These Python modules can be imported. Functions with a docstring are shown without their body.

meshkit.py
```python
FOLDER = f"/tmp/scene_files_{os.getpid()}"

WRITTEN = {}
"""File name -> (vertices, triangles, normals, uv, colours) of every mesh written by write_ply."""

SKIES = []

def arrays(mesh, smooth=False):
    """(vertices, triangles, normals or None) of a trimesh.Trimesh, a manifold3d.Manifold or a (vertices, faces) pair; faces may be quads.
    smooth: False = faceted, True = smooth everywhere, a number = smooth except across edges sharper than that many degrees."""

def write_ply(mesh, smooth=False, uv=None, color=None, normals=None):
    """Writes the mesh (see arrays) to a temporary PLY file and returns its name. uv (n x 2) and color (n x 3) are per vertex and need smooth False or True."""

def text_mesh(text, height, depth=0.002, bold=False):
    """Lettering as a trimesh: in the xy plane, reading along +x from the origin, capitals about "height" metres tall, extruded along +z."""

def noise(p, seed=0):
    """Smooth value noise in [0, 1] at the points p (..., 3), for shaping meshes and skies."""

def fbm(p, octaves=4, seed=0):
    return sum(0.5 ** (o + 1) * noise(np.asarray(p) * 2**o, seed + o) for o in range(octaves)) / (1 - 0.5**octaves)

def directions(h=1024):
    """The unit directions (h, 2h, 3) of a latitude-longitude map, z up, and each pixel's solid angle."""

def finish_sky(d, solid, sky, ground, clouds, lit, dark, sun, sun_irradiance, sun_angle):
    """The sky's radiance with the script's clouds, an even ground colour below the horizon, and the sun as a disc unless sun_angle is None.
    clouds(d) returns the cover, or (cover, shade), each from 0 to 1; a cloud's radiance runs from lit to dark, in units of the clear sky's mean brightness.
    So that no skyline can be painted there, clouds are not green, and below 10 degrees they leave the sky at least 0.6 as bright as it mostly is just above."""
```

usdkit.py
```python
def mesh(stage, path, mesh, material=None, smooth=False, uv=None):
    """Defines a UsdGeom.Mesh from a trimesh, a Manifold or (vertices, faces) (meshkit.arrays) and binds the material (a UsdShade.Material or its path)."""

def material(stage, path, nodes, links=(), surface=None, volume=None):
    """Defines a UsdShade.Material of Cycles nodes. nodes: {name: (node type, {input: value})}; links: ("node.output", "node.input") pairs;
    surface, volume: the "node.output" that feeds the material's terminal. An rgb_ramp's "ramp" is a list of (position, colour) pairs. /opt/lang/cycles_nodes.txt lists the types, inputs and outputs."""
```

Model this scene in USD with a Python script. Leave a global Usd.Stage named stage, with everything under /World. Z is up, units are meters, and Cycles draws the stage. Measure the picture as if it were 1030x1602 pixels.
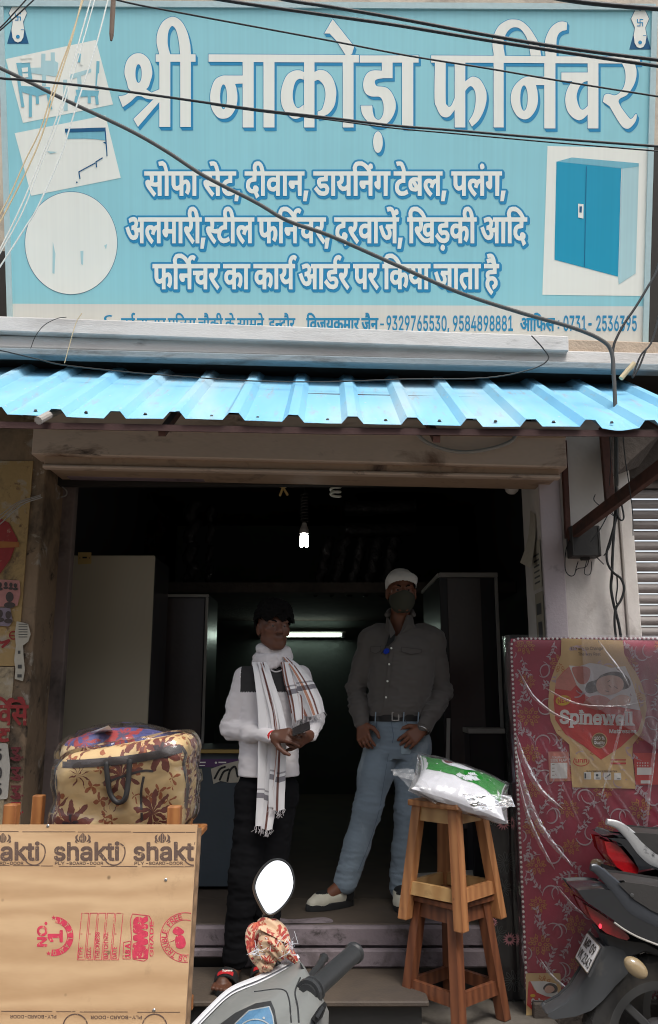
import math, random
import numpy as np
import trimesh, manifold3d, usdkit, meshkit
from shapely.geometry import Polygon, LineString, Point, box as sbox
from shapely.ops import unary_union
from shapely import affinity
from pxr import Usd, UsdGeom, UsdLux, UsdShade, Gf, Sdf

random.seed(7)
rng = np.random.default_rng(7)
stage = Usd.Stage.CreateInMemory()
UsdGeom.SetStageUpAxis(stage, 'Z')
world = UsdGeom.Xform.Define(stage, '/World')
stage.SetDefaultPrim(world.GetPrim())
UsdGeom.Scope.Define(stage, '/World/Looks')

# ---------------------------------------------------------------- camera, sky, sun, exposure
TH = math.radians(12.1); FPX = 1300.0; CAMZ = 1.6
cam = UsdGeom.Camera.Define(stage, '/World/camera')
cam.AddTranslateOp().Set(Gf.Vec3d(0, 0, CAMZ)); cam.AddRotateXOp().Set(90 + 12.1)
cam.CreateHorizontalApertureAttr(20.6); cam.CreateVerticalApertureAttr(20.6 * 1602 / 1030); cam.CreateFocalLengthAttr(26.0)
cam.CreateFStopAttr(0.0)
cam.CreateClippingRangeAttr(Gf.Vec2f(0.05, 2000))
EXPOSURE = 0.70
cam.CreateExposureAttr(EXPOSURE)
SUN_EL, SUN_AZ = math.radians(62), math.radians(152)      # azimuth = atan2(x, y) of the direction towards the sun
usdkit.material(stage, '/World/Looks/sky_look', {
    'sky': ('sky_texture', {'sky_type': 'single_scattering', 'sun_disc': False, 'sun_elevation': SUN_EL, 'sun_rotation': SUN_AZ, 'aerosol_density': 3.0, 'air_density': 1.0}),
    'grey': ('hsv', {'saturation': 0.35, 'value': 1.0, 'fac': 1.0}),
    'tc': ('texture_coordinate', {}),
    'n': ('noise_texture', {'scale': 2.5, 'detail': 5.0, 'roughness': 0.55}),
    'r': ('rgb_ramp', {'ramp': [(0.3, (0.85, 0.85, 0.86)), (0.7, (1.2, 1.19, 1.17))]}),
    'm': ('mix', {'mix_type': 'multiply', 'fac': 1.0}),
    'bg': ('background_shader', {'strength': 0.13})},
    [('sky.color', 'grey.color'), ('tc.generated', 'n.vector'), ('n.fac', 'r.fac'), ('grey.color', 'm.color1'), ('r.color', 'm.color2'), ('m.color', 'bg.color')], surface='bg.background')
dome = UsdLux.DomeLight.Define(stage, '/World/sky')
dome.CreateIntensityAttr(1.0)
UsdShade.MaterialBindingAPI.Apply(dome.GetPrim()).Bind(UsdShade.Material.Get(stage, '/World/Looks/sky_look'))
dome.GetPrim().SetCustomDataByKey('kind', 'structure')
sun = UsdLux.DistantLight.Define(stage, '/World/sun')
sun.CreateNormalizeAttr(True); sun.CreateIntensityAttr(0.4); sun.CreateAngleAttr(25.0); sun.CreateColorAttr(Gf.Vec3f(1, 0.96, 0.9))
sd = np.array([math.sin(SUN_AZ) * math.cos(SUN_EL), math.cos(SUN_AZ) * math.cos(SUN_EL), math.sin(SUN_EL)])
sun.AddTransformOp().Set(Gf.Matrix4d().SetRotate(Gf.Rotation(Gf.Vec3d(0, 0, 1), Gf.Vec3d(*sd))))

# ---------------------------------------------------------------- measuring: a picture point to the vertical plane Y
cT, sT = math.cos(TH), math.sin(TH)
def P(px, py, Y):
    u = (801 - py) / FPX
    t = Y / (cT - u * sT)
    return np.array([t * (px - 515) / FPX, Y, CAMZ + t * (sT + u * cT)])
def scale_at(py, Y):
    return FPX * (cT - (801 - py) / FPX * sT) / Y          # picture points per metre

# ---------------------------------------------------------------- scene prims
used = {}
offs = {'/World': np.zeros(3)}
def path_for(parent, name):
    k = parent + '/' + name
    n = used.get(k, -1) + 1
    used[k] = n
    return k if n == 0 else f'{k}_{n:03d}'
def tag(prim, label=None, cat=None, group=None, kind=None):
    for k, v in (('label', label), ('category', cat), ('group', group), ('kind', kind)):
        if v: prim.SetCustomDataByKey(k, v)
def thing(name, label, cat, loc, group=None, kind=None):
    p = path_for('/World', name)
    x = UsdGeom.Xform.Define(stage, p)
    x.AddTranslateOp().Set(Gf.Vec3d(*map(float, loc)))
    offs[p] = np.array(loc, float)
    tag(x.GetPrim(), label, cat, group, kind)
    return p
def used_only(v, f):
    k = np.zeros(len(v), bool); k[f] = True
    return v[k], (np.cumsum(k) - 1)[f]
def part(name, m, mat, parent, smooth=False, label=None, uv=None, kind=None):
    v, f = arr(m)
    if uv is None: v, f = used_only(v, f)
    p = path_for(parent, name)
    o = offs[parent]
    prim = usdkit.mesh(stage, p, (v - o, f), M(mat), smooth, uv)
    offs[p] = o
    if label or kind: tag(prim.GetPrim(), label, kind=kind)
    return p
def single(name, m, mat, label=None, cat=None, smooth=False, group=None, kind=None, uv=None):
    v, f = arr(m)
    c = np.array([(v[:, 0].min() + v[:, 0].max()) / 2, (v[:, 1].min() + v[:, 1].max()) / 2, v[:, 2].min()])
    p = path_for('/World', name)
    prim = usdkit.mesh(stage, p, (v - c, f), M(mat), smooth, uv)
    prim.AddTranslateOp().Set(Gf.Vec3d(*c))
    offs[p] = c
    tag(prim.GetPrim(), label, cat, group, kind)
    return p

# ---------------------------------------------------------------- mesh helpers: everything is (vertices, triangles)
def arr(m):
    if hasattr(m, 'to_mesh'):
        q = m.to_mesh(); return np.array(q.vert_properties[:, :3], float), np.array(q.tri_verts, int)
    if hasattr(m, 'vertices'): return np.array(m.vertices, float), np.array(m.faces, int)
    v, f = np.asarray(m[0], float), np.asarray(m[1], int)
    if f.ndim == 2 and f.shape[1] == 4: f = np.vstack([f[:, [0, 1, 2]], f[:, [0, 2, 3]]])
    return v, f
def cat(ms):
    V, Fs, n = [], [], 0
    for m in ms:
        v, f = arr(m)
        V.append(v); Fs.append(f + n); n += len(v)
    return np.vstack(V), np.vstack(Fs)
def hull(pts):
    return arr(manifold3d.Manifold.hull_points(np.asarray(pts, float)))
def box(x0, x1, y0, y1, z0, z1, b=0.0):
    x0, x1 = sorted((x0, x1)); y0, y1 = sorted((y0, y1)); z0, z1 = sorted((z0, z1))
    if b <= 0:
        return hull([(x, y, z) for x in (x0, x1) for y in (y0, y1) for z in (z0, z1)])
    pts = []
    for sx in (0, 1):
        for sy in (0, 1):
            for sz in (0, 1):
                x, y, z = (x0, x1)[sx], (y0, y1)[sy], (z0, z1)[sz]
                dx, dy, dz = b * (1 - 2 * sx), b * (1 - 2 * sy), b * (1 - 2 * sz)
                pts += [(x, y + dy, z + dz), (x + dx, y, z + dz), (x + dx, y + dy, z)]
    return hull(pts)
def beam(a, b, w, h, up=(0, 0, 1), bev=0.0):
    """A square bar from a to b."""
    a, b = np.array(a, float), np.array(b, float)
    d = b - a; L = np.linalg.norm(d); d /= L
    s = np.cross(d, up); s /= np.linalg.norm(s); u = np.cross(s, d)
    v, f = box(0, L, -w / 2, w / 2, -h / 2, h / 2, bev)
    return a + v[:, :1] * d + v[:, 1:2] * s + v[:, 2:3] * u, f
def spline(pts, n=8):
    p = np.asarray(pts, float)
    q = np.vstack([2 * p[0] - p[1], p, 2 * p[-1] - p[-2]])
    out = []
    for i in range(len(p) - 1):
        a, b, c, d = q[i:i + 4]
        t = np.linspace(0, 1, n, endpoint=False)[:, None]
        out.append(0.5 * (2 * b + (c - a) * t + (2 * a - 5 * b + 4 * c - d) * t ** 2 + (-a + 3 * b - 3 * c + d) * t ** 3))
    return np.vstack(out + [p[-1:]])
def tube(pts, r, n=8, cap=True):
    p = np.asarray(pts, float); m = len(p)
    r = np.broadcast_to(np.asarray(r, float), (m,))
    t = np.gradient(p, axis=0); t /= np.maximum(np.linalg.norm(t, axis=1, keepdims=True), 1e-12)
    ref = np.array([0, 0, 1.0]) if abs(t[0][2]) < 0.9 else np.array([1.0, 0, 0])
    V = []
    a = np.linspace(0, 2 * np.pi, n, endpoint=False)
    s = np.cross(t[0], ref); s /= np.linalg.norm(s)
    for i in range(m):
        s = s - t[i] * (s @ t[i]); s /= max(np.linalg.norm(s), 1e-9)
        u = np.cross(t[i], s)
        V.append(p[i] + r[i] * (np.cos(a)[:, None] * s + np.sin(a)[:, None] * u))
    V = np.vstack(V); F = []
    for i in range(m - 1):
        for j in range(n):
            k = (j + 1) % n
            F += [(i * n + j, i * n + k, (i + 1) * n + k), (i * n + j, (i + 1) * n + k, (i + 1) * n + j)]
    if cap:
        V = np.vstack([V, p[:1], p[-1:]])
        for j in range(n):
            k = (j + 1) % n
            F += [(m * n, k, j), (m * n + 1, (m - 1) * n + j, (m - 1) * n + k)]
    return V, np.array(F)
def lathe(profile, c, axis=(0, 0, 1), n=24):
    """profile: (radius, height along the axis) pairs."""
    axis = np.array(axis, float); axis /= np.linalg.norm(axis)
    ref = np.array([1.0, 0, 0]) if abs(axis[0]) < 0.8 else np.array([0, 1.0, 0])
    s = np.cross(axis, ref); s /= np.linalg.norm(s); u = np.cross(axis, s)
    a = np.linspace(0, 2 * np.pi, n, endpoint=False)
    V = np.vstack([np.array(c) + axis * h + max(r, 1e-5) * (np.cos(a)[:, None] * s + np.sin(a)[:, None] * u) for r, h in profile])
    F = []
    for i in range(len(profile) - 1):
        for j in range(n):
            k = (j + 1) % n
            F += [(i * n + j, i * n + k, (i + 1) * n + k), (i * n + j, (i + 1) * n + k, (i + 1) * n + j)]
    return V, np.array(F)
def ellipsoid(c, r, R=None, sub=3):
    s = trimesh.creation.icosphere(sub)
    v = s.vertices * np.asarray(r)
    if R is not None: v = v @ np.asarray(R).T
    return v + np.asarray(c), s.faces
def rot(ax, deg):
    a = math.radians(deg); c, s = math.cos(a), math.sin(a)
    return np.array({'x': [[1, 0, 0], [0, c, -s], [0, s, c]], 'y': [[c, 0, s], [0, 1, 0], [-s, 0, c]], 'z': [[c, -s, 0], [s, c, 0], [0, 0, 1]]}[ax])
def polys(g):
    if g.is_empty: return []
    return [q for q in getattr(g, 'geoms', [g]) if isinstance(q, Polygon) and q.area > 1e-12]
def tri2d(g):
    V, F, n = [], [], 0
    for q in polys(g):
        v, f = trimesh.creation.triangulate_polygon(q, engine='earcut')
        if len(f) == 0: continue
        V.append(np.asarray(v)[:, :2]); F.append(np.asarray(f) + n); n += len(v)
    return np.vstack(V), np.vstack(F)
def sheet(g, mp):
    """A flat print: a 2D shape laid on a surface through mp(x, y) -> point."""
    v, f = tri2d(g)
    return np.array([mp(a, b) for a, b in v]), f
def slab(poly, y0, y1, b=0.0):
    """A shape in the XZ plane with thickness along Y and chamfered rims."""
    out = []
    for q in polys(poly):
        inner = q.buffer(-b) if b else q
        if inner.is_empty or not isinstance(inner, Polygon): inner, bb = q, 0
        m = trimesh.creation.extrude_polygon(q, (y1 - y0) - 2 * b, engine='earcut')
        v, f = arr(m); V = np.stack([v[:, 0], y0 + b + v[:, 2], v[:, 1]], 1)
        out.append((V, f[:, ::-1]))
        if b:
            for yy, s in ((y0, 1), (y1, -1)):
                mm = trimesh.creation.extrude_polygon(inner, b, engine='earcut')
                v, f = arr(mm); out.append((np.stack([v[:, 0], (yy if s > 0 else y1 - b) + v[:, 2], v[:, 1]], 1), f[:, ::-1]))
    return cat(out)
def rounded(pts, r):
    return Polygon(pts).buffer(-r).buffer(2 * r).buffer(-r)
def smoothpoly(pts, n=6):
    p = list(pts); q = spline(p[-2:] + p + p[:3], n)
    k = n * 2
    return Polygon(q[k:k + n * len(p)]).buffer(0)

# ---------------------------------------------------------------- distance-field bodies and surface nets
class Field:
    def __init__(self, lo, hi, h):
        self.lo, self.h = np.array(lo, float), h
        self.n = np.ceil((np.array(hi) - self.lo) / h).astype(int) + 1
        self.F = np.full(self.n, 1.0, np.float32)
        self.ax = [self.lo[k] + h * np.arange(self.n[k]) for k in range(3)]
    def cut(self, lo, hi):
        i0 = np.clip(np.floor((np.array(lo) - self.lo) / self.h).astype(int), 0, self.n)
        i1 = np.clip(np.ceil((np.array(hi) - self.lo) / self.h).astype(int) + 1, 0, self.n)
        s = tuple(slice(a, b) for a, b in zip(i0, i1))
        return s, self.ax[0][s[0]][:, None, None], self.ax[1][s[1]][None, :, None], self.ax[2][s[2]][None, None, :]
    def blend(self, s, d, k):
        F = self.F[s]
        if F.size == 0: return self
        if k <= 0: self.F[s] = np.minimum(F, d); return self
        h = np.clip(0.5 + 0.5 * (F - d) / k, 0, 1)
        self.F[s] = F + (d - F) * h - k * h * (1 - h)
        return self
    def cone(self, a, b, ra, rb, k=0.02, sq=None):
        """A rounded cone; sq = (axis index, factor) flattens it along one world axis."""
        a, b = np.array(a, float), np.array(b, float)
        m = max(ra, rb) * 1.6 + k + 3 * self.h
        s, x, y, z = self.cut(np.minimum(a, b) - m, np.maximum(a, b) + m)
        q = [x - a[0], y - a[1], z - a[2]]; ba = b - a
        L = max(ba @ ba, 1e-12)
        t = np.clip((q[0] * ba[0] + q[1] * ba[1] + q[2] * ba[2]) / L, 0, 1)
        e = [q[i] - t * ba[i] for i in range(3)]
        if sq is not None: e[sq[0]] = e[sq[0]] * sq[1]
        d = np.sqrt(e[0] ** 2 + e[1] ** 2 + e[2] ** 2) - (ra + (rb - ra) * t)
        return self.blend(s, d, k)
    def chain(self, pts, rs, k=0.02, sq=None):
        for i in range(len(pts) - 1): self.cone(pts[i], pts[i + 1], rs[i], rs[i + 1], k, sq)
        return self
    def ell(self, c, r, R=None, k=0.02, sub=False):
        c, r = np.array(c, float), np.array(r, float)
        m = max(r) + k + 3 * self.h
        s, x, y, z = self.cut(c - m, c + m)
        q = [x - c[0], y - c[1], z - c[2]]
        if R is not None:
            R = np.asarray(R); q = [R[0, i] * q[0] + R[1, i] * q[1] + R[2, i] * q[2] for i in range(3)]
        k0 = np.sqrt(sum((q[i] / r[i]) ** 2 for i in range(3))); k1 = np.sqrt(sum((q[i] / r[i] ** 2) ** 2 for i in range(3)))
        d = k0 * (k0 - 1) / np.maximum(k1, 1e-9)
        if sub:
            F = self.F[s]; h = np.clip(0.5 - 0.5 * (F + d) / max(k, 1e-6), 0, 1)
            self.F[s] = F + (-d - F) * h + k * h * (1 - h)
            return self
        return self.blend(s, d, k)
    def loft(self, levels, k=0.02, e=2.0):
        """levels: (z, cx, cy, rx, ry) from low to high."""
        L = np.array(levels, float)
        m = max(L[:, 3].max(), L[:, 4].max()) + k + 3 * self.h
        s, x, y, z = self.cut((L[:, 1].min() - m, L[:, 2].min() - m, L[0, 0] - 0.05), (L[:, 1].max() + m, L[:, 2].max() + m, L[-1, 0] + 0.05))
        zz = z.ravel()
        zs = np.linspace(L[0, 0], L[-1, 0], 4 * len(L))
        I = [np.interp(zz, L[:, 0], L[:, j]) for j in range(1, 5)]
        ker = max(1, int(0.015 / self.h))
        cx, cy, rx, ry = [np.convolve(np.pad(i, ker, mode='edge'), np.ones(2 * ker + 1) / (2 * ker + 1), 'valid')[None, None, :] for i in I]
        rr = (np.abs((x - cx) / rx) ** e + np.abs((y - cy) / ry) ** e) ** (1 / e)
        d = (rr - 1) * np.minimum(rx, ry)
        dz = np.maximum(L[0, 0] - z, z - L[-1, 0])
        return self.blend(s, np.maximum(d, dz) + 0 * x, k)
    def cap(self, fn):
        """Keeps what lies where fn(x, y, z) < 0."""
        self.F = np.maximum(self.F, (fn(self.ax[0][:, None, None], self.ax[1][None, :, None], self.ax[2][None, None, :]) + 0 * self.F).astype(np.float32))
        return self
    def mesh(self):
        F = self.F
        F = np.pad(F, 1, constant_values=1.0)
        lo = self.lo - self.h
        ins = F < 0
        A = [slice(0, -1), slice(1, None)]
        cnt = sum(ins[A[i], A[j], A[k]].astype(np.int8) for i in (0, 1) for j in (0, 1) for k in (0, 1))
        act = np.argwhere((cnt > 0) & (cnt < 8))
        idx = -np.ones(cnt.shape, int); idx[tuple(act.T)] = np.arange(len(act))
        acc = np.zeros((len(act), 3)); num = np.zeros(len(act))
        cor = np.array([(i, j, k) for i in (0, 1) for j in (0, 1) for k in (0, 1)])
        for a in range(8):
            for b in range(a + 1, 8):
                if np.abs(cor[a] - cor[b]).sum() != 1: continue
                pa, pb = act + cor[a], act + cor[b]
                fa, fb = F[tuple(pa.T)], F[tuple(pb.T)]
                cr = (fa < 0) != (fb < 0)
                t = np.where(cr, fa / np.where(cr, fa - fb, 1), 0)
                acc += np.where(cr[:, None], pa + t[:, None] * (cor[b] - cor[a]), 0); num += cr
        V = lo + self.h * acc / num[:, None]
        Q = []
        for ax in range(3):
            o1, o2 = (ax + 1) % 3, (ax + 2) % 3
            sl0 = [slice(None)] * 3; sl1 = [slice(None)] * 3
            sl0[ax] = slice(0, -1); sl1[ax] = slice(1, None)
            e0, e1 = ins[tuple(sl0)], ins[tuple(sl1)]
            ch = np.argwhere(e0 != e1)
            ch = ch[(ch[:, o1] > 0) & (ch[:, o2] > 0) & (ch[:, o1] < F.shape[o1] - 1) & (ch[:, o2] < F.shape[o2] - 1)]
            sgn = e0[tuple(ch.T)]
            d1 = np.zeros(3, int); d1[o1] = 1
            d2 = np.zeros(3, int); d2[o2] = 1
            q = np.stack([idx[tuple((ch - d1 - d2).T)], idx[tuple((ch - d2).T)], idx[tuple(ch.T)], idx[tuple((ch - d1).T)]], 1)
            q[~sgn] = q[~sgn][:, ::-1]
            Q.append(q)
        Q = np.vstack(Q); Q = Q[(Q >= 0).all(1)]
        return V, np.vstack([Q[:, [0, 1, 2]], Q[:, [0, 2, 3]]])
def vnormals(v, f):
    n = np.zeros_like(v); c = np.cross(v[f[:, 1]] - v[f[:, 0]], v[f[:, 2]] - v[f[:, 0]])
    for k in range(3): np.add.at(n, f[:, k], c)
    return n / np.maximum(np.linalg.norm(n, axis=1, keepdims=True), 1e-12)
def folds(m, amp, scale, seed=0, w=None, ridge=True):
    """Cloth folds: pushes the surface along its normals by ridged noise; scale is per axis."""
    v, f = arr(m); n = vnormals(v, f)
    q = v * np.asarray(scale)
    a = meshkit.fbm(q, 3, seed)
    d = (1 - np.abs(2 * a - 1) * 2) if ridge else (2 * a - 1)
    if w is not None: d = d * w(v)
    return v + n * (amp * d)[:, None], f

# ---------------------------------------------------------------- materials
LOOKS = {}
made = {}
def M(name):
    if name not in made: made[name] = LOOKS[name](name)
    return made[name]
def look(name, base, rough=0.6, var=0.12, vscale=5.0, fine=60.0, bump=0.1, bdist=0.01, metallic=0.0, spec=0.5, dirt=None, stretch=(1, 1, 1), coat=0.0, sheen=0.0, trans=0.0):
    """A base colour with slow and fine variation, optional dirt (colour, scale, from, to), relief from noise."""
    def build(n):
        b = np.array(base, float)
        N = {'tc': ('texture_coordinate', {}), 'map': ('mapping', {'scale': stretch}),
             'n1': ('noise_texture', {'scale': vscale, 'detail': 5.0, 'roughness': 0.6}),
             'n2': ('noise_texture', {'scale': fine, 'detail': 4.0, 'roughness': 0.6}),
             'av': ('mix_float', {'fac': 0.35}),
             'r': ('rgb_ramp', {'ramp': [(0.25, tuple(b * (1 - var))), (0.5, tuple(b)), (0.75, tuple(np.clip(b * (1 + var), 0, 1)))]}),
             'bmp': ('bump', {'strength': min(1.0, bump), 'distance': bdist}),
             'p': ('principled_bsdf', {'roughness': rough, 'metallic': metallic, 'specular_ior_level': spec, 'coat_weight': coat, 'coat_roughness': 0.08, 'sheen_weight': sheen, 'transmission_weight': trans})}
        L = [('tc.object', 'map.vector'), ('map.vector', 'n1.vector'), ('map.vector', 'n2.vector'), ('n1.fac', 'av.a'), ('n2.fac', 'av.b'), ('av.result', 'r.fac')]
        out = 'r.color'
        if dirt:
            layers = dirt if isinstance(dirt, list) else [dirt]
            for i, (dc, ds, d0, d1) in enumerate(layers):
                N[f'dn{i}'] = ('noise_texture', {'scale': ds, 'detail': 7.0, 'roughness': 0.65, 'distortion': 0.4})
                N[f'dr{i}'] = ('rgb_ramp', {'ramp': [(d0, (0, 0, 0)), (d1, (1, 1, 1))]})
                N[f'dm{i}'] = ('mix', {'mix_type': 'mix', 'color2': dc})
                L += [('map.vector', f'dn{i}.vector'), (f'dn{i}.fac', f'dr{i}.fac'), (f'dr{i}.color', f'dm{i}.fac'), (out, f'dm{i}.color1')]
                out = f'dm{i}.color'
        L += [(out, 'p.base_color')]
        if bump > 0: L += [('n2.fac', 'bmp.height'), ('bmp.normal', 'p.normal')]
        return usdkit.material(stage, f'/World/Looks/{n}', N, L, surface='p.BSDF')
    LOOKS[name] = build
def glow(name, color, strength):
    LOOKS[name] = lambda n: usdkit.material(stage, f'/World/Looks/{n}', {'e': ('emission', {'color': color, 'strength': strength})}, [], surface='e.emission')
def film(name, tint=(1, 1, 1), haze=0.06, rough=0.12, scale=20.0, bump=0.5, gain=1.0, stretch=(1, 1, 1), ior=1.5):
    """Thin clear plastic: lets light straight through, shines by the Fresnel law, slightly milky."""
    def build(n):
        N = {'tc': ('texture_coordinate', {}), 'map': ('mapping', {'scale': stretch}),
             'nz': ('noise_texture', {'scale': scale, 'detail': 3.0, 'roughness': 0.5, 'distortion': 1.0}),
             'b': ('bump', {'strength': min(1.0, bump), 'distance': 0.02}),
             't': ('transparent_bsdf', {'color': tint}), 'g': ('glossy_bsdf', {'color': (1, 1, 1), 'roughness': rough}),
             'd': ('diffuse_bsdf', {'color': (0.75, 0.75, 0.75)}), 'fr': ('fresnel', {'IOR': ior}),
             'mu': ('math', {'math_type': 'multiply', 'value2': gain, 'use_clamp': True}),
             'm0': ('mix_closure', {'fac': haze}), 'm1': ('mix_closure', {})}
        L = [('tc.object', 'map.vector'), ('map.vector', 'nz.vector'), ('nz.fac', 'b.height'), ('b.normal', 'g.normal'), ('b.normal', 'fr.normal'), ('fr.fac', 'mu.value1'),
             ('t.BSDF', 'm0.closure1'), ('d.BSDF', 'm0.closure2'), ('mu.value', 'm1.fac'), ('m0.closure', 'm1.closure1'), ('g.BSDF', 'm1.closure2')]
        return usdkit.material(stage, f'/World/Looks/{n}', N, L, surface='m1.closure')
    LOOKS[name] = build
def wood(name, light, dark, rough=0.5, scale=6.0, axis='x', dist=4.0, coat=0.0, stretch=(1, 1, 1), fine=40.0, stain=(0.60, 0.80), knots=True):
    def build(n):
        N = {'tc': ('texture_coordinate', {}), 'map': ('mapping', {'scale': stretch}), 'oi': ('object_info', {}),
             'sh': ('vector_math', {'math_type': 'add'}), 'cx': ('combine_xyz', {}), 'mul': ('math', {'math_type': 'multiply', 'value2': 13.0}),
             'w': ('wave_texture', {'wave_type': 'bands', 'bands_direction': axis, 'scale': scale, 'distortion': dist, 'detail': 3.0, 'detail_scale': 1.2, 'detail_roughness': 0.55}),
             'n': ('noise_texture', {'scale': fine, 'detail': 5.0, 'roughness': 0.65}),
             'n3': ('noise_texture', {'scale': 1.7, 'detail': 2.0}),
             'a': ('mix_float', {'fac': 0.45}), 'a2': ('mix_float', {'fac': 0.4}),
             'dn': ('noise_texture', {'scale': 7.0, 'detail': 7.0, 'roughness': 0.7}), 'dr': ('rgb_ramp', {'ramp': [(stain[0], (0, 0, 0)), (stain[1], (0.75, 0.75, 0.75))]}), 'dm': ('mix', {'color2': tuple(np.array(dark) * 0.45)}),
             'kn': ('voronoi_texture', {'scale': 9.0, 'feature': 'f1'}), 'kr': ('rgb_ramp', {'ramp': [(0.03, (0.8, 0.8, 0.8)), (0.075, (0, 0, 0))]}), 'km': ('mix', {'color2': tuple(np.array(dark) * 0.35)}),
             'r': ('rgb_ramp', {'ramp': [(0.2, dark), (0.5, tuple((np.array(light) + np.array(dark)) / 2)), (0.8, light)]}),
             'bmp': ('bump', {'strength': 0.15, 'distance': 0.004}),
             'p': ('principled_bsdf', {'roughness': rough, 'coat_weight': coat, 'coat_roughness': 0.15})}
        L = [('tc.object', 'sh.vector1'), ('oi.random', 'mul.value1'), ('mul.value', 'cx.x'), ('mul.value', 'cx.z'), ('cx.vector', 'sh.vector2'), ('sh.vector', 'map.vector'),
             ('map.vector', 'w.vector'), ('map.vector', 'n.vector'), ('map.vector', 'n3.vector'), ('w.fac', 'a.a'), ('n.fac', 'a.b'), ('a.result', 'a2.a'), ('n3.fac', 'a2.b'), ('a2.result', 'r.fac'), ('sh.vector', 'dn.vector'), ('dn.fac', 'dr.fac'), ('r.color', 'dm.color1'), ('dr.color', 'dm.fac'), ('sh.vector', 'kn.vector'), ('kn.distance', 'kr.fac'), ('dm.color', 'km.color1'), ('kr.color', 'km.fac'), ('km.color', 'p.base_color'),
             ('a.result', 'bmp.height'), ('bmp.normal', 'p.normal')]
        return usdkit.material(stage, f'/World/Looks/{n}', N, L, surface='p.BSDF')
    LOOKS[name] = build
def print_look(name, base, rough=0.45, var=0.04, fade=0.0, stripes=False):
    """Printed flex sheet or ink: even colour, faint vertical banding and slow fading."""
    def build(n):
        b = np.array(base, float)
        N = {'tc': ('texture_coordinate', {}), 'map': ('mapping', {'scale': (60, 1, 0.6)}), 'n1': ('noise_texture', {'scale': 1.0, 'detail': 3.0}), 'n2': ('noise_texture', {'scale': 1.6, 'detail': 4.0}),
             'a': ('mix_float', {'fac': 0.5}), 'r': ('rgb_ramp', {'ramp': [(0.3, tuple(b * (1 - var))), (0.7, tuple(np.clip(b * (1 + var), 0, 1)))]}),
             'p': ('principled_bsdf', {'roughness': rough, 'specular_ior_level': 0.35})}
        L = [('tc.object', 'map.vector'), ('map.vector', 'n1.vector'), ('tc.object', 'n2.vector'), ('n1.fac', 'a.a'), ('n2.fac', 'a.b'), ('a.result', 'r.fac'), ('r.color', 'p.base_color')]
        return usdkit.material(stage, f'/World/Looks/{n}', N, L, surface='p.BSDF')
    LOOKS[name] = build
# ---------------------------------------------------------------- colours
look('plaster_white', (0.66, 0.62, 0.58), 0.75, 0.08, 2.5, 50, 0.25, 0.006, dirt=[((0.16, 0.12, 0.10), 3.0, 0.60, 0.80), ((0.36, 0.31, 0.28), 1.2, 0.5, 0.85)])
look('plaster_lavender', (0.225, 0.185, 0.20), 0.75, 0.10, 3.0, 60, 0.3, 0.006, dirt=[((0.07, 0.055, 0.05), 4.0, 0.48, 0.66), ((0.035, 0.028, 0.025), 9.0, 0.58, 0.70)])
look('plaster_pier', (0.27, 0.185, 0.115), 0.85, 0.14, 2.0, 45, 0.4, 0.008, dirt=[((0.045, 0.033, 0.025), 2.6, 0.48, 0.66), ((0.36, 0.31, 0.25), 6.0, 0.60, 0.66), ((0.02, 0.016, 0.013), 9.0, 0.60, 0.70)])
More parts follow.
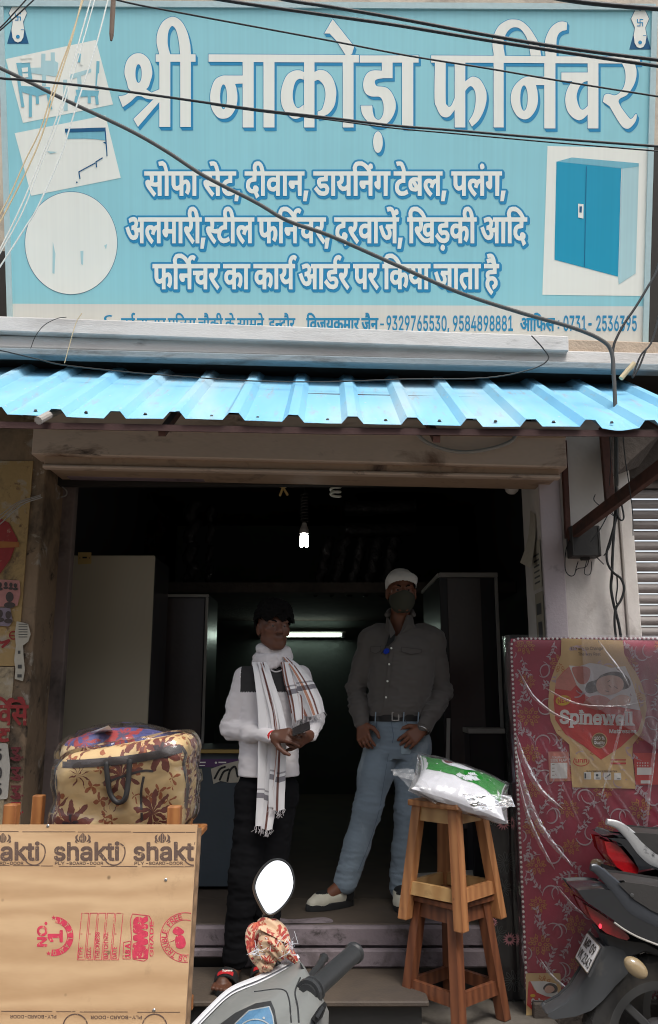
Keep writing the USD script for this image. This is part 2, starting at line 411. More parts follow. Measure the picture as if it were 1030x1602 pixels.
look('painted_ochre', (0.40, 0.265, 0.11), 0.8, 0.16, 3.0, 50, 0.3, 0.006, dirt=[((0.06, 0.045, 0.035), 4.0, 0.52, 0.66), ((0.40, 0.33, 0.25), 7.0, 0.54, 0.62), ((0.16, 0.09, 0.05), 14.0, 0.58, 0.66)])
look('painted_cream', (0.38, 0.30, 0.19), 0.8, 0.12, 3.0, 50, 0.3, 0.006, dirt=[((0.08, 0.055, 0.04), 5.0, 0.54, 0.68), ((0.42, 0.36, 0.28), 8.0, 0.56, 0.64)])
look('wall_dark', (0.075, 0.06, 0.05), 0.9, 0.3, 2.0, 30, 0.5, 0.02, dirt=[((0.03, 0.025, 0.02), 2.0, 0.45, 0.7)])
look('wall_above', (0.42, 0.36, 0.29), 0.9, 0.2, 1.5, 30, 0.4, 0.01, dirt=[((0.10, 0.08, 0.07), 2.0, 0.5, 0.75)])
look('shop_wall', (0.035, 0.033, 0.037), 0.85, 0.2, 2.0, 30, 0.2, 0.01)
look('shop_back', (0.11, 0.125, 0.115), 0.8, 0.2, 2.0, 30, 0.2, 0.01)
look('ledge_white', (0.60, 0.58, 0.56), 0.8, 0.08, 4.0, 60, 0.35, 0.006, dirt=[((0.10, 0.09, 0.085), 6.0, 0.60, 0.78), ((0.36, 0.33, 0.31), 2.2, 0.5, 0.8)], stretch=(0.6, 1, 2.5))
look('ledge_grey', (0.22, 0.26, 0.28), 0.8, 0.2, 5.0, 60, 0.4, 0.006, dirt=[((0.07, 0.065, 0.06), 5.0, 0.52, 0.70)], stretch=(0.5, 1, 2))
look('soot_and_shade', (0.022, 0.018, 0.015), 0.9, 0.3, 4)  # near-black: lintel grime, and the shade under the ledge put into colour
look('jamb_brown', (0.19, 0.145, 0.13), 0.8, 0.15, 3.0, 60, 0.3, 0.006, dirt=[((0.05, 0.04, 0.035), 3.0, 0.50, 0.70)])
look('brick_bare', (0.42, 0.33, 0.25), 0.9, 0.2, 8, 60, 0.6, 0.01)
look('floor_stone', (0.080, 0.060, 0.044), 0.75, 0.25, 5.0, 90, 0.35, 0.005, dirt=[((0.05, 0.04, 0.035), 3.0, 0.5, 0.75)])
look('step_black', (0.018, 0.018, 0.018), 0.35, 0.3, 5, 60, 0.2, 0.004)
look('concrete', (0.13, 0.115, 0.095), 0.9, 0.22, 3.0, 70, 0.5, 0.006, dirt=[((0.07, 0.06, 0.055), 2.0, 0.5, 0.75)])
look('asphalt', (0.15, 0.135, 0.115), 0.9, 0.25, 2.0, 120, 0.6, 0.006, dirt=[((0.12, 0.11, 0.095), 0.7, 0.5, 0.75)])
look('street_wall_a', (0.30, 0.26, 0.21), 0.9, 0.2, 0.8, 20, 0.3, 0.01)
look('street_wall_b', (0.22, 0.24, 0.25), 0.9, 0.2, 0.8, 20, 0.3, 0.01)
look('shutter_grey', (0.25, 0.22, 0.205), 0.5, 0.12, 4, 60, 0.15, 0.004, dirt=[((0.13, 0.10, 0.09), 3.5, 0.5, 0.72)], stretch=(0.5, 1, 4))
look('box_cream', (0.60, 0.46, 0.37), 0.6, 0.12, 3, 50, 0.25, 0.005, dirt=[((0.16, 0.085, 0.05), 3.2, 0.56, 0.72), ((0.05, 0.03, 0.022), 7.0, 0.64, 0.74)], stretch=(0.7, 1, 1.6))
look('box_lip', (0.42, 0.29, 0.20), 0.6, 0.15, 4, 50, 0.25, 0.005, dirt=[((0.06, 0.035, 0.03), 4.0, 0.55, 0.75)])
look('shutter_bar', (0.22, 0.16, 0.19), 0.6, 0.15, 4, 50, 0.2, 0.004, dirt=[((0.04, 0.03, 0.03), 5.0, 0.52, 0.72)])
look('rust_steel', (0.085, 0.032, 0.022), 0.8, 0.3, 9, 70, 0.5, 0.004, dirt=[((0.03, 0.018, 0.014), 6.0, 0.5, 0.7)])
look('rust_red', (0.040, 0.013, 0.011), 0.75, 0.25, 9, 70, 0.3, 0.004)
look('sheet_blue', (0.20, 0.50, 0.72), 0.5, 0.05, 2.0, 40, 0.06, 0.003, spec=0.4, dirt=[((0.34, 0.44, 0.52), 2.6, 0.52, 0.80), ((0.30, 0.26, 0.24), 9.0, 0.70, 0.80)], stretch=(2.2, 0.45, 0.45))
def awning_look(n):
    N = {'tc': ('texture_coordinate', {}), 'map': ('mapping', {'scale': (2.2, 0.45, 0.45)}), 's': ('separate_xyz', {}),
         'n1': ('noise_texture', {'scale': 2.0, 'detail': 5.0}), 'n2': ('noise_texture', {'scale': 9.0, 'detail': 7.0, 'roughness': 0.7}), 'n3': ('noise_texture', {'scale': 6.0, 'detail': 6.0, 'roughness': 0.7}), 'n4': ('noise_texture', {'scale': 38.0, 'detail': 3.0}),
         'r1': ('rgb_ramp', {'ramp': [(0.3, (0.19, 0.47, 0.69)), (0.52, (0.245, 0.525, 0.70)), (0.72, (0.38, 0.54, 0.63))]}),
         'r2': ('rgb_ramp', {'ramp': [(0.55, (0, 0, 0)), (0.74, (0.7, 0.7, 0.7))]}), 'm2': ('mix', {'color2': (0.36, 0.30, 0.27)}),
         'r4': ('rgb_ramp', {'ramp': [(0.70, (0, 0, 0)), (0.74, (0.8, 0.8, 0.8))]}), 'm4': ('mix', {'color2': (0.55, 0.53, 0.48)}),
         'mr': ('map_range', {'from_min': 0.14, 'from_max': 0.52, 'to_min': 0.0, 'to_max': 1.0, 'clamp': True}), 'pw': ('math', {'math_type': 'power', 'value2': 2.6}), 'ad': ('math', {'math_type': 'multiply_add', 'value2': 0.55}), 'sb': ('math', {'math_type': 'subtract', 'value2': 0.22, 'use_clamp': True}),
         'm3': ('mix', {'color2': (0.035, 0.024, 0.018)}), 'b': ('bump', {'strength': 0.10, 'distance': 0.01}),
         'p': ('principled_bsdf', {'roughness': 0.65, 'specular_ior_level': 0.25})}
    L = [('tc.object', 'map.vector'), ('tc.object', 's.vector'), ('map.vector', 'n1.vector'), ('map.vector', 'n2.vector'), ('tc.object', 'n3.vector'), ('tc.object', 'n4.vector'), ('n1.fac', 'r1.fac'), ('n2.fac', 'r2.fac'), ('r1.color', 'm2.color1'), ('r2.color', 'm2.fac'),
         ('n4.fac', 'r4.fac'), ('m2.color', 'm4.color1'), ('r4.color', 'm4.fac'),
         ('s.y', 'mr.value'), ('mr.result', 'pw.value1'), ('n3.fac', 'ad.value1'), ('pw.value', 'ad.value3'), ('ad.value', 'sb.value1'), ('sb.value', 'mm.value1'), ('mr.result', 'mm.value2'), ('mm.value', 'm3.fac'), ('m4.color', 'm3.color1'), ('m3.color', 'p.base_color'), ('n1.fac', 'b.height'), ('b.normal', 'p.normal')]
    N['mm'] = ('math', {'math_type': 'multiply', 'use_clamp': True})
    return usdkit.material(stage, f'/World/Looks/{n}', N, L, surface='p.BSDF')
LOOKS['awning_blue'] = awning_look
look('sheet_under', (0.10, 0.10, 0.10), 0.5, 0.1)
look('pipe_grey', (0.35, 0.32, 0.29), 0.6, 0.15)
look('cable_black', (0.012, 0.013, 0.014), 0.45, 0.2, 10, 60, 0.1, 0.002)
look('cable_grey', (0.07, 0.068, 0.065), 0.6, 0.2, 10, 60, 0.1, 0.002)
look('cable_white', (0.68, 0.70, 0.66), 0.5, 0.08)
look('cable_beige', (0.58, 0.46, 0.28), 0.55, 0.1)
look('old_stick', (0.16, 0.11, 0.08), 0.85, 0.3, 8, 60, 0.6, 0.006, stretch=(4, 4, 0.6))
print_look('flex_blue', (0.29, 0.60, 0.65), 0.45, 0.06)
print_look('flex_blue_low', (0.18, 0.46, 0.55), 0.45, 0.05)
print_look('flex_white', (0.82, 0.82, 0.74), 0.45, 0.035)
print_look('flex_cream', (0.66, 0.67, 0.62), 0.45, 0.05)
print_look('ink_blue', (0.025, 0.25, 0.46), 0.45, 0.06)
print_look('ink_deep', (0.012, 0.10, 0.22), 0.45, 0.06)
print_look('ink_mid', (0.19, 0.47, 0.56), 0.45, 0.08)
print_look('ink_pale', (0.42, 0.62, 0.64), 0.45, 0.08)
print_look('ink_cabinet', (0.016, 0.31, 0.47), 0.45, 0.04)
look('sign_edge', (0.42, 0.55, 0.56), 0.5)
look('black_iron', (0.02, 0.019, 0.018), 0.6, 0.3, 6, 60, 0.3, 0.004)
look('ceramic', (0.5, 0.47, 0.44), 0.3)

# ---------------------------------------------------------------- ground
single('street', box(-30, 30, -8.2, 3.66, -0.3, 0.0), 'asphalt', kind='structure')
single('raised_pavement', cat([box(-3.6, 0.99, 3.664, 4.5, -0.3, 0.2, 0.012)]), 'concrete', kind='structure')
single('side_pavement', cat([box(0.994, 6, 3.664, 4.5, -0.3, 0.004)]), 'concrete', kind='structure')
st = thing('entrance_step', 'low lavender edged step with a worn stone tread below the shop floor', 'step', (-0.15, 4.05, 0.2))
part('tread', box(-0.98, 0.42, 3.83, 4.276, 0.302, 0.325, 0.006), 'floor_stone', st)
part('riser', box(-0.95, 0.39, 3.86, 4.276, 0.201, 0.3015), 'step_black', st)
fl = thing('shop_floor', None, None, (0, 6.5, 0.4), kind='structure')
part('floor_slab', cat([box(-1.75, 1.14, 4.33, 4.83, 0.30, 0.5, 0.008), box(-1.75, 1.5, 4.832, 9.4, 0.30, 0.5)]), 'floor_stone', fl)
part('nosing', box(-1.62, 1.14, 4.282, 4.329, 0.408, 0.497, 0.01), 'plaster_lavender', fl)
part('nosing', box(-0.42, 1.13, 4.24, 4.2815, 0.330, 0.4075, 0.008), 'plaster_lavender', fl)
part('nosing', box(-1.62, -0.43, 4.25, 4.2815, 0.372, 0.4075, 0.006), 'plaster_lavender', fl)
part('plinth_face', box(-1.75, 1.15, 4.30, 4.328, 0.2, 0.406), 'step_black', fl)
def splash(pts):
    return [sheet(smoothpoly(pts), lambda a, b: np.array([a, b, 0.5006]))]
# the white wash dripped over the stone: a wear mark with its own outline
part('lime_wash', cat(splash([(-0.33, 4.335), (-0.03, 4.335), (0.02, 4.37), (-0.02, 4.44), (-0.10, 4.42), (-0.19, 4.40), (-0.26, 4.43), (-0.34, 4.39)]) + splash([(0.40, 4.335), (0.62, 4.335), (0.60, 4.40), (0.52, 4.46), (0.43, 4.40)])), 'plaster_lavender', fl)

# ---------------------------------------------------------------- the building
bd = thing('shop_building', 'old two storey shop building with open shopfront under a painted signboard', 'building', (0, 4.6, 0))
part('upper_wall', box(-4.2, 4.2, 4.56, 4.8, 3.0, 7.2), 'wall_above', bd)
part('lintel_wall', box(-1.52, 1.16, 4.50, 4.558, 2.72, 3.55), 'soot_and_shade', bd)
part('left_pier', box(-4.0, -1.515, 4.30, 4.82, 0.2, 3.40, 0.006), 'plaster_pier', bd)
part('door_jamb', box(-1.545, -1.446, 4.60, 4.665, 0.5, 2.99, 0.006), 'jamb_brown', bd)
part('right_wall', box(1.148, 1.566, 4.40, 4.82, 0.0, 3.36, 0.006), 'plaster_white', bd)
look('pilaster_pale', (0.48, 0.42, 0.44), 0.75, 0.08, 3.0, 60, 0.3, 0.006, dirt=[((0.12, 0.10, 0.09), 5.0, 0.60, 0.76)])
part('pilaster', box(1.140, 1.255, 4.385, 4.399, 0.2, 2.72, 0.004), 'pilaster_pale', bd)
part('dark_recess', box(-4.2, -1.55, 4.50, 4.559, 3.40, 4.15), 'soot_and_shade', bd)  # flat slab on the wall, recess shade put into its colour
part('dark_recess', box(1.55, 4.2, 4.50, 4.559, 3.40, 4.85), 'soot_and_shade', bd)
part('shutter_side_post', box(1.567, 1.638, 4.38, 4.7, 0.0, 2.9, 0.006), 'plaster_white', bd)
part('neighbour_wall', box(3.3, 6.0, 4.40, 4.8, 0.0, 3.36), 'plaster_white', bd)
part('neighbour_lintel', box(1.567, 3.3, 4.42, 4.8, 2.74, 3.36), 'wall_dark', bd)
# painted advertisements on the pier
part('painted_panel', box(-3.6, -1.585, 4.292, 4.2995, 1.72, 2.80), 'painted_ochre', bd)
part('painted_panel', box(-3.6, -1.600, 4.293, 4.2995, 0.9, 1.715), 'painted_cream', bd)
# interior
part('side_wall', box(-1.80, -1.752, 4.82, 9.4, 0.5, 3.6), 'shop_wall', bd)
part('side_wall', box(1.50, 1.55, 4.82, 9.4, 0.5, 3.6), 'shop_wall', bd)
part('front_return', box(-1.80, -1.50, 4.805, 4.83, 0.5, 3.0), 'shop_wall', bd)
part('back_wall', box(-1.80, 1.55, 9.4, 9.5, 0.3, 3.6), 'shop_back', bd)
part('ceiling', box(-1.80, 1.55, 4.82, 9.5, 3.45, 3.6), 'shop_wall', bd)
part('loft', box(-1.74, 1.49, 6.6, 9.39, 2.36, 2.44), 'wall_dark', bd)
# the moulded ledge under the signboard: runs slightly down to the right as the old front does
def sloped(x0, x1, y0, y1, zl, zr, h, b=0.006):
    """A straight bar from x0 (top at zl) to x1 (top at zr)."""
    return beam((x0, (y0 + y1) / 2, zl - h / 2), (x1, (y0 + y1) / 2, zr - h / 2), y1 - y0, h, bev=b)
def zl(py, Y): return P(0, py, Y)[2]
LY = 4.05
def ledge(pl, pr, hpx, y0, x1=4.2, y1=4.558):
    a, b = P(0, pl, y0), P(1030, pr, y0)
    s = (b[2] - a[2]) / (b[0] - a[0])
    h = a[2] - zl(pl + hpx, y0)
    x0 = -4.2
    return sloped(x0, x1, y0, y1, a[2] + s * (x0 - a[0]), a[2] + s * (x1 - a[0]), h)
part('ledge_band', ledge(494, 530, 24, 4.05, P(890, 530, 4.05)[0]), 'ledge_white', bd)
part('ledge_core', ledge(500, 535, 26, 4.12), 'brick_bare', bd)
part('ledge_band', ledge(524, 552, 19, 4.09), 'ledge_white', bd)
part('ledge_band', ledge(543, 569, 11, 4.03, y1=4.105), 'ledge_grey', bd)
part('ledge_soffit', ledge(541, 567, 14, 4.107), 'soot_and_shade', bd)  # shadow gap under the ledge, put into the near-black colour
# lettering painted on the pier: drawn below with the other lettering

# unseen row across the street, added and sized to block low sky light
for i, (x0, x1, h, m) in enumerate([(-16, -6.2, 7.8, 'street_wall_a'), (-6.0, 1.8, 7.4, 'street_wall_b'), (2.0, 9.0, 7.8, 'street_wall_a'), (9.2, 18, 7.3, 'street_wall_b')]):
    o = thing('street_building', ['ochre plastered street building at the far left', 'grey street building with three shutters', 'tall ochre plastered street building', 'grey street building at the far right'][i] + ' across the street, unseen and added to block low sky', 'building', ((x0 + x1) / 2, -9, 0))
    part('wall', box(x0, x1, -11, -8.2, -0.2, h), m, o)
    part('parapet', box(x0 - 0.1, x1 + 0.1, -11.1, -8.1, h, h + 0.15), 'concrete', o)
    for k in range(int((x1 - x0) // 2.4)):
        xx = x0 + 0.6 + k * 2.4
        w = part('window', box(xx, xx + 1.2, -8.2, -8.15, 4.2, 5.6), 'black_iron', o)
        part('shutter', box(xx - 0.3, xx + 1.5, -8.2, -8.16, 0.1, 2.6), 'shutter_grey', o)

# ---------------------------------------------------------------- lettering
GLYPHS = {
 'ं': (0, '-18,76 -18,80 -14,83 -10,82 -8,78 -8,74 -12,72 -16,72'),
 'अ': (76, '3,36 10,38 16,26 22,18 28,16 35,16 38,19 39,21 38,27 32,35 26,34 26,41 30,42 35,43 38,47 38,52 36,54 31,56 24,55 17,53 15,59 22,62 28,63 34,63 40,61 44,56 46,49 44,42 40,37 42,35 52,35 60,37 59,55 52,55 52,62 78,62 78,55 68,55 67,0 60,0 59,29 54,28 46,28 47,20 45,14 42,11 38,9 29,8 20,11 14,17 8,25'),
 'आ': (102, '3,36 10,38 16,26 22,18 27,16 33,16 36,17 38,19 39,21 39,26 36,30 32,35 26,34 26,41 30,42 35,43 38,47 38,52 36,54 31,56 24,55 17,53 15,60 22,62 28,63 35,63 40,60 45,55 46,49 44,42 40,37 42,35 52,35 60,37 59,55 52,55 52,62 104,62 104,55 94,55 93,0 85,0 85,55 68,55 67,0 60,0 59,29 54,28 46,28 47,20 45,14 42,11 38,9 29,8 20,11 14,17 8,25'),
 'इ': (49, '0,55 0,62 50,62 50,55 40,55 39,40 17,39 15,38 13,36 14,32 17,28 26,29 33,29 38,27 43,22 44,18 45,14 43,8 38,3 30,0 41,-4 38,-11 18,0 12,1 7,3 5,6 6,9 8,11 13,11 21,7 29,8 33,9 35,11 36,13 36,17 34,20 30,22 26,22 16,20 8,26 6,29 5,33 6,40 10,44 16,46 31,47 31,55'),
 'ई': (49, '0,55 0,62 29,62 25,72 24,78 26,83 30,87 37,90 43,89 50,87 48,81 43,82 38,82 34,80 33,77 33,71 37,62 50,62 50,55 40,55 39,40 17,39 15,38 13,35 14,32 17,28 26,29 33,29 38,27 43,22 44,18 45,14 43,8 38,3 30,0 41,-4 38,-11 18,0 12,1 7,3 5,6 6,9 8,11 13,11 21,7 29,8 33,9 35,11 36,13 36,17 34,20 30,22 26,22 16,20 8,26 6,29 5,33 6,40 10,44 16,46 31,47 31,55'),
 'क': (76, '0,55 0,62 78,62 77,55 45,55 45,36 52,39 60,40 66,37 70,32 71,27 71,19 69,10 65,4 58,8 63,17 64,26 62,30 58,33 55,33 51,31 45,26 45,0 37,0 37,17 31,13 24,12 18,12 11,16 6,22 5,26 5,32 6,36 8,40 15,45 23,46 34,45 33,38 22,39 17,37 14,35 13,31 13,27 14,23 16,21 22,19 27,19 32,22 37,26 37,55'),
 'ख': (82, '0,55 0,62 83,62 83,55 73,55 73,0 65,0 64,4 54,1 41,1 32,4 23,10 9,23 5,29 4,33 5,37 9,39 13,39 18,35 19,36 21,40 22,44 20,54 20,55|17,25 28,15 38,9 45,8 53,8 60,10 65,12 65,19 57,17 49,16 42,20 38,23 37,26 36,33 38,40 42,45 50,47 60,47 61,46 61,40 54,40 47,39 44,35 44,30 46,25 51,23 58,24 63,27 65,28 65,55 29,55 30,49 30,43 28,37 25,31'),
 'ग': (56, '0,55 0,62 58,62 58,55 48,55 47,0 39,0 39,55 21,55 21,22 18,18 15,18 11,20 7,23 5,27 4,30 4,33 6,35 13,36 13,55'),
 'च': (64, '0,55 0,62 65,62 65,55 55,55 54,0 47,0 46,16 39,13 30,12 23,14 17,18 15,22 14,28 15,32 18,37 4,37 4,44 39,44 38,37 31,37 27,35 23,32 22,28 23,23 27,20 33,19 39,20 46,26 46,55'),
 'छ': (70, '0,55 0,62 71,62 71,55 54,55 54,48 57,46 61,43 64,39 65,35 65,26 61,16 57,11 53,7 46,3 41,1 33,0 27,0 21,1 17,3 13,6 10,12 10,17 13,23 8,27 5,33 5,39 8,44 12,47 18,48 24,48 29,47 28,41 23,41 18,41 15,40 13,37 13,32 17,29 20,28 24,29 31,29 30,22 22,21 20,19 18,16 18,13 20,10 21,9 26,7 32,7 39,8 45,11 50,15 54,20 57,25 58,31 57,36 54,40 51,42 46,42 43,39 43,34 44,31 47,28 53,26 50,20 48,21 42,23 38,27 36,30 35,34 35,38 37,43 40,46 45,48 45,55'),
 'ज': (74, '0,55 0,62 76,62 75,55 65,55 65,0 57,0 57,37 39,37 42,33 45,27 46,24 45,17 43,14 40,10 36,9 29,8 22,11 15,16 10,24 3,39 3,40 10,42 15,31 21,21 24,18 27,16 33,16 37,18 38,23 36,30 31,35 28,38 30,44 57,44 57,55'),
 'ट': (50, '0,55 0,62 52,62 52,55 37,55 37,35 27,35 19,32 15,28 13,22 13,17 15,14 18,11 21,9 26,8 32,8 38,9 45,12 48,5 37,1 26,0 17,2 13,5 9,8 6,13 5,18 5,23 6,29 8,33 14,38 21,41 29,42 29,55'),
 'ड': (58, '0,55 0,62 59,62 59,55 48,55 48,40 26,39 24,38 22,36 23,31 26,28 32,29 40,29 45,28 50,24 53,19 53,15 51,7 48,4 44,2 37,0 24,1 18,3 13,7 3,16 9,21 17,13 25,9 30,8 37,8 42,9 44,11 45,14 45,17 43,20 39,22 34,22 25,20 17,26 14,33 14,39 18,44 25,46 40,47 40,55'),
 'त': (57, '0,55 0,62 58,62 58,55 48,55 48,0 40,0 40,33 21,32 16,31 14,29 12,24 14,17 19,11 27,4 22,-1 16,4 10,11 6,17 5,22 6,30 8,34 12,37 21,40 40,40 40,55'),
 'थ': (64, '5,51 5,56 7,59 9,61 14,63 19,63 23,62 28,60 31,57 33,50 33,44 32,40 28,34 19,27 22,23 25,21 30,20 35,21 40,22 47,28 47,55 39,55 39,62 65,62 65,55 55,55 55,0 47,0 47,18 41,15 36,14 26,14 18,17 12,24 8,32 19,36 24,40 25,44 26,48 23,54 20,56 16,57 13,56 12,54 12,51 13,48 19,46 19,39 13,40 8,43 5,47'),
 'द': (52, '0,55 0,62 53,62 53,55 38,55 37,39 29,38 20,37 15,33 13,27 13,23 16,18 20,15 24,14 31,14 31,20 33,23 35,24 39,24 43,22 46,19 46,14 45,12 41,8 48,-2 41,-6 34,7 24,7 16,9 9,14 5,21 5,31 8,38 12,41 16,43 22,45 29,46 29,55'),
 'न': (56, '0,55 0,62 57,62 57,55 47,55 46,0 39,0 38,30 21,30 20,21 17,19 15,19 11,20 7,24 4,30 5,35 7,37 38,37 38,55'),
 'प': (57, '0,55 0,62 58,62 58,55 48,55 48,0 40,0 40,19 33,16 24,14 18,16 13,20 10,24 8,29 8,55|16,32 18,26 20,23 23,22 31,22 39,28 40,55 16,55'),
 'फ': (77, '0,55 0,62 78,62 78,55 46,55 46,36 54,39 61,40 67,37 71,31 72,26 72,18 70,10 66,4 59,8 63,15 64,22 63,29 59,33 56,33 52,32 46,26 46,0 38,0 38,19 32,16 26,14 20,15 14,18 11,22 8,29 8,55|16,55 17,28 18,25 20,23 23,22 31,23 38,28 38,55'),
 'ब': (57, '0,55 0,62 58,62 58,55 48,55 48,0 40,0 40,16 29,12 18,13 13,14 8,18 6,22 5,26 5,30 6,36 8,39 11,42 20,46 31,46 37,45 36,39 30,40 23,39 36,23 37,23 40,26 40,55|13,27 15,22 19,19 27,18 30,19 17,37 13,33'),
 'म': (60, '0,55 0,62 61,62 61,55 51,55 51,0 43,0 43,25 21,25 20,19 18,16 16,15 12,16 7,21 5,25 4,29 7,32 12,32 12,55|21,55 21,32 43,32 43,55'),
 'य': (58, '0,55 0,62 59,62 59,55 49,55 49,0 41,0 41,18 32,14 22,13 17,15 11,19 6,27 4,35 10,37 14,40 16,44 16,49 12,55|13,30 15,26 18,23 23,21 32,21 39,26 41,28 41,55 22,55 24,47 23,38 19,33'),
 'र': (41, '0,55 0,62 42,62 42,55 32,55 33,50 33,43 32,39 30,35 25,30 17,25 26,16 39,4 34,-1 24,8 13,19 6,28 4,33 5,37 8,39 13,39 18,35 23,39 25,45 25,49 24,55'),
 'ल': (68, '0,55 0,62 69,62 69,55 59,55 59,0 51,0 51,35 46,35 43,33 38,28 35,21 28,23 31,31 28,33 24,35 19,35 17,34 14,32 12,27 15,20 22,12 31,4 26,-1 18,5 11,13 6,20 5,25 5,31 7,36 10,39 13,41 18,42 25,42 30,41 35,37 42,41 51,43 51,55'),
 'व': (56, '0,55 0,62 57,62 57,55 47,55 47,0 39,0 39,16 28,12 17,13 12,15 8,19 5,26 5,30 6,35 10,41 18,45 26,46 35,45 35,38 23,39 17,37 15,35 13,32 13,25 17,20 22,19 30,20 36,24 39,26 39,55'),
 'स': (68, '0,55 0,62 69,62 69,55 59,55 59,0 51,0 50,26 44,25 37,25 29,26 21,28 17,25 28,13 38,4 33,-1 28,3 11,20 6,27 4,33 5,37 9,39 13,39 18,35 19,36 21,40 22,44 21,50 20,55|26,34 33,32 41,32 50,34 50,55 29,55 30,49 30,43 29,38'),
 'ह': (53, '0,55 0,62 54,62 54,55 44,55 44,40 19,39 17,38 15,36 15,32 18,29 26,30 31,30 39,28 45,23 48,18 48,11 45,6 40,2 35,0 32,7 37,9 40,12 40,16 38,20 32,23 25,23 18,21 16,18 14,16 14,11 16,5 22,-2 30,-9 25,-14 20,-10 13,-3 7,5 6,11 6,16 8,21 11,25 7,32 7,38 9,42 15,45 20,46 36,47 36,55'),
 '़': (0, '-34,-15 -33,-11 -30,-8 -27,-8 -23,-11 -23,-15 -26,-19 -30,-19 -33,-17'),
 'ा': (26, '0,55 0,62 27,62 27,55 17,55 17,0 9,0 9,55'),
 'ि': (26, '0,55 0,62 8,62 6,68 5,74 8,81 14,87 23,89 36,89 48,84 56,79 62,73 70,62 62,62 56,69 50,74 43,79 37,81 29,82 25,82 20,81 16,79 14,73 14,68 16,63 17,62 27,62 27,55 17,55 17,0 9,0 9,55'),
 'ी': (26, '-22,73 -21,81 -16,87 -9,89 -2,89 4,86 9,81 13,73 16,62 27,62 27,55 17,55 17,0 9,0 9,55 0,55 0,62 8,62 3,77 0,81 -4,82 -9,82 -12,80 -14,76 -14,70 -11,62 -18,62 -21,68'),
 'ु': (0, '-45,-10 -39,-6 -31,-14 -26,-17 -19,-19 -10,-19 -8,-18 -6,-16 -5,-12 -6,-8 -12,-6 -16,-6 -22,-8 -25,-2 -24,-1 -19,1 -10,1 -6,0 -1,-4 2,-9 2,-14 0,-20 -5,-25 -12,-27 -19,-27 -26,-25 -32,-22 -38,-18'),
 'े': (0, '-41,88 -36,89 -29,89 -25,88 -21,86 -15,77 -10,62 -17,62 -20,70 -24,78 -26,81 -30,82 -34,82 -38,81'),
 'ै': (0, '-43,75 -35,77 -29,77 -24,75 -19,70 -21,76 -25,81 -31,83 -39,82 -41,88 -40,88 -36,89 -29,89 -25,88 -21,86 -16,80 -13,73 -10,62 -18,62 -23,67 -28,70 -34,70 -40,68'),
 'ो': (26, '-15,88 -10,89 -3,90 3,87 7,84 10,79 16,62 27,62 27,55 17,55 17,0 9,0 9,55 0,55 0,62 9,62 7,69 4,76 1,80 -4,82 -13,81'),
 'ौ': (26, '-17,75 -10,77 -3,77 1,75 7,70 5,76 1,81 -5,83 -9,82 -13,81 -15,88 -14,89 -10,89 -1,89 4,86 9,82 13,72 16,62 27,62 27,55 17,55 17,0 9,0 9,55 0,55 0,62 7,63 3,68 -1,70 -8,70 -14,68'),
}

def glyph(c):
    if c not in glyph.c:
        rings = [Polygon([tuple(map(float, p.split(','))) for p in r.split(' ')]).buffer(0) for r in GLYPHS[c][1].split('|')]
        g = Polygon()
        for r in sorted(rings, key=lambda q: -q.area): g = g.symmetric_difference(r)
        glyph.c[c] = g
    return glyph.c[c]
glyph.c = {}
REPH = LineString(spline([(-13, 60), (-15, 70), (-10, 79), (0, 82), (6, 79)], 5)).buffer(3.6, cap_style=2)
def word(s):
    """Devanagari in the order in which it is drawn. R: the hook of a leading r, S and N: half letters s and n."""
    x, out = 0.0, []
    for c in s:
        if c == ' ': x += 20; continue
        if c == 'R': out.append(affinity.translate(REPH, x, 0)); continue
        if c in 'SN':
            g = glyph('स' if c == 'S' else 'न').intersection(sbox(-5, -20, 44 if c == 'S' else 40, 100))
            out.append(affinity.translate(g, x, 0)); x += 44 if c == 'S' else 38; continue
        if c in ',.:-':
            g = {',': Polygon([(5, 10), (15, 10), (9, -14), (2, -14)]), '.': Point(8, 5).buffer(6), ':': unary_union([Point(8, 8).buffer(6), Point(8, 42).buffer(6)]), '-': sbox(4, 26, 26, 34)}[c]
            out.append(affinity.translate(g, x, 0)); x += 30 if c == '-' else 20; continue
        dx = 7 if c == 'ं' and s[max(0, s.index(c) - 1)] == 'े' else 0
        out.append(affinity.translate(glyph(c), x + dx, 0)); x += GLYPHS[c][0]
    return unary_union(out)
def fit(g, x0, x1, head, base, fat=0.0, fx=1.0):
    """Puts a word into the picture-like y-down box: head stroke at head, feet at base; fat thickens the strokes."""
    b = g.bounds
    s = (base - head) / 62.0
    kx = (x1 - x0) / (b[2] - b[0])
    q = affinity.affine_transform(g, [kx, 0, 0, -s, x0 - b[0] * kx, base])
    return q.buffer(fat, join_style=2, mitre_limit=1.6) if fat else q
def latin(s, bold=True):
    """Outlines of Latin text, capitals 70 high, from the lettering helper."""
    m = meshkit.text_mesh(s, 70, 1.0, bold)
    v, f = arr(m)
    top = v[:, 2] > 0.5
    t = f[top[f].all(1)]
    return unary_union([Polygon(v[k][:, :2]).buffer(0.02) for k in t])
def fit_latin(s, x0, x1, top, base, bold=True, fat=0.0, g=None):
    g = latin(s, bold) if g is None else g
    b = g.bounds
    sc = (base - top) / 70.0
    kx = (x1 - x0) / (b[2] - b[0])
    q = affinity.affine_transform(g, [kx, 0, 0, -sc, x0 - b[0] * kx, base])
    return q.buffer(fat) if fat else q

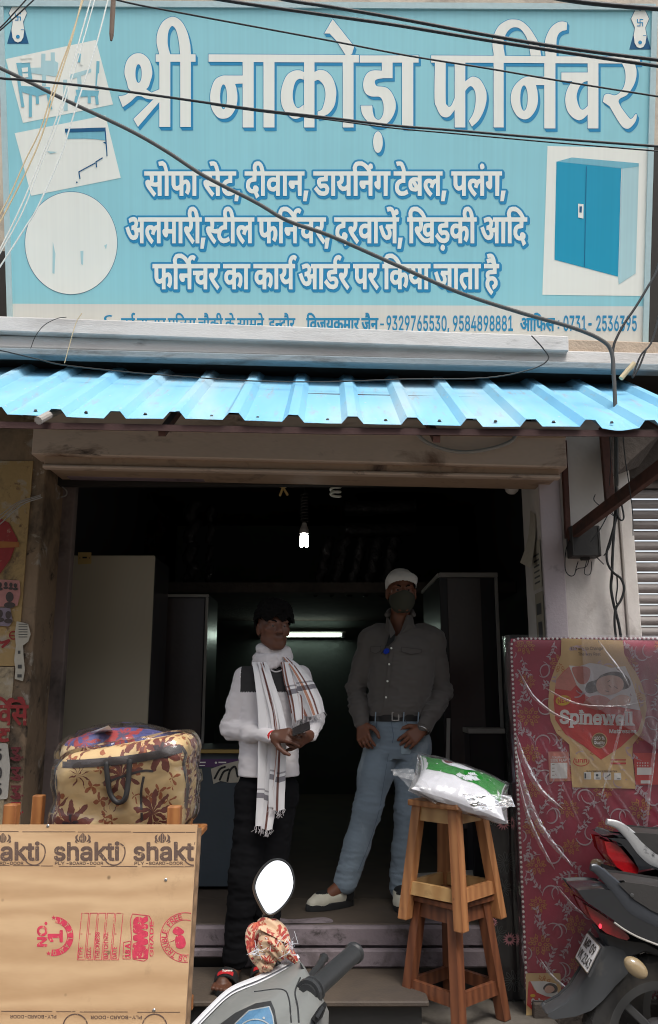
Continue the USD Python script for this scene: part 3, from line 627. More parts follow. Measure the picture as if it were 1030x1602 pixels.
# ---------------------------------------------------------------- the signboard
SB = np.array([0, 4.24, P(515, 540, 4.24)[2]])
tilt = math.radians(16.6)
sn = np.array([0, -math.cos(tilt), -math.sin(tilt)]); su = np.array([0, -math.sin(tilt), math.cos(tilt)])
def on_sign(px, py, off=0.0):
    r = np.array([(px - 515) / FPX, cT - (801 - py) / FPX * sT, sT + (801 - py) / FPX * cT])
    o = np.array([0, 0, CAMZ])
    t = ((SB + sn * off - o) @ sn) / (r @ sn)
    return o + t * r
sg = thing('shop_signboard', 'wide pale blue signboard with big white Hindi lettering above the awning', 'signboard', (0, 4.0, SB[2]))
cs = [on_sign(*c) for c in ((0, 4), (1026, 10), (1009, 545), (17, 545))]
part('board', hull([c - sn * d for c in cs for d in (0.0, 0.03)]), 'flex_blue', sg)
def sp(name, g, mat, off, label=None):
    off *= 0.5
    if name.endswith('_print') or name == 'emblem_mark':
        for q in polys(g): part(name, sheet(q, lambda a, b: on_sign(a, b, off)), mat, sg)
        return
    return part(name, sheet(g, lambda a, b: on_sign(a, b, off)), mat, sg, label=label)
def strip(a, b, w):
    return beam(on_sign(*a, 0.004), on_sign(*b, 0.004), 0.03, w, up=sn)
part('edge_trim', cat([strip((0, 5), (1026, 11), 0.012), strip((1, 6), (17, 540), 0.010), strip((1025, 11), (1010, 540), 0.012)]), 'sign_edge', sg)
sp('lower_band', Polygon([(17, 475), (1009, 479), (1008, 543), (18, 543)]), 'flex_cream', 0.0015)
# the title
def T1(p): return [(180 + x * .2427, 20 + y * .2427) for x, y in p]
def T2(p): return [(420 + x * .2427, 20 + y * .2427) for x, y in p]
def T3(p): return [(660 + x * .19417, 20 + y * .19417) for x, y in p]
def T4(p): return [(830 + x * .19417, 20 + y * .19417) for x, y in p]
def E(T, cx, cy, rx, ry): return Polygon(T([(cx + rx * math.cos(a), cy + ry * math.sin(a)) for a in np.linspace(0, 2 * math.pi, 25)[:-1]]))
def R(T, x0, y0, x1, y1): return Polygon(T([(x0, y0), (x1, y0), (x1, y1), (x0, y1)]))
def C(T, pts): return smoothpoly(T(pts), 4)
def L(T, pts): return Polygon(T(pts)).buffer(0)
def arch(T, outer, inner): return Polygon(T(list(map(tuple, spline(outer, 5))) + list(map(tuple, spline(inner, 5))))).buffer(0)
shri = unary_union([
    C(T1, [(60, 380), (75, 310), (110, 270), (150, 258), (190, 270), (225, 310), (241, 380), (230, 435), (200, 492), (100, 500), (75, 440)]).difference(E(T1, 152, 390, 20, 60)),
    arch(T1, [(105, 495), (70, 526), (22, 536)], [(50, 608), (100, 572), (150, 531), (200, 552), (250, 556), (288, 545)]).union(L(T1, [(100, 495), (200, 490), (235, 512), (288, 490), (288, 548), (150, 535), (90, 545)])),
    L(T1, [(248, 556), (286, 545), (286, 574), (148, 735), (118, 683), (235, 568)]),
    R(T1, 285, 268, 357, 735), R(T1, 420, 250, 490, 735), R(T1, 262, 265, 520, 315),
    arch(T1, [(285, 268), (268, 190), (275, 120), (305, 60), (345, 30), (385, 25), (430, 55), (465, 120), (485, 200), (490, 268)], [(420, 268), (412, 190), (400, 130), (385, 95), (365, 85), (345, 120), (340, 180), (345, 225), (358, 268)])])
nako = unary_union([
    Polygon(T1([(603, 265)]) + T2([(585, 270), (585, 319)]) + T1([(603, 315)])),
    arch(T1, [(826, 402), (740, 402), (690, 404), (645, 430), (620, 490), (613, 550), (625, 620), (660, 670), (700, 682), (745, 665), (780, 610), (790, 550), (785, 490), (775, 458)], [(800, 456), (826, 455)]).difference(E(T1, 700, 540, 22, 80)),
    R(T1, 823, 290, 895, 738), Polygon(T1([(957, 290), (957, 738)]) + T2([(40, 738), (40, 290)])),
    R(T2, 230, 290, 298, 738),
    arch(T2, [(231, 380), (200, 368), (160, 373), (120, 400), (92, 460), (80, 530), (88, 600), (120, 650), (165, 682), (205, 674), (231, 655)], [(229, 590), (195, 612), (175, 600), (160, 560), (160, 500), (175, 445), (200, 425), (229, 430)]),
    arch(T2, [(297, 380), (330, 366), (375, 376), (415, 420), (437, 490), (435, 560), (420, 610), (380, 655), (318, 674)], [(318, 635), (345, 620), (362, 570), (368, 520), (358, 470), (335, 440), (318, 432), (297, 440)]),
    R(T2, 480, 290, 550, 738), L(T2, [(415, 38), (555, 215), (540, 265), (520, 274), (498, 270), (440, 180), (395, 132), (360, 132)])])
da = unary_union([
    R(T2, 587, 272, 970, 320), L(T2, [(732, 315), (802, 315), (802, 420), (732, 420)]),
    arch(T2, [(734, 371), (680, 369), (640, 385), (615, 430), (612, 480), (630, 520), (665, 538), (720, 542), (740, 580), (742, 640), (725, 680), (702, 686), (680, 660), (670, 596)], [(595, 596), (605, 650), (640, 700), (680, 726), (730, 728), (780, 700), (815, 640), (822, 580), (800, 520), (770, 485), (740, 475), (700, 470), (688, 450), (695, 430), (740, 420)]),
    R(T2, 862, 315, 935, 735), E(T2, 707, 832, 32, 70)])
phar = unary_union([
    Polygon(T3([(76, 340)]) + T4([(885, 352), (885, 407)]) + T3([(76, 400)])),
    arch(T3, [(107, 395), (103, 690), (120, 760), (150, 820), (185, 840), (225, 832), (268, 780)], [(268, 680), (240, 742), (220, 755), (205, 740), (195, 700), (195, 395)]),
    R(T3, 266, 395, 352, 922),
    arch(T3, [(350, 552), (390, 520), (420, 512), (465, 530), (500, 580), (522, 640), (522, 710), (500, 790), (460, 865), (405, 917)], [(380, 870), (415, 810), (432, 740), (435, 670), (425, 620), (400, 590), (375, 600), (350, 630)]),
    R(T3, 580, 330, 662, 922),
    arch(T3, [(583, 345), (570, 250), (585, 170), (625, 100), (690, 58), (740, 50), (800, 62), (860, 110), (910, 180), (945, 250), (965, 345)], [(878, 345), (860, 240), (830, 170), (790, 125), (745, 115), (700, 140), (667, 200), (660, 260), (672, 345)]),
    arch(T3, [(990, 512), (900, 512), (830, 517), (770, 560), (730, 620), (718, 690), (730, 760), (770, 830), (825, 857), (875, 840), (920, 780), (938, 710), (935, 640), (922, 581)], [(950, 581), (990, 581)]).difference(E(T3, 825, 685, 30, 102)),
    R(T4, 112, 350, 203, 930),
    arch(T4, [(122, 350), (117, 250), (132, 180), (170, 112), (220, 75), (260, 67), (298, 76)], [(295, 136), (255, 147), (225, 175), (212, 230), (212, 350)]),
    R(T4, 463, 390, 550, 930), L(T4, [(250, 478), (466, 478), (466, 548), (250, 548)]),
    arch(T4, [(340, 545), (305, 600), (285, 660), (282, 720), (300, 790), (340, 840), (390, 864), (430, 850), (466, 815)], [(466, 745), (430, 776), (405, 770), (385, 730), (375, 670), (390, 610), (420, 565), (466, 545)]),
    arch(T4, [(735, 398), (760, 450), (768, 520), (755, 590), (720, 642), (680, 662), (630, 650), (597, 663), (585, 715)], [(640, 752), (690, 840), (735, 907), (770, 932), (805, 925), (845, 880), (860, 832), (851, 812), (818, 850), (790, 835), (712, 712), (780, 660), (825, 600), (850, 540), (858, 470), (842, 398)])])
title = {'shri': shri, 'nako': nako.union(da), 'phar': phar}
for g in title.values():
    sh = unary_union([g.buffer(0.85)] + [affinity.translate(g, 3.1 * k, 5.0 * k).buffer(0.4) for k in (0.25, 0.5, 0.75, 1.0)])
    sp('title_shadow', sh, 'ink_blue', 0.0015)
    sp('title_lettering', g.buffer(-0.1), 'flex_white', 0.0032)
sp('title_seam', LineString(T2([(588, 272), (588, 320)])).buffer(0.5), 'ink_blue', 0.0045)
for s, x0, x1, hd, bs in (('सोफा सेट, दीवान, डायिनंग टेबल, पलंग,', 227, 790, 269, 305), ('अलमारी,Sटील फिनRचर, दरवाजें, िखड़की आिद', 198, 824, 341, 379), ('फिनRचर का कायR आडRर पर िकया जाता है', 240, 780, 414, 451)):
    g = fit(word(s), x0, x1, hd, bs, 1.35)
    sp('list_outline', unary_union([g.buffer(2.9), affinity.translate(g, 1.4, 2.2).buffer(2.9)]), 'ink_blue', 0.0015)
    sp('list_lettering', g, 'flex_white', 0.0032)
adr = unary_union([fit(word('नई बाजार पुिलस चौकी के सामने, इNदौर'), 190, 462, 498, 517, 0.5), fit(word('िवजयकुमार जैन'), 480, 592, 498, 517, 0.7), sbox(595, 506, 601, 508.5),
                   fit_latin('9329765530, 9584898881', 605, 803, 494, 517), fit(word('आिफस'), 815, 868, 498, 517, 0.7), sbox(873, 501, 875.5, 504), sbox(873, 511, 875.5, 514), fit_latin('0731- 2536395', 882, 997, 494, 517),
                   affinity.translate(affinity.scale(REPH, 0.5, -0.32, origin=(0, 0)), 172, 520)])
sp('address_lettering', adr, 'ink_blue', 0.0032)
# corner emblems: hourglass figure, hooked cross, open palm on a blue skirt
def emblem(cx, top, k):
    q = lambda p: [(cx + x * k, top + y * k) for x, y in p]
    body = Polygon(q([(-8, 1), (-4, 0), (0, 2), (4, 0), (8, 1), (14, 14), (8, 28), (10, 40), (8.5, 52), (5, 58), (0, 60), (-5, 58), (-8.5, 52), (-10, 40), (-8, 28), (-14, 14)]))
    skirt = Polygon(q([(-10, 36), (10, 36), (17, 62), (-17, 62)]))
    sp('emblem_skirt', skirt, 'ink_deep', 0.0015); sp('emblem_outline', body.buffer(0.8), 'ink_deep', 0.003); sp('emblem_figure', body, 'flex_white', 0.0045)
    hook = unary_union([LineString(q(l)).buffer(0.7, cap_style=3) for l in ([(-4, 20), (4, 20)], [(0, 15), (0, 25)], [(-4, 15), (-4, 20)], [(4, 20), (4, 25)], [(0, 15), (4, 15)], [(0, 25), (-4, 25)])])
    sp('emblem_mark', hook.union(Point(q([(0, 51)])[0]).buffer(3.0 * k)).union(LineString(q([(5, 40), (9, 40)])).buffer(0.5)), 'ink_blue', 0.006)
emblem(28, 6, 1.0); emblem(1002, 15, 1.0)
# photographs printed on the board
sp('photo_panel', Polygon([(9, 92), (150, 62), (177, 163), (36, 192)]), 'flex_white', 0.0015, 'white print of a dining set')
sp('photo_panel', Polygon([(23, 208), (165, 180), (189, 278), (49, 306)]), 'flex_white', 0.0015, 'white print of a low bed')
def Z5(p): return Polygon([(x * .19417, y * .19417) for x, y in p]).buffer(0)
def bars(lines, w): return unary_union([LineString([(x * .19417, y * .19417) for x, y in l]).buffer(w, cap_style=2) for l in lines])
sp('dining_print', unary_union([Z5([(245, 545), (330, 542), (335, 485), (440, 488), (470, 505), (462, 612), (350, 600), (240, 575)]), Z5([(560, 600), (735, 550), (735, 580), (570, 640)]), Z5([(240, 560), (450, 600), (450, 615), (240, 585)]),
    bars([[(355, 600), (355, 690)], [(350, 430), (345, 600)], [(425, 420), (430, 560)], [(525, 640), (530, 890)], [(635, 600), (645, 720)]], 3.2)]), 'ink_pale', 0.0032)
sp('dining_print', unary_union([Z5([(170, 690), (405, 700), (400, 745), (300, 775), (180, 740)]), Z5([(610, 720), (800, 730), (790, 770), (620, 780)]), Z5([(130, 505), (240, 500), (265, 660), (160, 640)]),
    bars([[(150, 640), (185, 860)], [(245, 760), (245, 940)], [(300, 770), (303, 835)], [(385, 740), (410, 880)], [(620, 770), (605, 850)], [(720, 760), (720, 830)], [(775, 760), (785, 840)], [(790, 490), (780, 720)], [(640, 430), (635, 500)]], 2.4)]), 'ink_mid', 0.0045)
sp('dining_print', unary_union([Z5([(175, 545), (225, 540), (225, 575), (180, 580)]), Z5([(180, 590), (225, 590), (228, 620), (185, 622)]), bars([[(165, 465), (260, 460)], [(175, 500), (250, 495)]], 1.2), bars([[(800, 590), (790, 690)], [(660, 470), (655, 520)]], 2)]), 'flex_white', 0.006)
def Z6(p): return Polygon([(x * .233, 180 + y * .233) for x, y in p]).buffer(0)
def ln6(lines, w): return unary_union([LineString([(x * .233, 180 + y * .233) for x, y in l]).buffer(w, cap_style=2) for l in lines])
sp('bed_print', Z6([(436, 90), (705, 82), (712, 170), (640, 160), (570, 157), (452, 158)]), 'ink_mid', 0.0032)
sp('bed_print', unary_union([Z6([(436, 90), (705, 82), (706, 108), (438, 116)]), ln6([[(705, 82), (714, 195), (719, 275)], [(640, 320), (530, 380), (537, 428)], [(690, 285), (645, 312), (649, 350)]], 0.9), Point(516 * .233, 180 + 450 * .233).buffer(1.3), Z6([(690, 180), (715, 178), (712, 195)])]), 'ink_deep', 0.0045)
sp('bed_print', unary_union([Z6([(315, 240), (385, 246), (340, 258)])]), 'ink_pale', 0.0045)
disc = affinity.scale(Point(111.3, 380).buffer(1, 48), 72, 80)
sp('photo_rim', disc.buffer(0.7), 'ink_deep', 0.0015); sp('photo_panel', disc, 'flex_white', 0.003, 'round faded white print')
sp('sofa_print', unary_union([Z6([(355, 850), (372, 930), (366, 1065), (352, 1060)]), Z6([(540, 912), (560, 910), (558, 1005), (545, 1000)]), Z6([(700, 875), (720, 865), (712, 900)])]), 'ink_pale', 0.0045)
sp('photo_panel', Polygon([(857, 228), (1017, 232), (1011, 463), (849, 461)]), 'flex_white', 0.0015, 'white print of a steel cupboard')
def Z4(p): return Polygon([(515 + x * .5, 240 + y * .5) for x, y in p])
sp('cupboard_print', Z4([(712, 25), (915, 45), (905, 385), (706, 332)]), 'ink_cabinet', 0.0032)
sp('cupboard_print', unary_union([Z4([(712, 25), (760, 12), (970, 30), (970, 42), (915, 47)])]), 'ink_mid', 0.0032)
sp('cupboard_print', unary_union([Z4([(917, 47), (970, 40), (960, 375), (907, 410), (905, 385)])]), 'ink_pale', 0.0032)
sp('cupboard_print', unary_union([Z4([(780, 157), (797, 158), (796, 203), (780, 200)])]), 'flex_white', 0.006)
sp('cupboard_print', unary_union([LineString([(515 + 806 * .5, 240 + 40 * .5), (515 + 800 * .5, 240 + 355 * .5)]).buffer(0.4), Z4([(784, 165), (792, 165), (791, 185), (784, 184)])]), 'ink_deep', 0.0075)

# ---------------------------------------------------------------- cables in front of the sign
def cable(pts, Y, r, mat, label, name='overhead_cable', Yend=None, group=None, sag=None):
    p = [P(x, y, Y + (0 if Yend is None else (Yend - Y) * i / (len(pts) - 1))) for i, (x, y) in enumerate(pts)]
    return single(name, tube(spline(p, 6), r, 7), mat, label, 'cable', smooth=True, group=group)
cable([(-60, 78), (0, 106), (50, 130), (100, 155), (200, 202), (260, 236), (320, 275), (400, 316), (450, 345), (515, 368), (615, 412), (715, 456), (815, 489), (895, 512), (940, 531), (957, 550), (961, 590), (964, 660), (965, 760)], 3.62, 0.0095, 'cable_grey', 'thick dark cable sagging right across the sign from upper left to lower right')
cable([(-60, 112), (0, 122), (40, 125), (130, 134), (250, 150), (400, 171), (515, 184), (615, 196), (715, 204), (870, 217), (1090, 233)], 3.35, 0.0058, 'cable_black', 'thin black cable running over the dining set print just above the middle of the sign')
cable([(330, 163), (400, 173), (515, 187), (615, 200), (715, 209), (870, 223), (1090, 241)], 3.37, 0.0035, 'cable_black', 'thinnest black wire hugging the cable below the title')
cable([(120, -25), (185, 0), (300, 23), (515, 63), (640, 87), (765, 107), (900, 130), (1090, 160)], 3.3, 0.0042, 'cable_black', 'thin wire crossing the title letters from top left to right')
cable([(250, -20), (350, 0), (515, 24), (620, 39), (765, 63), (900, 84), (1090, 112)], 3.1, 0.0075, 'cable_black', 'lower of the two thick black cables over the top right of the sign')
cable([(380, -16), (450, 0), (515, 10), (620, 28), (765, 55), (900, 77), (1090, 101)], 3.05, 0.0075, 'cable_black', 'upper of the two thick black cables over the top right of the sign')
cable([(820, -14), (890, 0), (960, 8), (1090, 18)], 3.0, 0.010, 'cable_black', 'short thick black cable cutting the top right corner of the picture')
cable([(60, -22), (40, 0), (20, 22), (0, 43), (-40, 75)], 3.2, 0.0032, 'cable_black', 'thin black wire crossing the top left emblem, upper one')
cable([(72, -20), (52, 0), (25, 25), (0, 47), (-40, 80)], 3.2, 0.0032, 'cable_black', 'thin black wire crossing the top left emblem, lower one')
for pts, m, r, lab in (([(137, -20), (130, 0), (108, 68), (87, 126), (64, 200), (40, 250), (18, 300), (0, 335), (-20, 370)], 'cable_beige', 0.0032, 'leftmost beige strand hanging over the dining set print'),
                       ([(134, -20), (128, 0), (112, 62), (84, 150), (66, 210), (44, 262), (12, 325), (-20, 385)], 'cable_beige', 0.0036, 'second beige strand hanging beside the leftmost one'),
                       ([(148, -20), (142, 0), (120, 78), (101, 146), (83, 200), (65, 245), (35, 318), (0, 390), (-20, 425)], 'cable_white', 0.0035, 'white strand hanging between the beige strands and the wooden stick'),
                       ([(153, -20), (148, 0), (126, 78), (104, 150), (86, 205), (62, 262), (36, 330), (0, 396), (-20, 430)], 'cable_white', 0.0028, 'thinner white strand twined beside the middle white strand'),
                       ([(176, -20), (169, 0), (151, 68), (126, 146), (109, 200), (95, 243), (60, 322), (40, 355), (0, 417), (-20, 445)], 'cable_white', 0.0036, 'rightmost white strand hanging from beside the wooden stick')):
    cable(pts, 3.45, r, m, lab, 'hanging_strand', group=None)
p0, p1 = P(179, -30, 3.6), P(174, 63, 3.62)
cable([(48, 545), (56, 525), (70, 508), (90, 498), (104, 496)], 4.0, 0.002, 'cable_black', 'bit of black wire stuck on the left of the ledge', 'wire_scrap')
cable([(128, 490), (119, 505), (110, 535), (101, 568)], 3.98, 0.0022, 'cable_beige', 'pale string hanging from the ledge to the awning on the left', 'hanging_string')
single('wooden_stick', tube([p0, p0 * .5 + p1 * .5, p1 * .9 + p0 * .1, p1], [0.013, 0.013, 0.012, 0.006], 6), 'old_stick', 'broken weathered stick hanging down over the top left of the sign', 'stick')
cable([(-30, 545), (0, 548), (60, 562), (100, 571), (200, 582), (300, 590), (400, 596), (515, 597), (640, 593), (760, 591), (830, 578), (858, 562), (850, 545), (832, 525)], 3.93, 0.0035, 'cable_black', 'thin black wire drooping over the top of the blue awning', 'drooping_wire')
# ---------------------------------------------------------------- the awning of ribbed sheet
YF, YB = 3.30, 4.48
aw = thing('blue_awning', 'sky blue ribbed metal awning over the shop opening, dusty', 'awning', (0, 3.9, 2.6))
xr0 = P(552, 655, YF)[0]; pitch = 0.2475
def ribs(x):
    """Height of the sheet's profile at x."""
    d = np.abs((x - xr0 + pitch * 40) % pitch - 0)
    d = np.minimum(d, pitch - d)
    return np.interp(d, [0.0, 0.020, 0.046, 0.2], [0.032, 0.032, 0.0, 0.0])
def front_z(x): return np.interp(x, [P(0, 648, YF)[0], P(515, 664, YF)[0], P(1030, 669, YF)[0]], [P(0, 648, YF)[2], P(515, 664, YF)[2], P(1030, 669, YF)[2]])
def back_z(x): return np.interp(x, [-2.1, 0.1, 1.75], [P(0, 560, YB)[2], P(515, 584, YB)[2], P(930, 592, YB)[2]])
def sheet_piece(x0, x1, lift):
    xs = [x0]
    for k in range(-12, 12):
        c = xr0 + k * pitch
        xs += [c - 0.046, c - 0.020, c + 0.020, c + 0.046]
    xs = sorted({round(x, 5) for x in xs + [x1] + list(np.linspace(x0, x1, 40)) if x0 <= x <= x1})
    xs = np.array(xs); ts = np.linspace(0, 1, 9)
    V = []
    for t in ts:
        z = front_z(xs) * (1 - t) + back_z(xs) * t + ribs(xs) * 1.0 + lift
        wob = 0.010 * (meshkit.noise(np.stack([xs * 3.1, xs * 0 + t * 2, xs * 0], 1), 5) - 0.5) * (1 - t)
        if t == 0: z = z - 0.016 * np.exp(-((xs - P(968, 665, YF)[0]) / 0.07) ** 2)
        V.append(np.stack([xs, np.full_like(xs, YF + (YB - YF) * t), z + wob], 1))
    V = np.vstack(V); m = len(xs); F = []
    for i in range(len(ts) - 1):
        for j in range(m - 1):
            a = i * m + j
            F += [(a, a + 1, a + m + 1), (a, a + m + 1, a + m)]
    F = np.array(F); n = len(V)
    W = V - np.array([0, 0, 0.0012])
    return np.vstack([V, W]), np.vstack([F, F[:, ::-1] + n])
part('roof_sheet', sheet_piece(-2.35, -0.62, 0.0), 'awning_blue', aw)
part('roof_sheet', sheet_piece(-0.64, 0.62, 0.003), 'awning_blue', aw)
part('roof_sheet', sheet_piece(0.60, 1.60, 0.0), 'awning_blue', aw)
fz = lambda x: float(front_z(x))
part('front_angle', cat([beam((-2.3, YF + 0.02, fz(-2.1) - 0.022), (0.0, YF + 0.02, fz(0) - 0.022), 0.006, 0.028), beam((0, YF + 0.02, fz(0) - 0.022), (1.58, YF + 0.02, fz(1.58) - 0.022), 0.006, 0.028)]), 'rust_red', aw)
part('purlin', beam((-2.3, 3.9, 0.5 * (fz(-2) + float(back_z(-2.0))) - 0.03), (1.58, 3.9, 0.5 * (fz(1.5) + float(back_z(1.5))) - 0.03), 0.03, 0.04), 'rust_steel', aw)
for x in (-1.9, -0.7, 0.45, 1.5):
    part('rafter', beam((x, YF + 0.03, fz(x) - 0.05), (x, YB, float(back_z(x)) - 0.035), 0.03, 0.03), 'rust_steel', aw)
for k in range(-8, 7):
    x = xr0 + (k + 0.5) * pitch + rng.uniform(-0.03, 0.03)
    if -2.2 < x < 1.5:
        part('screw', lathe([(0, 0.008), (0.006, 0.006), (0.007, 0.0), (0.009, -0.001)], (x, YF + 0.06, fz(x) + 0.003 + 0.06 * 0.6), n=8), 'cable_grey', aw)
single('plastic_pipe', tube([P(60, 658, 3.24), P(75, 650, 3.30), P(92, 642, 3.50), P(130, 632, 3.9)], 0.017, 10), 'pipe_grey', 'short grey pipe end poking out under the left front of the blue awning', 'pipe')
# bracket of rusty angle at the right
br = thing('awning_bracket', 'rusty brown steel triangular bracket holding up the right end of the awning', 'bracket', P(890, 830, 4.3))
a, b = P(892, 838, 4.36), P(1075, 700, 3.35)
part('diagonal', beam(a, b, 0.035, 0.06, bev=0.002), 'rust_steel', br)
part('upright', beam(P(889, 842, 4.37), P(882, 690, 4.37), 0.035, 0.028, bev=0.002), 'rust_steel', br)
part('hanger', beam(P(955, 790, 4.02), P(945, 668, 4.02), 0.03, 0.045, bev=0.002), 'rust_steel', br)

# ---------------------------------------------------------------- rolling shutter housing
bx = thing('shutter_housing', 'stained cream sheet metal housing of the rolled up shutter under the awning', 'shutter box', (-0.15, 4.2, 2.7))
def hb(name, pl, pr, pl2, pr2, y0, y1, m, x0=-1.545, x1=1.232):
    zL0, zR0 = zl(pl, y0), zl(pr, y0); zL1, zR1 = zl(pl2, y0), zl(pr2, y0)
    pts = [(x0, y0 + 0.004, zL0), (x1, y0 + 0.004, zR0), (x0 + 0.004, y0, zL0 - 0.006), (x1 - 0.004, y0, zR0 - 0.006), (x0 + 0.004, y0, zL1 + 0.006), (x1 - 0.004, y0, zR1 + 0.006), (x0, y0 + 0.005, zL1), (x1, y0 + 0.005, zR1),
           (x0, y1, zL0), (x1, y1, zR0), (x0, y1, zL1), (x1, y1, zR1)]
    return part(name, hull(pts), m, bx)
hb('front_panel', 640, 660, 710, 731, 4.15, 4.497, 'box_cream')
hb('top_flange', 664, 672, 668, 684, 4.135, 4.149, 'box_lip')
hb('lower_lip', 711, 732, 727, 744, 4.19, 4.497, 'box_lip', -1.49, 1.20)
hb('rim', 726, 743, 731, 748, 4.17, 4.22, 'box_cream', -1.49, 1.20)
hb('bottom_bar', 734, 750, 746, 757, 4.42, 4.49, 'shutter_bar', -1.44, 1.14)
hose = [(650, 676, 4.1), (668, 692, 4.1), (700, 704, 4.1), (735, 707, 4.1), (775, 700, 4.1), (800, 690, 4.12), (808, 680, 4.14)]
single('flexible_hose', tube(spline([P(*h) for h in hose], 6), 0.010, 8), 'pipe_grey', 'grey hose looping under the awning on the right of the cream housing', 'hose', smooth=True)

# ---------------------------------------------------------------- right side: neighbour's shutter, meter box, wires
ns = thing('rolling_shutter', 'closed grey slatted rolling shutter at the right edge of the shopfront', 'shutter', (2.47, 4.5, 0.1))
sp_ = 0.0585
for k in range(45):
    z = 0.12 + k * sp_
    n = 7; a = np.linspace(-1, 1, n)
    prof = [(4.50 - 0.012 * math.cos(q * math.pi / 2), z + sp_ * 0.5 + q * sp_ * 0.40) for q in a] + [(4.512, z + sp_ * 0.9 + 0.003), (4.512, z + sp_ * 1.0)]
    V = np.array([(x, y, zz) for x in (1.639, 3.298) for y, zz in prof]); m = len(prof)
    F = np.array([q for i in range(m - 1) for q in ((i, m + i, m + i + 1), (i, m + i + 1, i + 1))])
    part('slat', (V, F), 'shutter_grey', ns)
mb = thing('junction_box', 'small blackened junction box with loose wires on the white wall right of the opening', 'junction box', P(918, 848, 4.36))
def pbox(x0, y0, x1, y1, Y, d, b=0.004):
    a, c = P(x0, y0, Y), P(x1, y1, Y)
    return box(a[0], c[0], Y, Y + d, c[2], a[2], b)
part('case', pbox(893, 822, 942, 870, 4.30, 0.095), 'black_iron', mb)
part('cover_frame', cat([pbox(895, 824, 899, 868, 4.294, 0.005, 0.001), pbox(936, 824, 940, 868, 4.294, 0.005, 0.001)]), 'cable_grey', mb)
part('terminal', pbox(910, 868, 924, 876, 4.33, 0.03), 'black_iron', mb)
def wires(lst, label, name, mat='cable_black', group=None):
    for k, (pts, Y, r) in enumerate(lst):
        single(name, tube(spline([P(x, y, Y) for x, y in pts], 6), r, 6), mat, label[k] if isinstance(label, list) else label, 'wire', smooth=True, group=group)
Z2 = lambda p: [(800 + x * .2233, 740 + y * .2233) for x, y in p]
wires([(Z2([(745, -330), (735, 60), (735, 200), (722, 400), (712, 560), (708, 700), (700, 800), (715, 900), (735, 980), (755, 1060), (770, 1150)]), 4.33, 0.0075),
       (Z2([(728, 0), (740, 150), (745, 280), (720, 380), (695, 470), (670, 560), (680, 640), (720, 700), (770, 740), (792, 810), (770, 890), (735, 950), (725, 1040), (735, 1150)]), 4.31, 0.0065),
       (Z2([(760, 160), (775, 220), (790, 310), (770, 330), (745, 290), (735, 200)]), 4.3, 0.005),
       (Z2([(742, 720), (745, 800), (735, 880), (742, 920)]), 4.32, 0.004),
       (Z2([(410, 470), (385, 540), (378, 650), (390, 700), (420, 722), (445, 710), (455, 670), (470, 620)]), 4.33, 0.0028),
       (Z2([(545, 580), (540, 630), (520, 660), (470, 670), (450, 690)]), 4.34, 0.0025),
       (Z2([(540, 580), (515, 680), (520, 710), (550, 712), (562, 680), (565, 620)]), 4.345, 0.0022),
       (Z2([(590, 580), (620, 610), (650, 640)]), 4.33, 0.0028),
       (Z2([(560, 480), (620, 400), (680, 290), (715, 220)]), 4.27, 0.003),
       (Z2([(650, 580), (690, 520), (715, 410), (735, 300)]), 4.29, 0.003),
       (Z2([(590, 150), (580, 185), (610, 220), (680, 270), (720, 300), (690, 260), (650, 300), (610, 325)]), 4.2, 0.0025)],
      ['thickest black cable running down the white wall to the mattress', 'black cable coiling round the thickest one on the white wall', 'small black cable loop hanging beside the rolling shutter', 'short black wire beside the coiled cables low on the white wall', 'thin black wire looping down left of the junction box',
       'thin wire bent sideways under the junction box', 'thin wire hooking back up under the junction box', 'short loose wire end right of the junction box', 'thin wire slanting up from the junction box to the bracket', 'thin wire joining the junction box to the cables', 'frayed wire curling above the rusty bracket'], 'hanging_wire')
wires([([(1045, 350), (1030, 418), (1012, 452), (995, 480), (978, 505), (966, 527), (960, 545), (958, 585)], 3.7, 0.0065), ([(1040, 455), (1022, 530), (1003, 556), (990, 590), (1000, 575), (1012, 545)], 3.8, 0.005),
       ([(975, 680), (979, 720), (985, 760), (990, 800), (991, 838)], 3.6, 0.0022), ([(954, 680), (956, 720), (954, 760)], 3.6, 0.002)],
      ['dark cable curving down past the right edge of the sign', 'bundle of dark cable bent at the right of the ledge', 'thin pale string hanging in front of the rolling shutter', 'thin string hanging behind the rusty hanger'], 'hanging_wire')
single('conduit_joint', tube([P(972, 592, 3.95), P(982, 580, 3.95), P(993, 568, 3.95)], 0.013, 10), 'cable_beige', 'short beige taped conduit joint at the right end of the ledge', 'conduit')
single('wall_hook', lathe([(0.0, -0.012), (0.012, -0.01), (0.016, 0.0), (0.02, 0.004)], P(872, 803, 4.392), (0, -1, 0), 12), 'ceramic', 'small round white fitting on the lavender pilaster', 'wall fitting')
single('dark_tarpaulin', hull([P(958, 672, 4.2), P(1040, 672, 4.2), P(960, 745, 4.2), P(1000, 705, 4.2), P(958, 672, 4.35), P(1040, 672, 4.35), P(960, 745, 4.35), P(1000, 730, 4.35)]), 'wall_dark', 'dark sagging cloth tucked under the right end of the awning', 'tarpaulin')
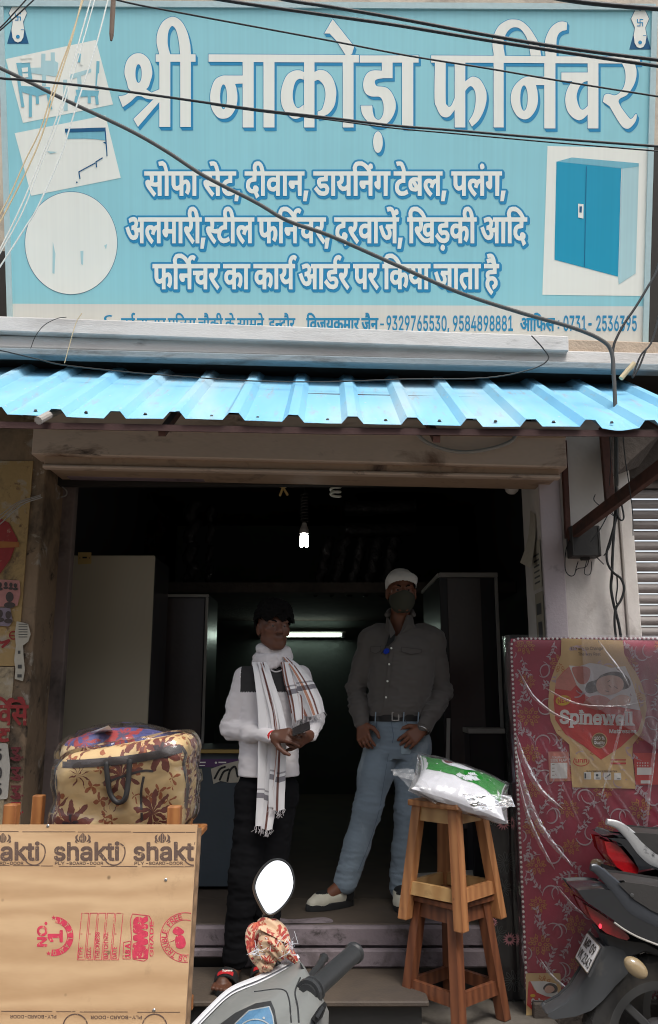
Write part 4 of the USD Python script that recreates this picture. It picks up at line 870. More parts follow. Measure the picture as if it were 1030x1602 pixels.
# papers on the door reveal
pp = thing('pasted_papers', 'torn curling paper notices pasted on the inner reveal right of the opening', 'notice', P(828, 850, 4.6))
look('paper_old', (0.34, 0.30, 0.23), 0.85, 0.12, 8)
look('paper_pale', (0.48, 0.44, 0.36), 0.85, 0.15, 8)
def on_reveal(y, z, off=0.003): return np.array([1.145 - off, y, z])
part('notice', sheet(rounded([(4.43, 1.70), (4.60, 1.70), (4.60, 2.12), (4.43, 2.12)], 0.01), lambda a, b: on_reveal(a, b)), 'paper_old', pp)
part('notice', sheet(rounded([(4.43, 2.14), (4.62, 2.14), (4.62, 2.40), (4.43, 2.40)], 0.01), lambda a, b: on_reveal(a, b, 0.004)), 'paper_pale', pp)
for q_ in [sbox(4.46, 2.17 + k * 0.03, 4.58, 2.18 + k * 0.03) for k in range(6)] + [sbox(4.47, 1.85, 4.55, 1.96), sbox(4.47, 2.0, 4.57, 2.06)]: part('printed_line', sheet(q_, lambda a, b: on_reveal(a, b, 0.0055)), 'cable_grey', pp)
yy = np.linspace(0, 1, 8)
part('curling_sheet', (np.array([(1.143 - 0.07 * t ** 2 * (0.6 + 0.4 * s), 4.50 + 0.12 * s, 2.60 - 0.30 * t - 0.05 * (1 - s)) for t in yy for s in (0, 1)]), np.array([q for i in range(7) for q in ((2 * i, 2 * i + 1, 2 * i + 3), (2 * i, 2 * i + 3, 2 * i + 2))])), 'paper_pale', pp)
# domed lamp tucked under the housing at the right
dl = thing('dome_lamp', 'small round chrome lamp under the right end of the shutter housing', 'lamp', P(801, 765, 4.55))
part('dome', lathe([(0.0, -0.035), (0.018, -0.032), (0.034, -0.018), (0.040, 0.0), (0.043, 0.006)], P(801, 764, 4.55), (0, -0.35, 1), 18), 'ceramic', dl, smooth=True)
part('rim', lathe([(0.040, 0.0), (0.046, 0.004), (0.046, 0.012), (0.03, 0.02), (0.0, 0.03)], P(801, 764, 4.55), (0, -0.35, 1), 18), 'black_iron', dl)

# ---------------------------------------------------------------- left pier: paint and posters
look('paint_red', (0.30, 0.030, 0.030), 0.75, 0.25, 20, 60, 0.1, 0.003, dirt=[((0.42, 0.30, 0.2), 25.0, 0.60, 0.68)])
look('paint_orange', (0.40, 0.15, 0.04), 0.75, 0.2, 12, dirt=[((0.42, 0.32, 0.22), 18.0, 0.60, 0.70)])
look('paint_maroon', (0.14, 0.02, 0.025), 0.75, 0.25, 20)
look('painted_white', (0.46, 0.43, 0.38), 0.8, 0.1, 6)
look('paint_dark', (0.05, 0.045, 0.045), 0.75, 0.2, 12)
look('paper_pink', (0.45, 0.20, 0.18), 0.8, 0.2, 20)
look('paper_mauve', (0.24, 0.19, 0.23), 0.8, 0.2, 20)
look('face_print', (0.07, 0.05, 0.045), 0.7, 0.3, 40)
pa = thing('painted_lettering', 'faded red Hindi lettering and shapes painted on the left pier', 'painted sign', P(20, 1160, 4.29))
def on_pier(px, py, off=0.0): return P(px, py, 4.288 - off)
def pw(name, g, mat, off=0.0): return part(name, sheet(g, lambda a, b: on_pier(a, b, off)), mat, pa)
pw('red_shape', Polygon([(-20, 800), (14, 818), (28, 845), (16, 875), (0, 898), (-20, 915)]), 'paint_red')
pw('orange_band', Polygon([(-20, 846), (30, 848), (30, 856), (-20, 858)]), 'paint_orange', 0.002)
pw('lettering', unary_union([fit(word('सिवRसे'), -38, 44, 1104, 1134, 1.0), LineString(spline([(14, 1106), (18, 1098), (30, 1097), (36, 1102)])).buffer(2), fit(word('ट'), -4, 14, 1141, 1160, 1.6)]), 'paint_red')
for y in (1170, 1201, 1230, 1256):
    pw('lettering', unary_union([fit(word('रु'), 17, 32, y, y + 14, 1.0), Point(35, y + 15).buffer(1.6)]), 'paint_red' if y == 1256 else 'paint_maroon')
pw('numerals', unary_union([fit_latin(t, -8, 3, y, y + 18) for t, y in (('5', 1172), ('0', 1200), ('5', 1226))]), 'paint_dark', 0.004)
pw('white_patch', rounded([(-20, 1163), (12, 1163), (16, 1200), (12, 1250), (-20, 1252)], 4), 'painted_white', 0.001)
pw('scrawl', unary_union([LineString(spline([(-10, 990), (0, 1005), (14, 1002), (4, 1012)])).buffer(2), Point(21, 994).buffer(7).difference(Point(21, 994).buffer(5)), LineString([(16, 994), (26, 995)]).buffer(0.8)]), 'paint_red')
po = thing('torn_poster', 'pink and mauve torn election style poster with rows of small portraits on the left pier', 'poster', P(15, 930, 4.29))
def pz(name, g, mat, off): return part(name, sheet(g, lambda a, b: on_pier(a, b, off)), mat, po)
pz('paper', rounded([(-20, 906), (31, 908), (32, 930), (27, 948), (-20, 950)], 2), 'paper_pink', 0.004)
pz('paper', rounded([(-20, 950), (16, 951), (20, 972), (14, 980), (-20, 978)], 2), 'paper_mauve', 0.005)
for x, y, r in ((0, 915, 4), (9, 914, 3.5), (17, 915, 3.5), (24, 916, 3.5), (15, 934, 8), (0, 960, 6), (13, 962, 6)):
    pz('portrait', unary_union([affinity.scale(Point(x, y).buffer(r), 0.75, 1), affinity.scale(Point(x, y + r * 1.6).buffer(r), 1.1, 0.6)]), 'face_print', 0.0065)
wp = thing('paper_notice', 'torn white printed notice strip pasted lower on the left pier', 'notice', P(30, 1020, 4.29))
part('paper', sheet(rounded([(26, 972), (44, 976), (48, 992), (44, 1004), (36, 1010), (37, 1028), (39, 1048), (36, 1066), (23, 1062), (24, 1046), (22, 1032), (25, 1010), (23, 992)], 1.0), lambda a, b: on_pier(a, b, 0.004)), 'paper_pale', wp)
for q_ in [sbox(29, 976 + 4 * k, 43, 977.2 + 4 * k) for k in range(6)] + [sbox(28, 1018, 32, 1023), sbox(28, 1040, 34, 1046), sbox(27, 1055, 34, 1060)]: part('printed_line', sheet(q_, lambda a, b: on_pier(a, b, 0.0055)), 'cable_grey', wp)
wires([([(-40, 842), (0, 812), (30, 788), (64, 776)], 4.2, 0.003), ([(-40, 850), (0, 820), (34, 790), (66, 778)], 4.2, 0.003), ([(-40, 834), (0, 806), (28, 786), (64, 774)], 4.22, 0.0025)],
      ['middle one of the pale wires sweeping up the left pier', 'lowest of the pale wires sweeping up the left pier', 'highest of the pale wires sweeping up the left pier'], 'hanging_wire', 'pipe_grey')
wires([([(96, 760), (104, 768), (103, 775), (95, 778)], 4.55, 0.004)], 'short bent hook of wire at the top of the left door jamb', 'wire_hook', 'pipe_grey')

# ---------------------------------------------------------------- inside the shop
look('almirah_beige', (0.52, 0.46, 0.34), 0.22, 0.04, 2, 60, 0.02, 0.002)
look('cabinet_black', (0.020, 0.018, 0.020), 0.25, 0.2, 2)
look('cabinet_trim', (0.36, 0.34, 0.31), 0.35, 0.08, 6)
look('cabinet_gloss', (0.085, 0.070, 0.068), 0.15, 0.15, 2, spec=0.6)
look('tape_yellow', (0.55, 0.38, 0.14), 0.6, 0.1, 20)
look('counter_blue', (0.060, 0.078, 0.095), 0.45, 0.12, 3)
look('counter_purple', (0.10, 0.04, 0.13), 0.5, 0.1)
look('gold_strip', (0.34, 0.23, 0.07), 0.4, 0.1, 5)
look('wrap_dark', (0.022, 0.020, 0.020), 0.12, 0.2, 6, 18, 1.0, 0.03)
al = thing('steel_almirah', 'tall beige steel cupboard with a taped yellow label just inside on the left', 'cupboard', P(180, 1250, 5.2))
A0, A1 = P(112, 869, 5.15), P(243, 870, 5.15)
part('body', box(A0[0] - 0.02, A1[0], 5.16, 5.62, 0.52, A1[2], 0.006), 'cabinet_black', al)
part('door', box(A0[0] - 0.02, A1[0], 5.135, 5.158, 0.53, A1[2] + 0.002, 0.004), 'almirah_beige', al)
part('plinth', box(A0[0], A1[0] - 0.02, 5.17, 5.6, 0.5, 0.52), 'cabinet_black', al)
part('taped_label', sheet(rounded([(122, 864), (143, 864), (143, 882), (122, 883)], 1), lambda a, b: P(a, b, 5.133)), 'tape_yellow', al)
part('label_marks', sheet(unary_union([sbox(129, 871, 136, 873.5), Point(125, 873).buffer(0.8), Point(140, 873).buffer(0.8)]), lambda a, b: P(a, b, 5.1315)), 'cable_black', al)
gc = thing('display_cabinet', 'black display cabinet with slim pale trim behind the beige cupboard', 'cabinet', P(285, 1250, 5.8))
B0, B1 = P(247, 929, 5.7), P(326, 930, 5.7)
part('body', box(B0[0], B1[0], 5.72, 6.2, 0.5, B0[2], 0.004), 'cabinet_black', gc)
part('trim', cat([box(B0[0], B1[0], 5.705, 5.718, B0[2] - 0.022, B0[2] - 0.002, 0.002), box(B1[0] - 0.018, B1[0], 5.704, 5.718, 0.5, B0[2] - 0.024, 0.002), box(B0[0], B0[0] + 0.008, 5.704, 5.718, 0.5, B0[2] - 0.024, 0.002)]), 'cabinet_trim', gc)
part('glass_door', box(B0[0] + 0.03, B1[0] - 0.025, 5.706, 5.716, 0.56, B0[2] - 0.03, 0.002), 'cabinet_gloss', gc)
wd = thing('wardrobe_unit', 'dark wardrobe unit with pale edging standing behind the masked man', 'wardrobe', P(735, 1250, 5.6))
C0, C1 = P(688, 896, 5.5), P(778, 897, 5.5)
part('body', box(C0[0], C1[0], 5.52, 6.5, 0.5, C0[2], 0.004), 'cabinet_black', wd)
part('top_edge', box(C0[0], C1[0] + 0.004, 5.498, 5.518, C0[2] - 0.03, C0[2] + 0.001, 0.002), 'cabinet_trim', wd)
part('side_edge', box(C1[0] - 0.018, C1[0] + 0.003, 5.499, 5.518, 1.33, C0[2] - 0.032, 0.002), 'cabinet_trim', wd)
part('top_side_edge', box(C0[0] - 0.012, C0[0] - 0.001, 5.52, 6.5, C0[2] - 0.03, C0[2], 0.002), 'cabinet_trim', wd)
D0 = P(700, 905, 5.5); D1 = P(752, 905, 5.5)
part('mirror_panel', box(D0[0], D1[0], 5.504, 5.516, 0.75, C0[2] - 0.036, 0.002), 'cabinet_gloss', wd)
S0, S1 = P(732, 1140, 5.3), P(790, 1147, 5.3)
part('lower_shelf', box(S0[0], S1[0], 5.28, 5.5, S1[2] - 0.002, S1[2] + 0.028, 0.003), 'cabinet_trim', wd)
part('lower_case', box(S0[0] + 0.01, S1[0] - 0.01, 5.30, 5.515, 0.5, S1[2] - 0.004, 0.004), 'cabinet_black', wd)
fr = thing('leaning_frame', 'slim pale frame leaning on the wardrobe behind the stools', 'frame', P(690, 1370, 5.1))
part('upright', beam(P(697, 1372, 5.15), P(702, 1124, 5.25), 0.02, 0.022, up=(0, 1, 0)), 'cabinet_trim', fr)
part('foot_rail', beam(P(640, 1372, 5.15), P(740, 1366, 5.15), 0.02, 0.03), 'cabinet_trim', fr)
co = thing('sales_counter', 'dark blue grey counter with a gold edge and torn paper behind the boy', 'counter', P(335, 1400, 5.0))
K0, K1 = P(298, 1172, 4.98), P(420, 1172, 4.98)
part('top', box(K0[0] - 0.05, K1[0] - 0.10, 4.97, 5.5, K0[2] - 0.025, K0[2], 0.004), 'cabinet_black', co)
part('gold_edge', box(K0[0] - 0.05, K1[0] - 0.10, 4.960, 4.969, K0[2] - 0.022, K0[2] - 0.002, 0.002), 'gold_strip', co)
part('front_panel', box(K0[0] - 0.04, K1[0] - 0.11, 5.0, 5.45, 0.52, K0[2] - 0.026, 0.004), 'counter_blue', co)
def on_co(a, b, o=0.0): return P(a, b, 4.996 - o)
part('printed_strip', sheet(Polygon([(300, 1188), (376, 1188), (376, 1201), (300, 1200)]), lambda a, b: on_co(a, b)), 'counter_purple', co)
part('strip_marks', sheet(unary_union([sbox(313, 1192, 322, 1194), Point(338, 1193.5).buffer(1.8), sbox(342, 1192, 354, 1194), sbox(312, 1197, 321, 1198.5)]), lambda a, b: on_co(a, b, 0.002)), 'flex_white', co)
part('torn_paper', sheet(Polygon([(330, 1203), (350, 1196), (374, 1190), (376, 1224), (360, 1225), (345, 1222), (334, 1227), (332, 1215)]), lambda a, b: on_co(a, b, 0.003)), 'paper_pale', co)
part('torn_paper', sheet(Polygon([(306, 1203), (316, 1203), (318, 1220), (312, 1226), (306, 1224)]), lambda a, b: on_co(a, b, 0.003)), 'paper_old', co)
for q in ([(336, 1218), (344, 1204), (352, 1200)], [(344, 1220), (350, 1208), (358, 1204)], [(356, 1222), (360, 1206), (368, 1200), (372, 1215)], [(309, 1206), (314, 1212), (309, 1220)]): part('paper_scrawl', sheet(LineString(spline(q)).buffer(1.6), lambda a, b: on_co(a, b, 0.005)), 'cable_black', co)
# wrapped goods on the loft and by the walls: dark furniture in clear plastic
def wrapped(px0, px1, py0, py1, Y, label, lean=0.0):
    a, b = P(px0, py1, Y), P(px1, py0, Y)
    F = Field((a[0] - .05, Y - .08, a[2] - .05), (b[0] + .05 + abs(lean), Y + .25, b[2] + .05), .022)
    for t in np.linspace(0.1, 0.9, 4):
        F.cone((a[0] + (b[0] - a[0]) * .3 + lean * t, Y + .07, a[2] + (b[2] - a[2]) * max(0, t - .12)), (a[0] + (b[0] - a[0]) * .7 + lean * t, Y + .07, a[2] + (b[2] - a[2]) * min(1, t + .05)), (b[0] - a[0]) * .32, (b[0] - a[0]) * .32, .03, sq=(1, 1.5))
    single('wrapped_bundle', folds(F.mesh(), 0.02, (22, 22, 6), 3), 'wrap_dark', label, 'bundle', smooth=True)
wrapped(283, 312, 778, 905, 6.9, 'left dark bundle in glinting plastic on the loft beyond the beige cupboard')
wrapped(318, 336, 785, 905, 6.9, 'narrow dark bundle in glinting plastic beside the left one on the loft')
for k in range(5):
    wrapped(486 + 26 * k, 506 + 26 * k, 838, 925, 6.75, ['first', 'second', 'third', 'fourth', 'fifth'][k] + ' from the left of the slanting dark rolls on the loft above the tube light', 0.10)
for k, py in enumerate((795, 830)):
    single('wrapped_roll', folds(tube([P(540, py, 7.2), P(590, py, 7.2), P(650, py - 3, 7.2)], 0.06, 14), 0.006, (30, 30, 30), k), 'wrap_dark', ['upper', 'lower'][k] + ' dark plastic wrapped roll lying high on the loft', 'roll', smooth=True)
# lamps
glow('tube_glow', (0.80, 1.0, 0.86), 6.0)
glow('bulb_glow', (1.0, 0.97, 0.9), 12.0)
tl = thing('tube_light', 'lit fluorescent tube on the back wall between the two people', 'tube light', P(470, 993, 9.3))
T0, T1_ = P(408, 994, 9.25), P(537, 993, 9.25)
part('tube', tube([T0, T0 * .5 + T1_ * .5, T1_], 0.014, 10), 'tube_glow', tl)
part('batten', box(T0[0] - .03, T1_[0] + .03, 9.30, 9.38, T0[2] - .02, T0[2] + .045, .004), 'ceramic', tl)
for x in (T0[0], T1_[0]): part('end_holder', box(x - .015, x + .015, 9.23, 9.30, T0[2] - .03, T0[2] + .03, .004), 'ceramic', tl)
cb = thing('lit_bulb', 'lit white compact bulb hanging on a dark coiled flex in the doorway', 'bulb', P(476, 845, 5.6))
cc = P(476, 845, 5.6)
hz = 0.045
part('glass_bulb', cat([tube([cc + [dx, dy, -hz], cc + [dx, dy, hz * .6], cc + [dx * .6, dy * .6, hz]], 0.011, 8) for dx in (-.017, .017) for dy in (-.013, .013)]), 'bulb_glow', cb, smooth=True)
part('lamp_base', lathe([(0.0, 0.045), (0.03, 0.045), (0.032, 0.07), (0.02, 0.10), (0.016, 0.12), (0, 0.12)], cc, n=16), 'ceramic', cb)
helix = [cc + np.array([.024 * math.cos(a), .024 * math.sin(a), .13 + a * .0034]) for a in np.linspace(0, 2 * math.pi * 9, 9 * 10)]
part('coiled_flex', tube(helix, 0.005, 5), 'cable_grey', cb)
part('cord', tube([cc + [0, 0, .3], cc + [0, 0, .9]], 0.004, 6), 'cable_black', cb)
sc = P(525, 766, 5.3)
cb2 = thing('spiral_bulb', 'unlit white spiral bulb high in the doorway right of the lit one', 'bulb', sc)
helix = [sc + np.array([.032 * math.cos(a), .032 * math.sin(a), -.045 + a * .0048]) for a in np.linspace(0, 2 * math.pi * 3.5, 60)]
part('spiral_tube', tube(helix, 0.0085, 8), 'flex_white', cb2, smooth=True)
part('lamp_base', lathe([(0.0, 0.06), (0.034, 0.06), (0.03, 0.12), (0, 0.13)], sc, n=16), 'ceramic', cb2)
part('cord', tube([sc + [0, 0, .12], sc + [0, 0, .7]], 0.004, 6), 'cable_black', cb2)
so = P(443, 762, 4.75)
orn = [LineString([(0, 0), (.05 * math.cos(a), .05 * math.sin(a))]).buffer(0.007) for a in np.radians([90, 20, 160, 250, 300])]
tz = thing('hanging_charm', 'small orange star shaped charm hanging under the shutter bar', 'charm', so)
part('charm', slab(affinity.translate(unary_union(orn), so[0], so[2]), so[1], so[1] + .012, .003), 'tape_yellow', tz)
part('string', tube([so + [0, .006, .04], so + [0, .006, .22]], 0.0015, 5), 'cable_black', tz)
# ---------------------------------------------------------------- plywood boards leaning in front on the left
wood('ply_face', (0.57, 0.385, 0.22), (0.40, 0.242, 0.122), 0.6, 1.5, 'z', 11.0, stain=(0.60, 0.95), stretch=(0.55, 1.0, 2.4), fine=26.0)
wood('ply_edge', (0.30, 0.19, 0.11), (0.13, 0.08, 0.045), 0.8, 30, 'y', 1.0)
look('ply_ink', (0.10, 0.060, 0.045), 0.7, 0.3, 60, 160, 0.0, dirt=[((0.46, 0.30, 0.16), 90.0, 0.60, 0.66)])
look('ply_red', (0.52, 0.035, 0.075), 0.7, 0.25, 40, 160, 0.0, dirt=[((0.53, 0.30, 0.17), 70.0, 0.57, 0.63)])
look('nail_steel', (0.6, 0.6, 0.6), 0.25, 0.1, metallic=1.0)
pa_ = P(0, 1290, 2.9); pb_ = P(0, 1600, 2.8)
ptan = np.array([0, pa_[1] - pb_[1], pa_[2] - pb_[2]]); ptan /= np.linalg.norm(ptan)
pn = np.cross(ptan, [1, 0, 0]); pn = pn if pn[1] < 0 else -pn
def on_ply(px, py, off=0.0):
    u = (801 - py) / FPX
    r = np.array([(px - 515) / FPX, cT - u * sT, sT + u * cT]); o = np.array([0, 0, CAMZ])
    return o + ((pa_ + pn * off - o) @ pn) / (r @ pn) * r
py_ = thing('plywood_board', 'front pale plywood board stamped in black and red, leaning at the lower left', 'plywood', on_ply(150, 1600))
tl_, tr_ = on_ply(309, 1290), on_ply(290, 1600)
def board(xr_t, xr_b, th, back, top):
    """Corner points of a board lying on the leaning plane."""
    s = (tr_ - tl_); L = np.linalg.norm(s[1:])
    topz = top; botz = 0.004
    def at(z, x): return np.array([x, pa_[1] + (z - pa_[2]) * ptan[1] / ptan[2], z])
    k = (xr_b - xr_t) / (tr_[2] - tl_[2])
    c = [at(topz, -1.52), at(topz, xr_t), at(botz, xr_t + k * (botz - topz)), at(botz, -1.52)]
    return hull([q - pn * (back + d) for q in c for d in (0, th)])
part('sheet', board(tl_[0], tr_[0], 0.016, 0.0, tl_[2]), 'ply_face', py_)
part('edge_ply', hull([q - pn * d + np.array([e, 0, 0]) for q in (on_ply(309, 1291), tl_ + (tr_ - tl_) * 2.1) for d in (0.001, 0.015) for e in (0.0, 0.0015)]), 'ply_edge', py_)
py2 = single('plywood_board', board(tl_[0] + 0.010, tr_[0] + 0.010, 0.016, 0.019, tl_[2] - 0.010), 'ply_edge', 'second plywood board, only its dark right edge showing behind the stamped one', 'plywood')
region = Polygon([(-130, 1292), (307, 1292), (289, 1601), (277, 1800), (-140, 1800)])
def pl(name, g, mat, off=0.0008): return part(name, sheet(g.intersection(region), lambda a, b: on_ply(a, b, off)), mat, py_)
def zp(p): return [(x * .3204, 1270 + y * .3204) for x, y in p]
def stamp(dx):
    sh = fit_latin('shakti', 84.5, 187, 1318.5, 1345.5, True, g=LAT_SHAKTI)
    sub = unary_union([fit_latin('PLY', 86, 101, 1348.5, 1353, False, 0.15), sbox(104, 1350.5, 107.5, 1351.5), fit_latin('BOARD', 109, 134, 1348.5, 1353, False, 0.15), sbox(136, 1350.5, 139.5, 1351.5), fit_latin('DOOR', 141, 161.5, 1348.5, 1353, False, 0.15)])
    sw = LineString(spline(zp([(505, 215), (520, 245), (545, 260), (575, 258), (600, 235), (611, 200), (606, 172), (590, 157)]))).buffer(1.0)
    bud = unary_union([Polygon(spline(zp(q + q[:1]), 4)).buffer(0) for q in ([(405, 103), (422, 125), (418, 145), (405, 152), (390, 145), (386, 125)], [(382, 110), (378, 130), (388, 148), (372, 140), (368, 122)], [(428, 110), (432, 130), (422, 148), (440, 140), (442, 122)], [(370, 135), (378, 152), (390, 156), (368, 150)], [(440, 135), (432, 152), (420, 156), (444, 150)])])
    ribs_ = LineString(zp([(405, 108), (405, 150)])).buffer(0.4).union(LineString(zp([(396, 112), (395, 147)])).buffer(0.3)).union(LineString(zp([(414, 112), (415, 147)])).buffer(0.3))
    g = unary_union([sh, sub, sw, bud.difference(ribs_)])
    pl('black_stamp', affinity.translate(g, dx, 0), 'ply_ink')
LAT_SHAKTI = latin('shakti', False).buffer(3.2)
for dx in (-125, 0, 124.5): stamp(dx)
pl('stamp_rule', unary_union([sbox(a, y, b, y + 0.9) for a, b, y in ((-60, 29, 1300.6), (35, 118, 1301), (122, 205, 1301.3), (208, 306, 1301.8), (-60, 15, 1353.8), (20, 62, 1354), (64, 83, 1354.5), (92, 150, 1355), (158, 215, 1355.2), (222, 305, 1355.6))]), 'ply_ink')
low = unary_union([fit_latin('PLY-BOARD-DOOR', 142, 222, 1589.5, 1594.5, False, 0.15), fit_latin('PLY-BOARD-DOOR', 16, 88, 1588.5, 1593.5, False, 0.15)])
pl('black_stamp', unary_union([affinity.rotate(q, 180, origin='center') for q in (fit_latin('PLY-BOARD-DOOR', 142, 222, 1589.5, 1594.5, False, 0.15), fit_latin('PLY-BOARD-DOOR', 16, 88, 1588.5, 1593.5, False, 0.15))] + [sbox(2, 1582, 82, 1583), sbox(88, 1582.5, 118, 1583.4), sbox(125, 1583, 200, 1584), sbox(215, 1583.5, 282, 1584.4)] + [Point(x, 1606).buffer(20).difference(Point(x, 1606).buffer(18)) for x in (118, 242)]), 'ply_ink')
def up(s, x0, x1, yb, yt, bold=True, fat=0.0):
    """Text that reads upwards between yb and yt; letters stand between x0 and x1."""
    g = fit_latin(s, 0, yb - yt, 0, x1 - x0, bold, fat)
    return affinity.affine_transform(g, [0, 1, -1, 0, x0, yb])
ring = lambda c, a, b: Point(c).buffer(b, 40).difference(Point(c).buffer(a, 40))
q1 = ring((84, 1465), 21, 31).intersection(Polygon([(84, 1465), (90, 1420), (130, 1415), (130, 1510), (78, 1510)]))
def around(s, c, r, a0, a1, h):
    out = []
    for i, ch in enumerate(s):
        if ch == ' ': continue
        a = a0 + (a1 - a0) * (i + .5) / len(s)
        g = fit_latin(ch, -h * .36, h * .36, -h / 2, h / 2, True)
        out.append(affinity.translate(affinity.rotate(g, a + 90, origin=(0, 0)), c[0] + r * math.cos(math.radians(a)), c[1] + r * math.sin(math.radians(a))))
    return unary_union(out)
star = lambda x, y, r: Polygon([(x + (r if k % 2 else r * .42) * math.sin(k * math.pi / 5), y + (r if k % 2 else r * .42) * math.cos(k * math.pi / 5)) for k in range(10)])
q1 = q1.difference(around('QUALITY', (84, 1465), 26, 100, -78, 7))
pl('red_stamp', unary_union([q1, up('NO.', 59, 73, 1481, 1443, True, 0.6), up('1', 76, 97, 1474, 1456, True, 0.8), star(84, 1436, 4), star(76, 1492, 4)]), 'ply_red')
tb = []
for i, (lab) in enumerate(('TYPE', 'SIZE', 'THICKNESS', 'BATCH NO.', 'DATE')):
    x = 124 + i * 13.4
    fr_ = Polygon([(x + 4, 1429), (x + 15, 1429), (x + 8, 1502), (x - 3, 1502)])
    tb += [fr_.buffer(0.5).difference(fr_.buffer(-0.4)), affinity.skew(up(lab, x - 1.5, x + 5, 1500, 1500 - 4.6 * len(lab), True), 0, 0), sbox(x + 2, 1461, x + 5, 1462)]
pl('red_stamp', unary_union(tb), 'ply_red')
bw = Polygon([(208, 1431), (233, 1434), (236, 1440), (230, 1500), (225, 1503), (209, 1500), (205, 1440)]).buffer(0)
pl('red_stamp', unary_union([bw.buffer(1.5).difference(bw.buffer(0.4)), up('BWR', 211, 229, 1498, 1436, True, 2.2), up('GRADE', 234.5, 240, 1497, 1442, False, 0.2), ring((198, 1488), 0, 0.01) if False else Polygon([(194, 1475), (204, 1473), (204, 1500), (193, 1500)]).buffer(1).difference(Polygon([(194, 1475), (204, 1473), (204, 1500), (193, 1500)])), up('18 A', 196, 203, 1498, 1477, True, 0.4)]), 'ply_red')
cB = (290, 1467)
bird = unary_union([smoothpoly([(271, 1455), (278, 1450), (288, 1457), (285, 1462), (276, 1463), (271, 1460)]), smoothpoly([(275, 1466), (286, 1464), (291, 1476), (286, 1484), (276, 1482)]), Polygon([(264, 1475), (274, 1470), (273, 1472)])])
pl('red_stamp', unary_union([ring(cB, 38.2, 39.3), ring(cB, 27, 28), bird, around('TROUBLE FREE', cB, 33, 118, 262, 8), around('BON', cB, 33, 110, 70, 8)]), 'ply_red')
for x, y in ((75, 1292.5), (259.5, 1377), (241, 1581)):
    part('nail', ellipsoid(on_ply(x, y, 0.001), (0.0055, 0.003, 0.0055), sub=1), 'nail_steel', py_, smooth=True)

# ---------------------------------------------------------------- wooden stand with the bag
wood('red_wood', (0.40, 0.17, 0.055), (0.20, 0.065, 0.02), 0.45, 9, 'x', 3.0, stretch=(1, 1, 0.25))
rk = thing('wooden_stand', 'reddish wooden stand with four corner posts carrying the floral bag', 'stand', P(170, 1400, 3.2))
for x, y, Y, w in ((14, 1258, 3.02, .045), (279, 1261, 3.03, .045), (57, 1244, 3.52, .042), (297, 1250, 3.52, .045)):
    t = P(x, y, Y); part('post', beam((t[0], Y, 0.0), (t[0] + (0.012 if x < 150 else -0.012), Y, t[2]), w, w, up=(0, 1, 0), bev=0.003), 'red_wood', rk)
x0, x1 = P(14, 1258, 3.02)[0], P(279, 1261, 3.03)[0]
part('shelf', box(x0 - 0.03, x1 + 0.03, 3.05, 3.56, 1.045, 1.07, 0.004), 'red_wood', rk)
for Y in (3.02, 3.52): part('rail', box(x0, x1, Y - 0.012, Y + 0.012, 0.40, 0.45, 0.003), 'red_wood', rk)

def floral(name, ground, c1, c2, c3, scale):
    """Printed cloth: ragged many-petalled flowers and loose leaves over a pale ground."""
    def build(n):
        N, L = {'tc': ('texture_coordinate', {}), 'wob': ('noise_texture', {'scale': 30.0, 'detail': 2.0}), 'wm': ('vector_math', {'math_type': 'multiply_add', 'vector2': (0.030, 0.030, 0.030)})}, []
        L += [('tc.object', 'wob.vector'), ('wob.color', 'wm.vector1'), ('tc.object', 'wm.vector3')]
        def layer(k, sc, petals, r0, amp):
            N.update({f'v{k}': ('voronoi_texture', {'scale': sc, 'feature': 'f1', 'randomness': 0.85}), f'sc{k}': ('vector_math', {'math_type': 'scale', 'scale': sc}), f'd{k}': ('vector_math', {'math_type': 'subtract'}),
                      f's{k}': ('separate_xyz', {}), f'at{k}': ('math', {'math_type': 'arctan2'}), f'mp{k}': ('math', {'math_type': 'multiply', 'value2': petals}), f'sn{k}': ('math', {'math_type': 'sine'}),
                      f'ma{k}': ('math', {'math_type': 'multiply_add', 'value2': amp, 'value3': r0}), f'lt{k}': ('math', {'math_type': 'subtract'}), f'rr{k}': ('map_range', {'from_min': 0.0, 'from_max': 0.03, 'to_min': 0.0, 'to_max': 1.0, 'clamp': True})})
            L.extend([('wm.vector', f'v{k}.vector'), ('wm.vector', f'd{k}.vector1'), (f'v{k}.position', f'd{k}.vector2'), (f'd{k}.vector', f's{k}.vector'),
                      (f's{k}.z', f'at{k}.value1'), (f's{k}.x', f'at{k}.value2'), (f'at{k}.value', f'mp{k}.value1'), (f'mp{k}.value', f'sn{k}.value1'), (f'sn{k}.value', f'ma{k}.value1'), (f'ma{k}.value', f'lt{k}.value1'), (f'v{k}.distance', f'lt{k}.value2'), (f'lt{k}.value', f'rr{k}.value')])
        layer(0, scale, 9.0, 0.45, 0.17); layer(1, scale, 5.0, 0.20, 0.08); layer(2, scale * 2.1, 4.0, 0.31, 0.16)
        N.update({'m2': ('mix', {'color1': ground, 'color2': c3}), 'm0': ('mix', {'color2': c1}), 'm1': ('mix', {'color2': c2}), 'p': ('principled_bsdf', {'roughness': 0.7, 'sheen_weight': 0.1}),
                  'n': ('noise_texture', {'scale': 90.0, 'detail': 3.0}), 'b': ('bump', {'strength': 0.2, 'distance': 0.004})})
        L += [('rr2.result', 'm2.fac'), ('m2.color', 'm0.color1'), ('rr0.result', 'm0.fac'), ('m0.color', 'm1.color1'), ('rr1.result', 'm1.fac'), ('m1.color', 'p.base_color'), ('tc.object', 'n.vector'), ('n.fac', 'b.height'), ('b.normal', 'p.normal')]
        return usdkit.material(stage, f'/World/Looks/{n}', N, L, surface='p.BSDF')
    LOOKS[name] = build
floral('bag_cloth', (0.60, 0.43, 0.21), (0.15, 0.030, 0.016), (0.028, 0.009, 0.013), (0.30, 0.085, 0.025), 7.2)
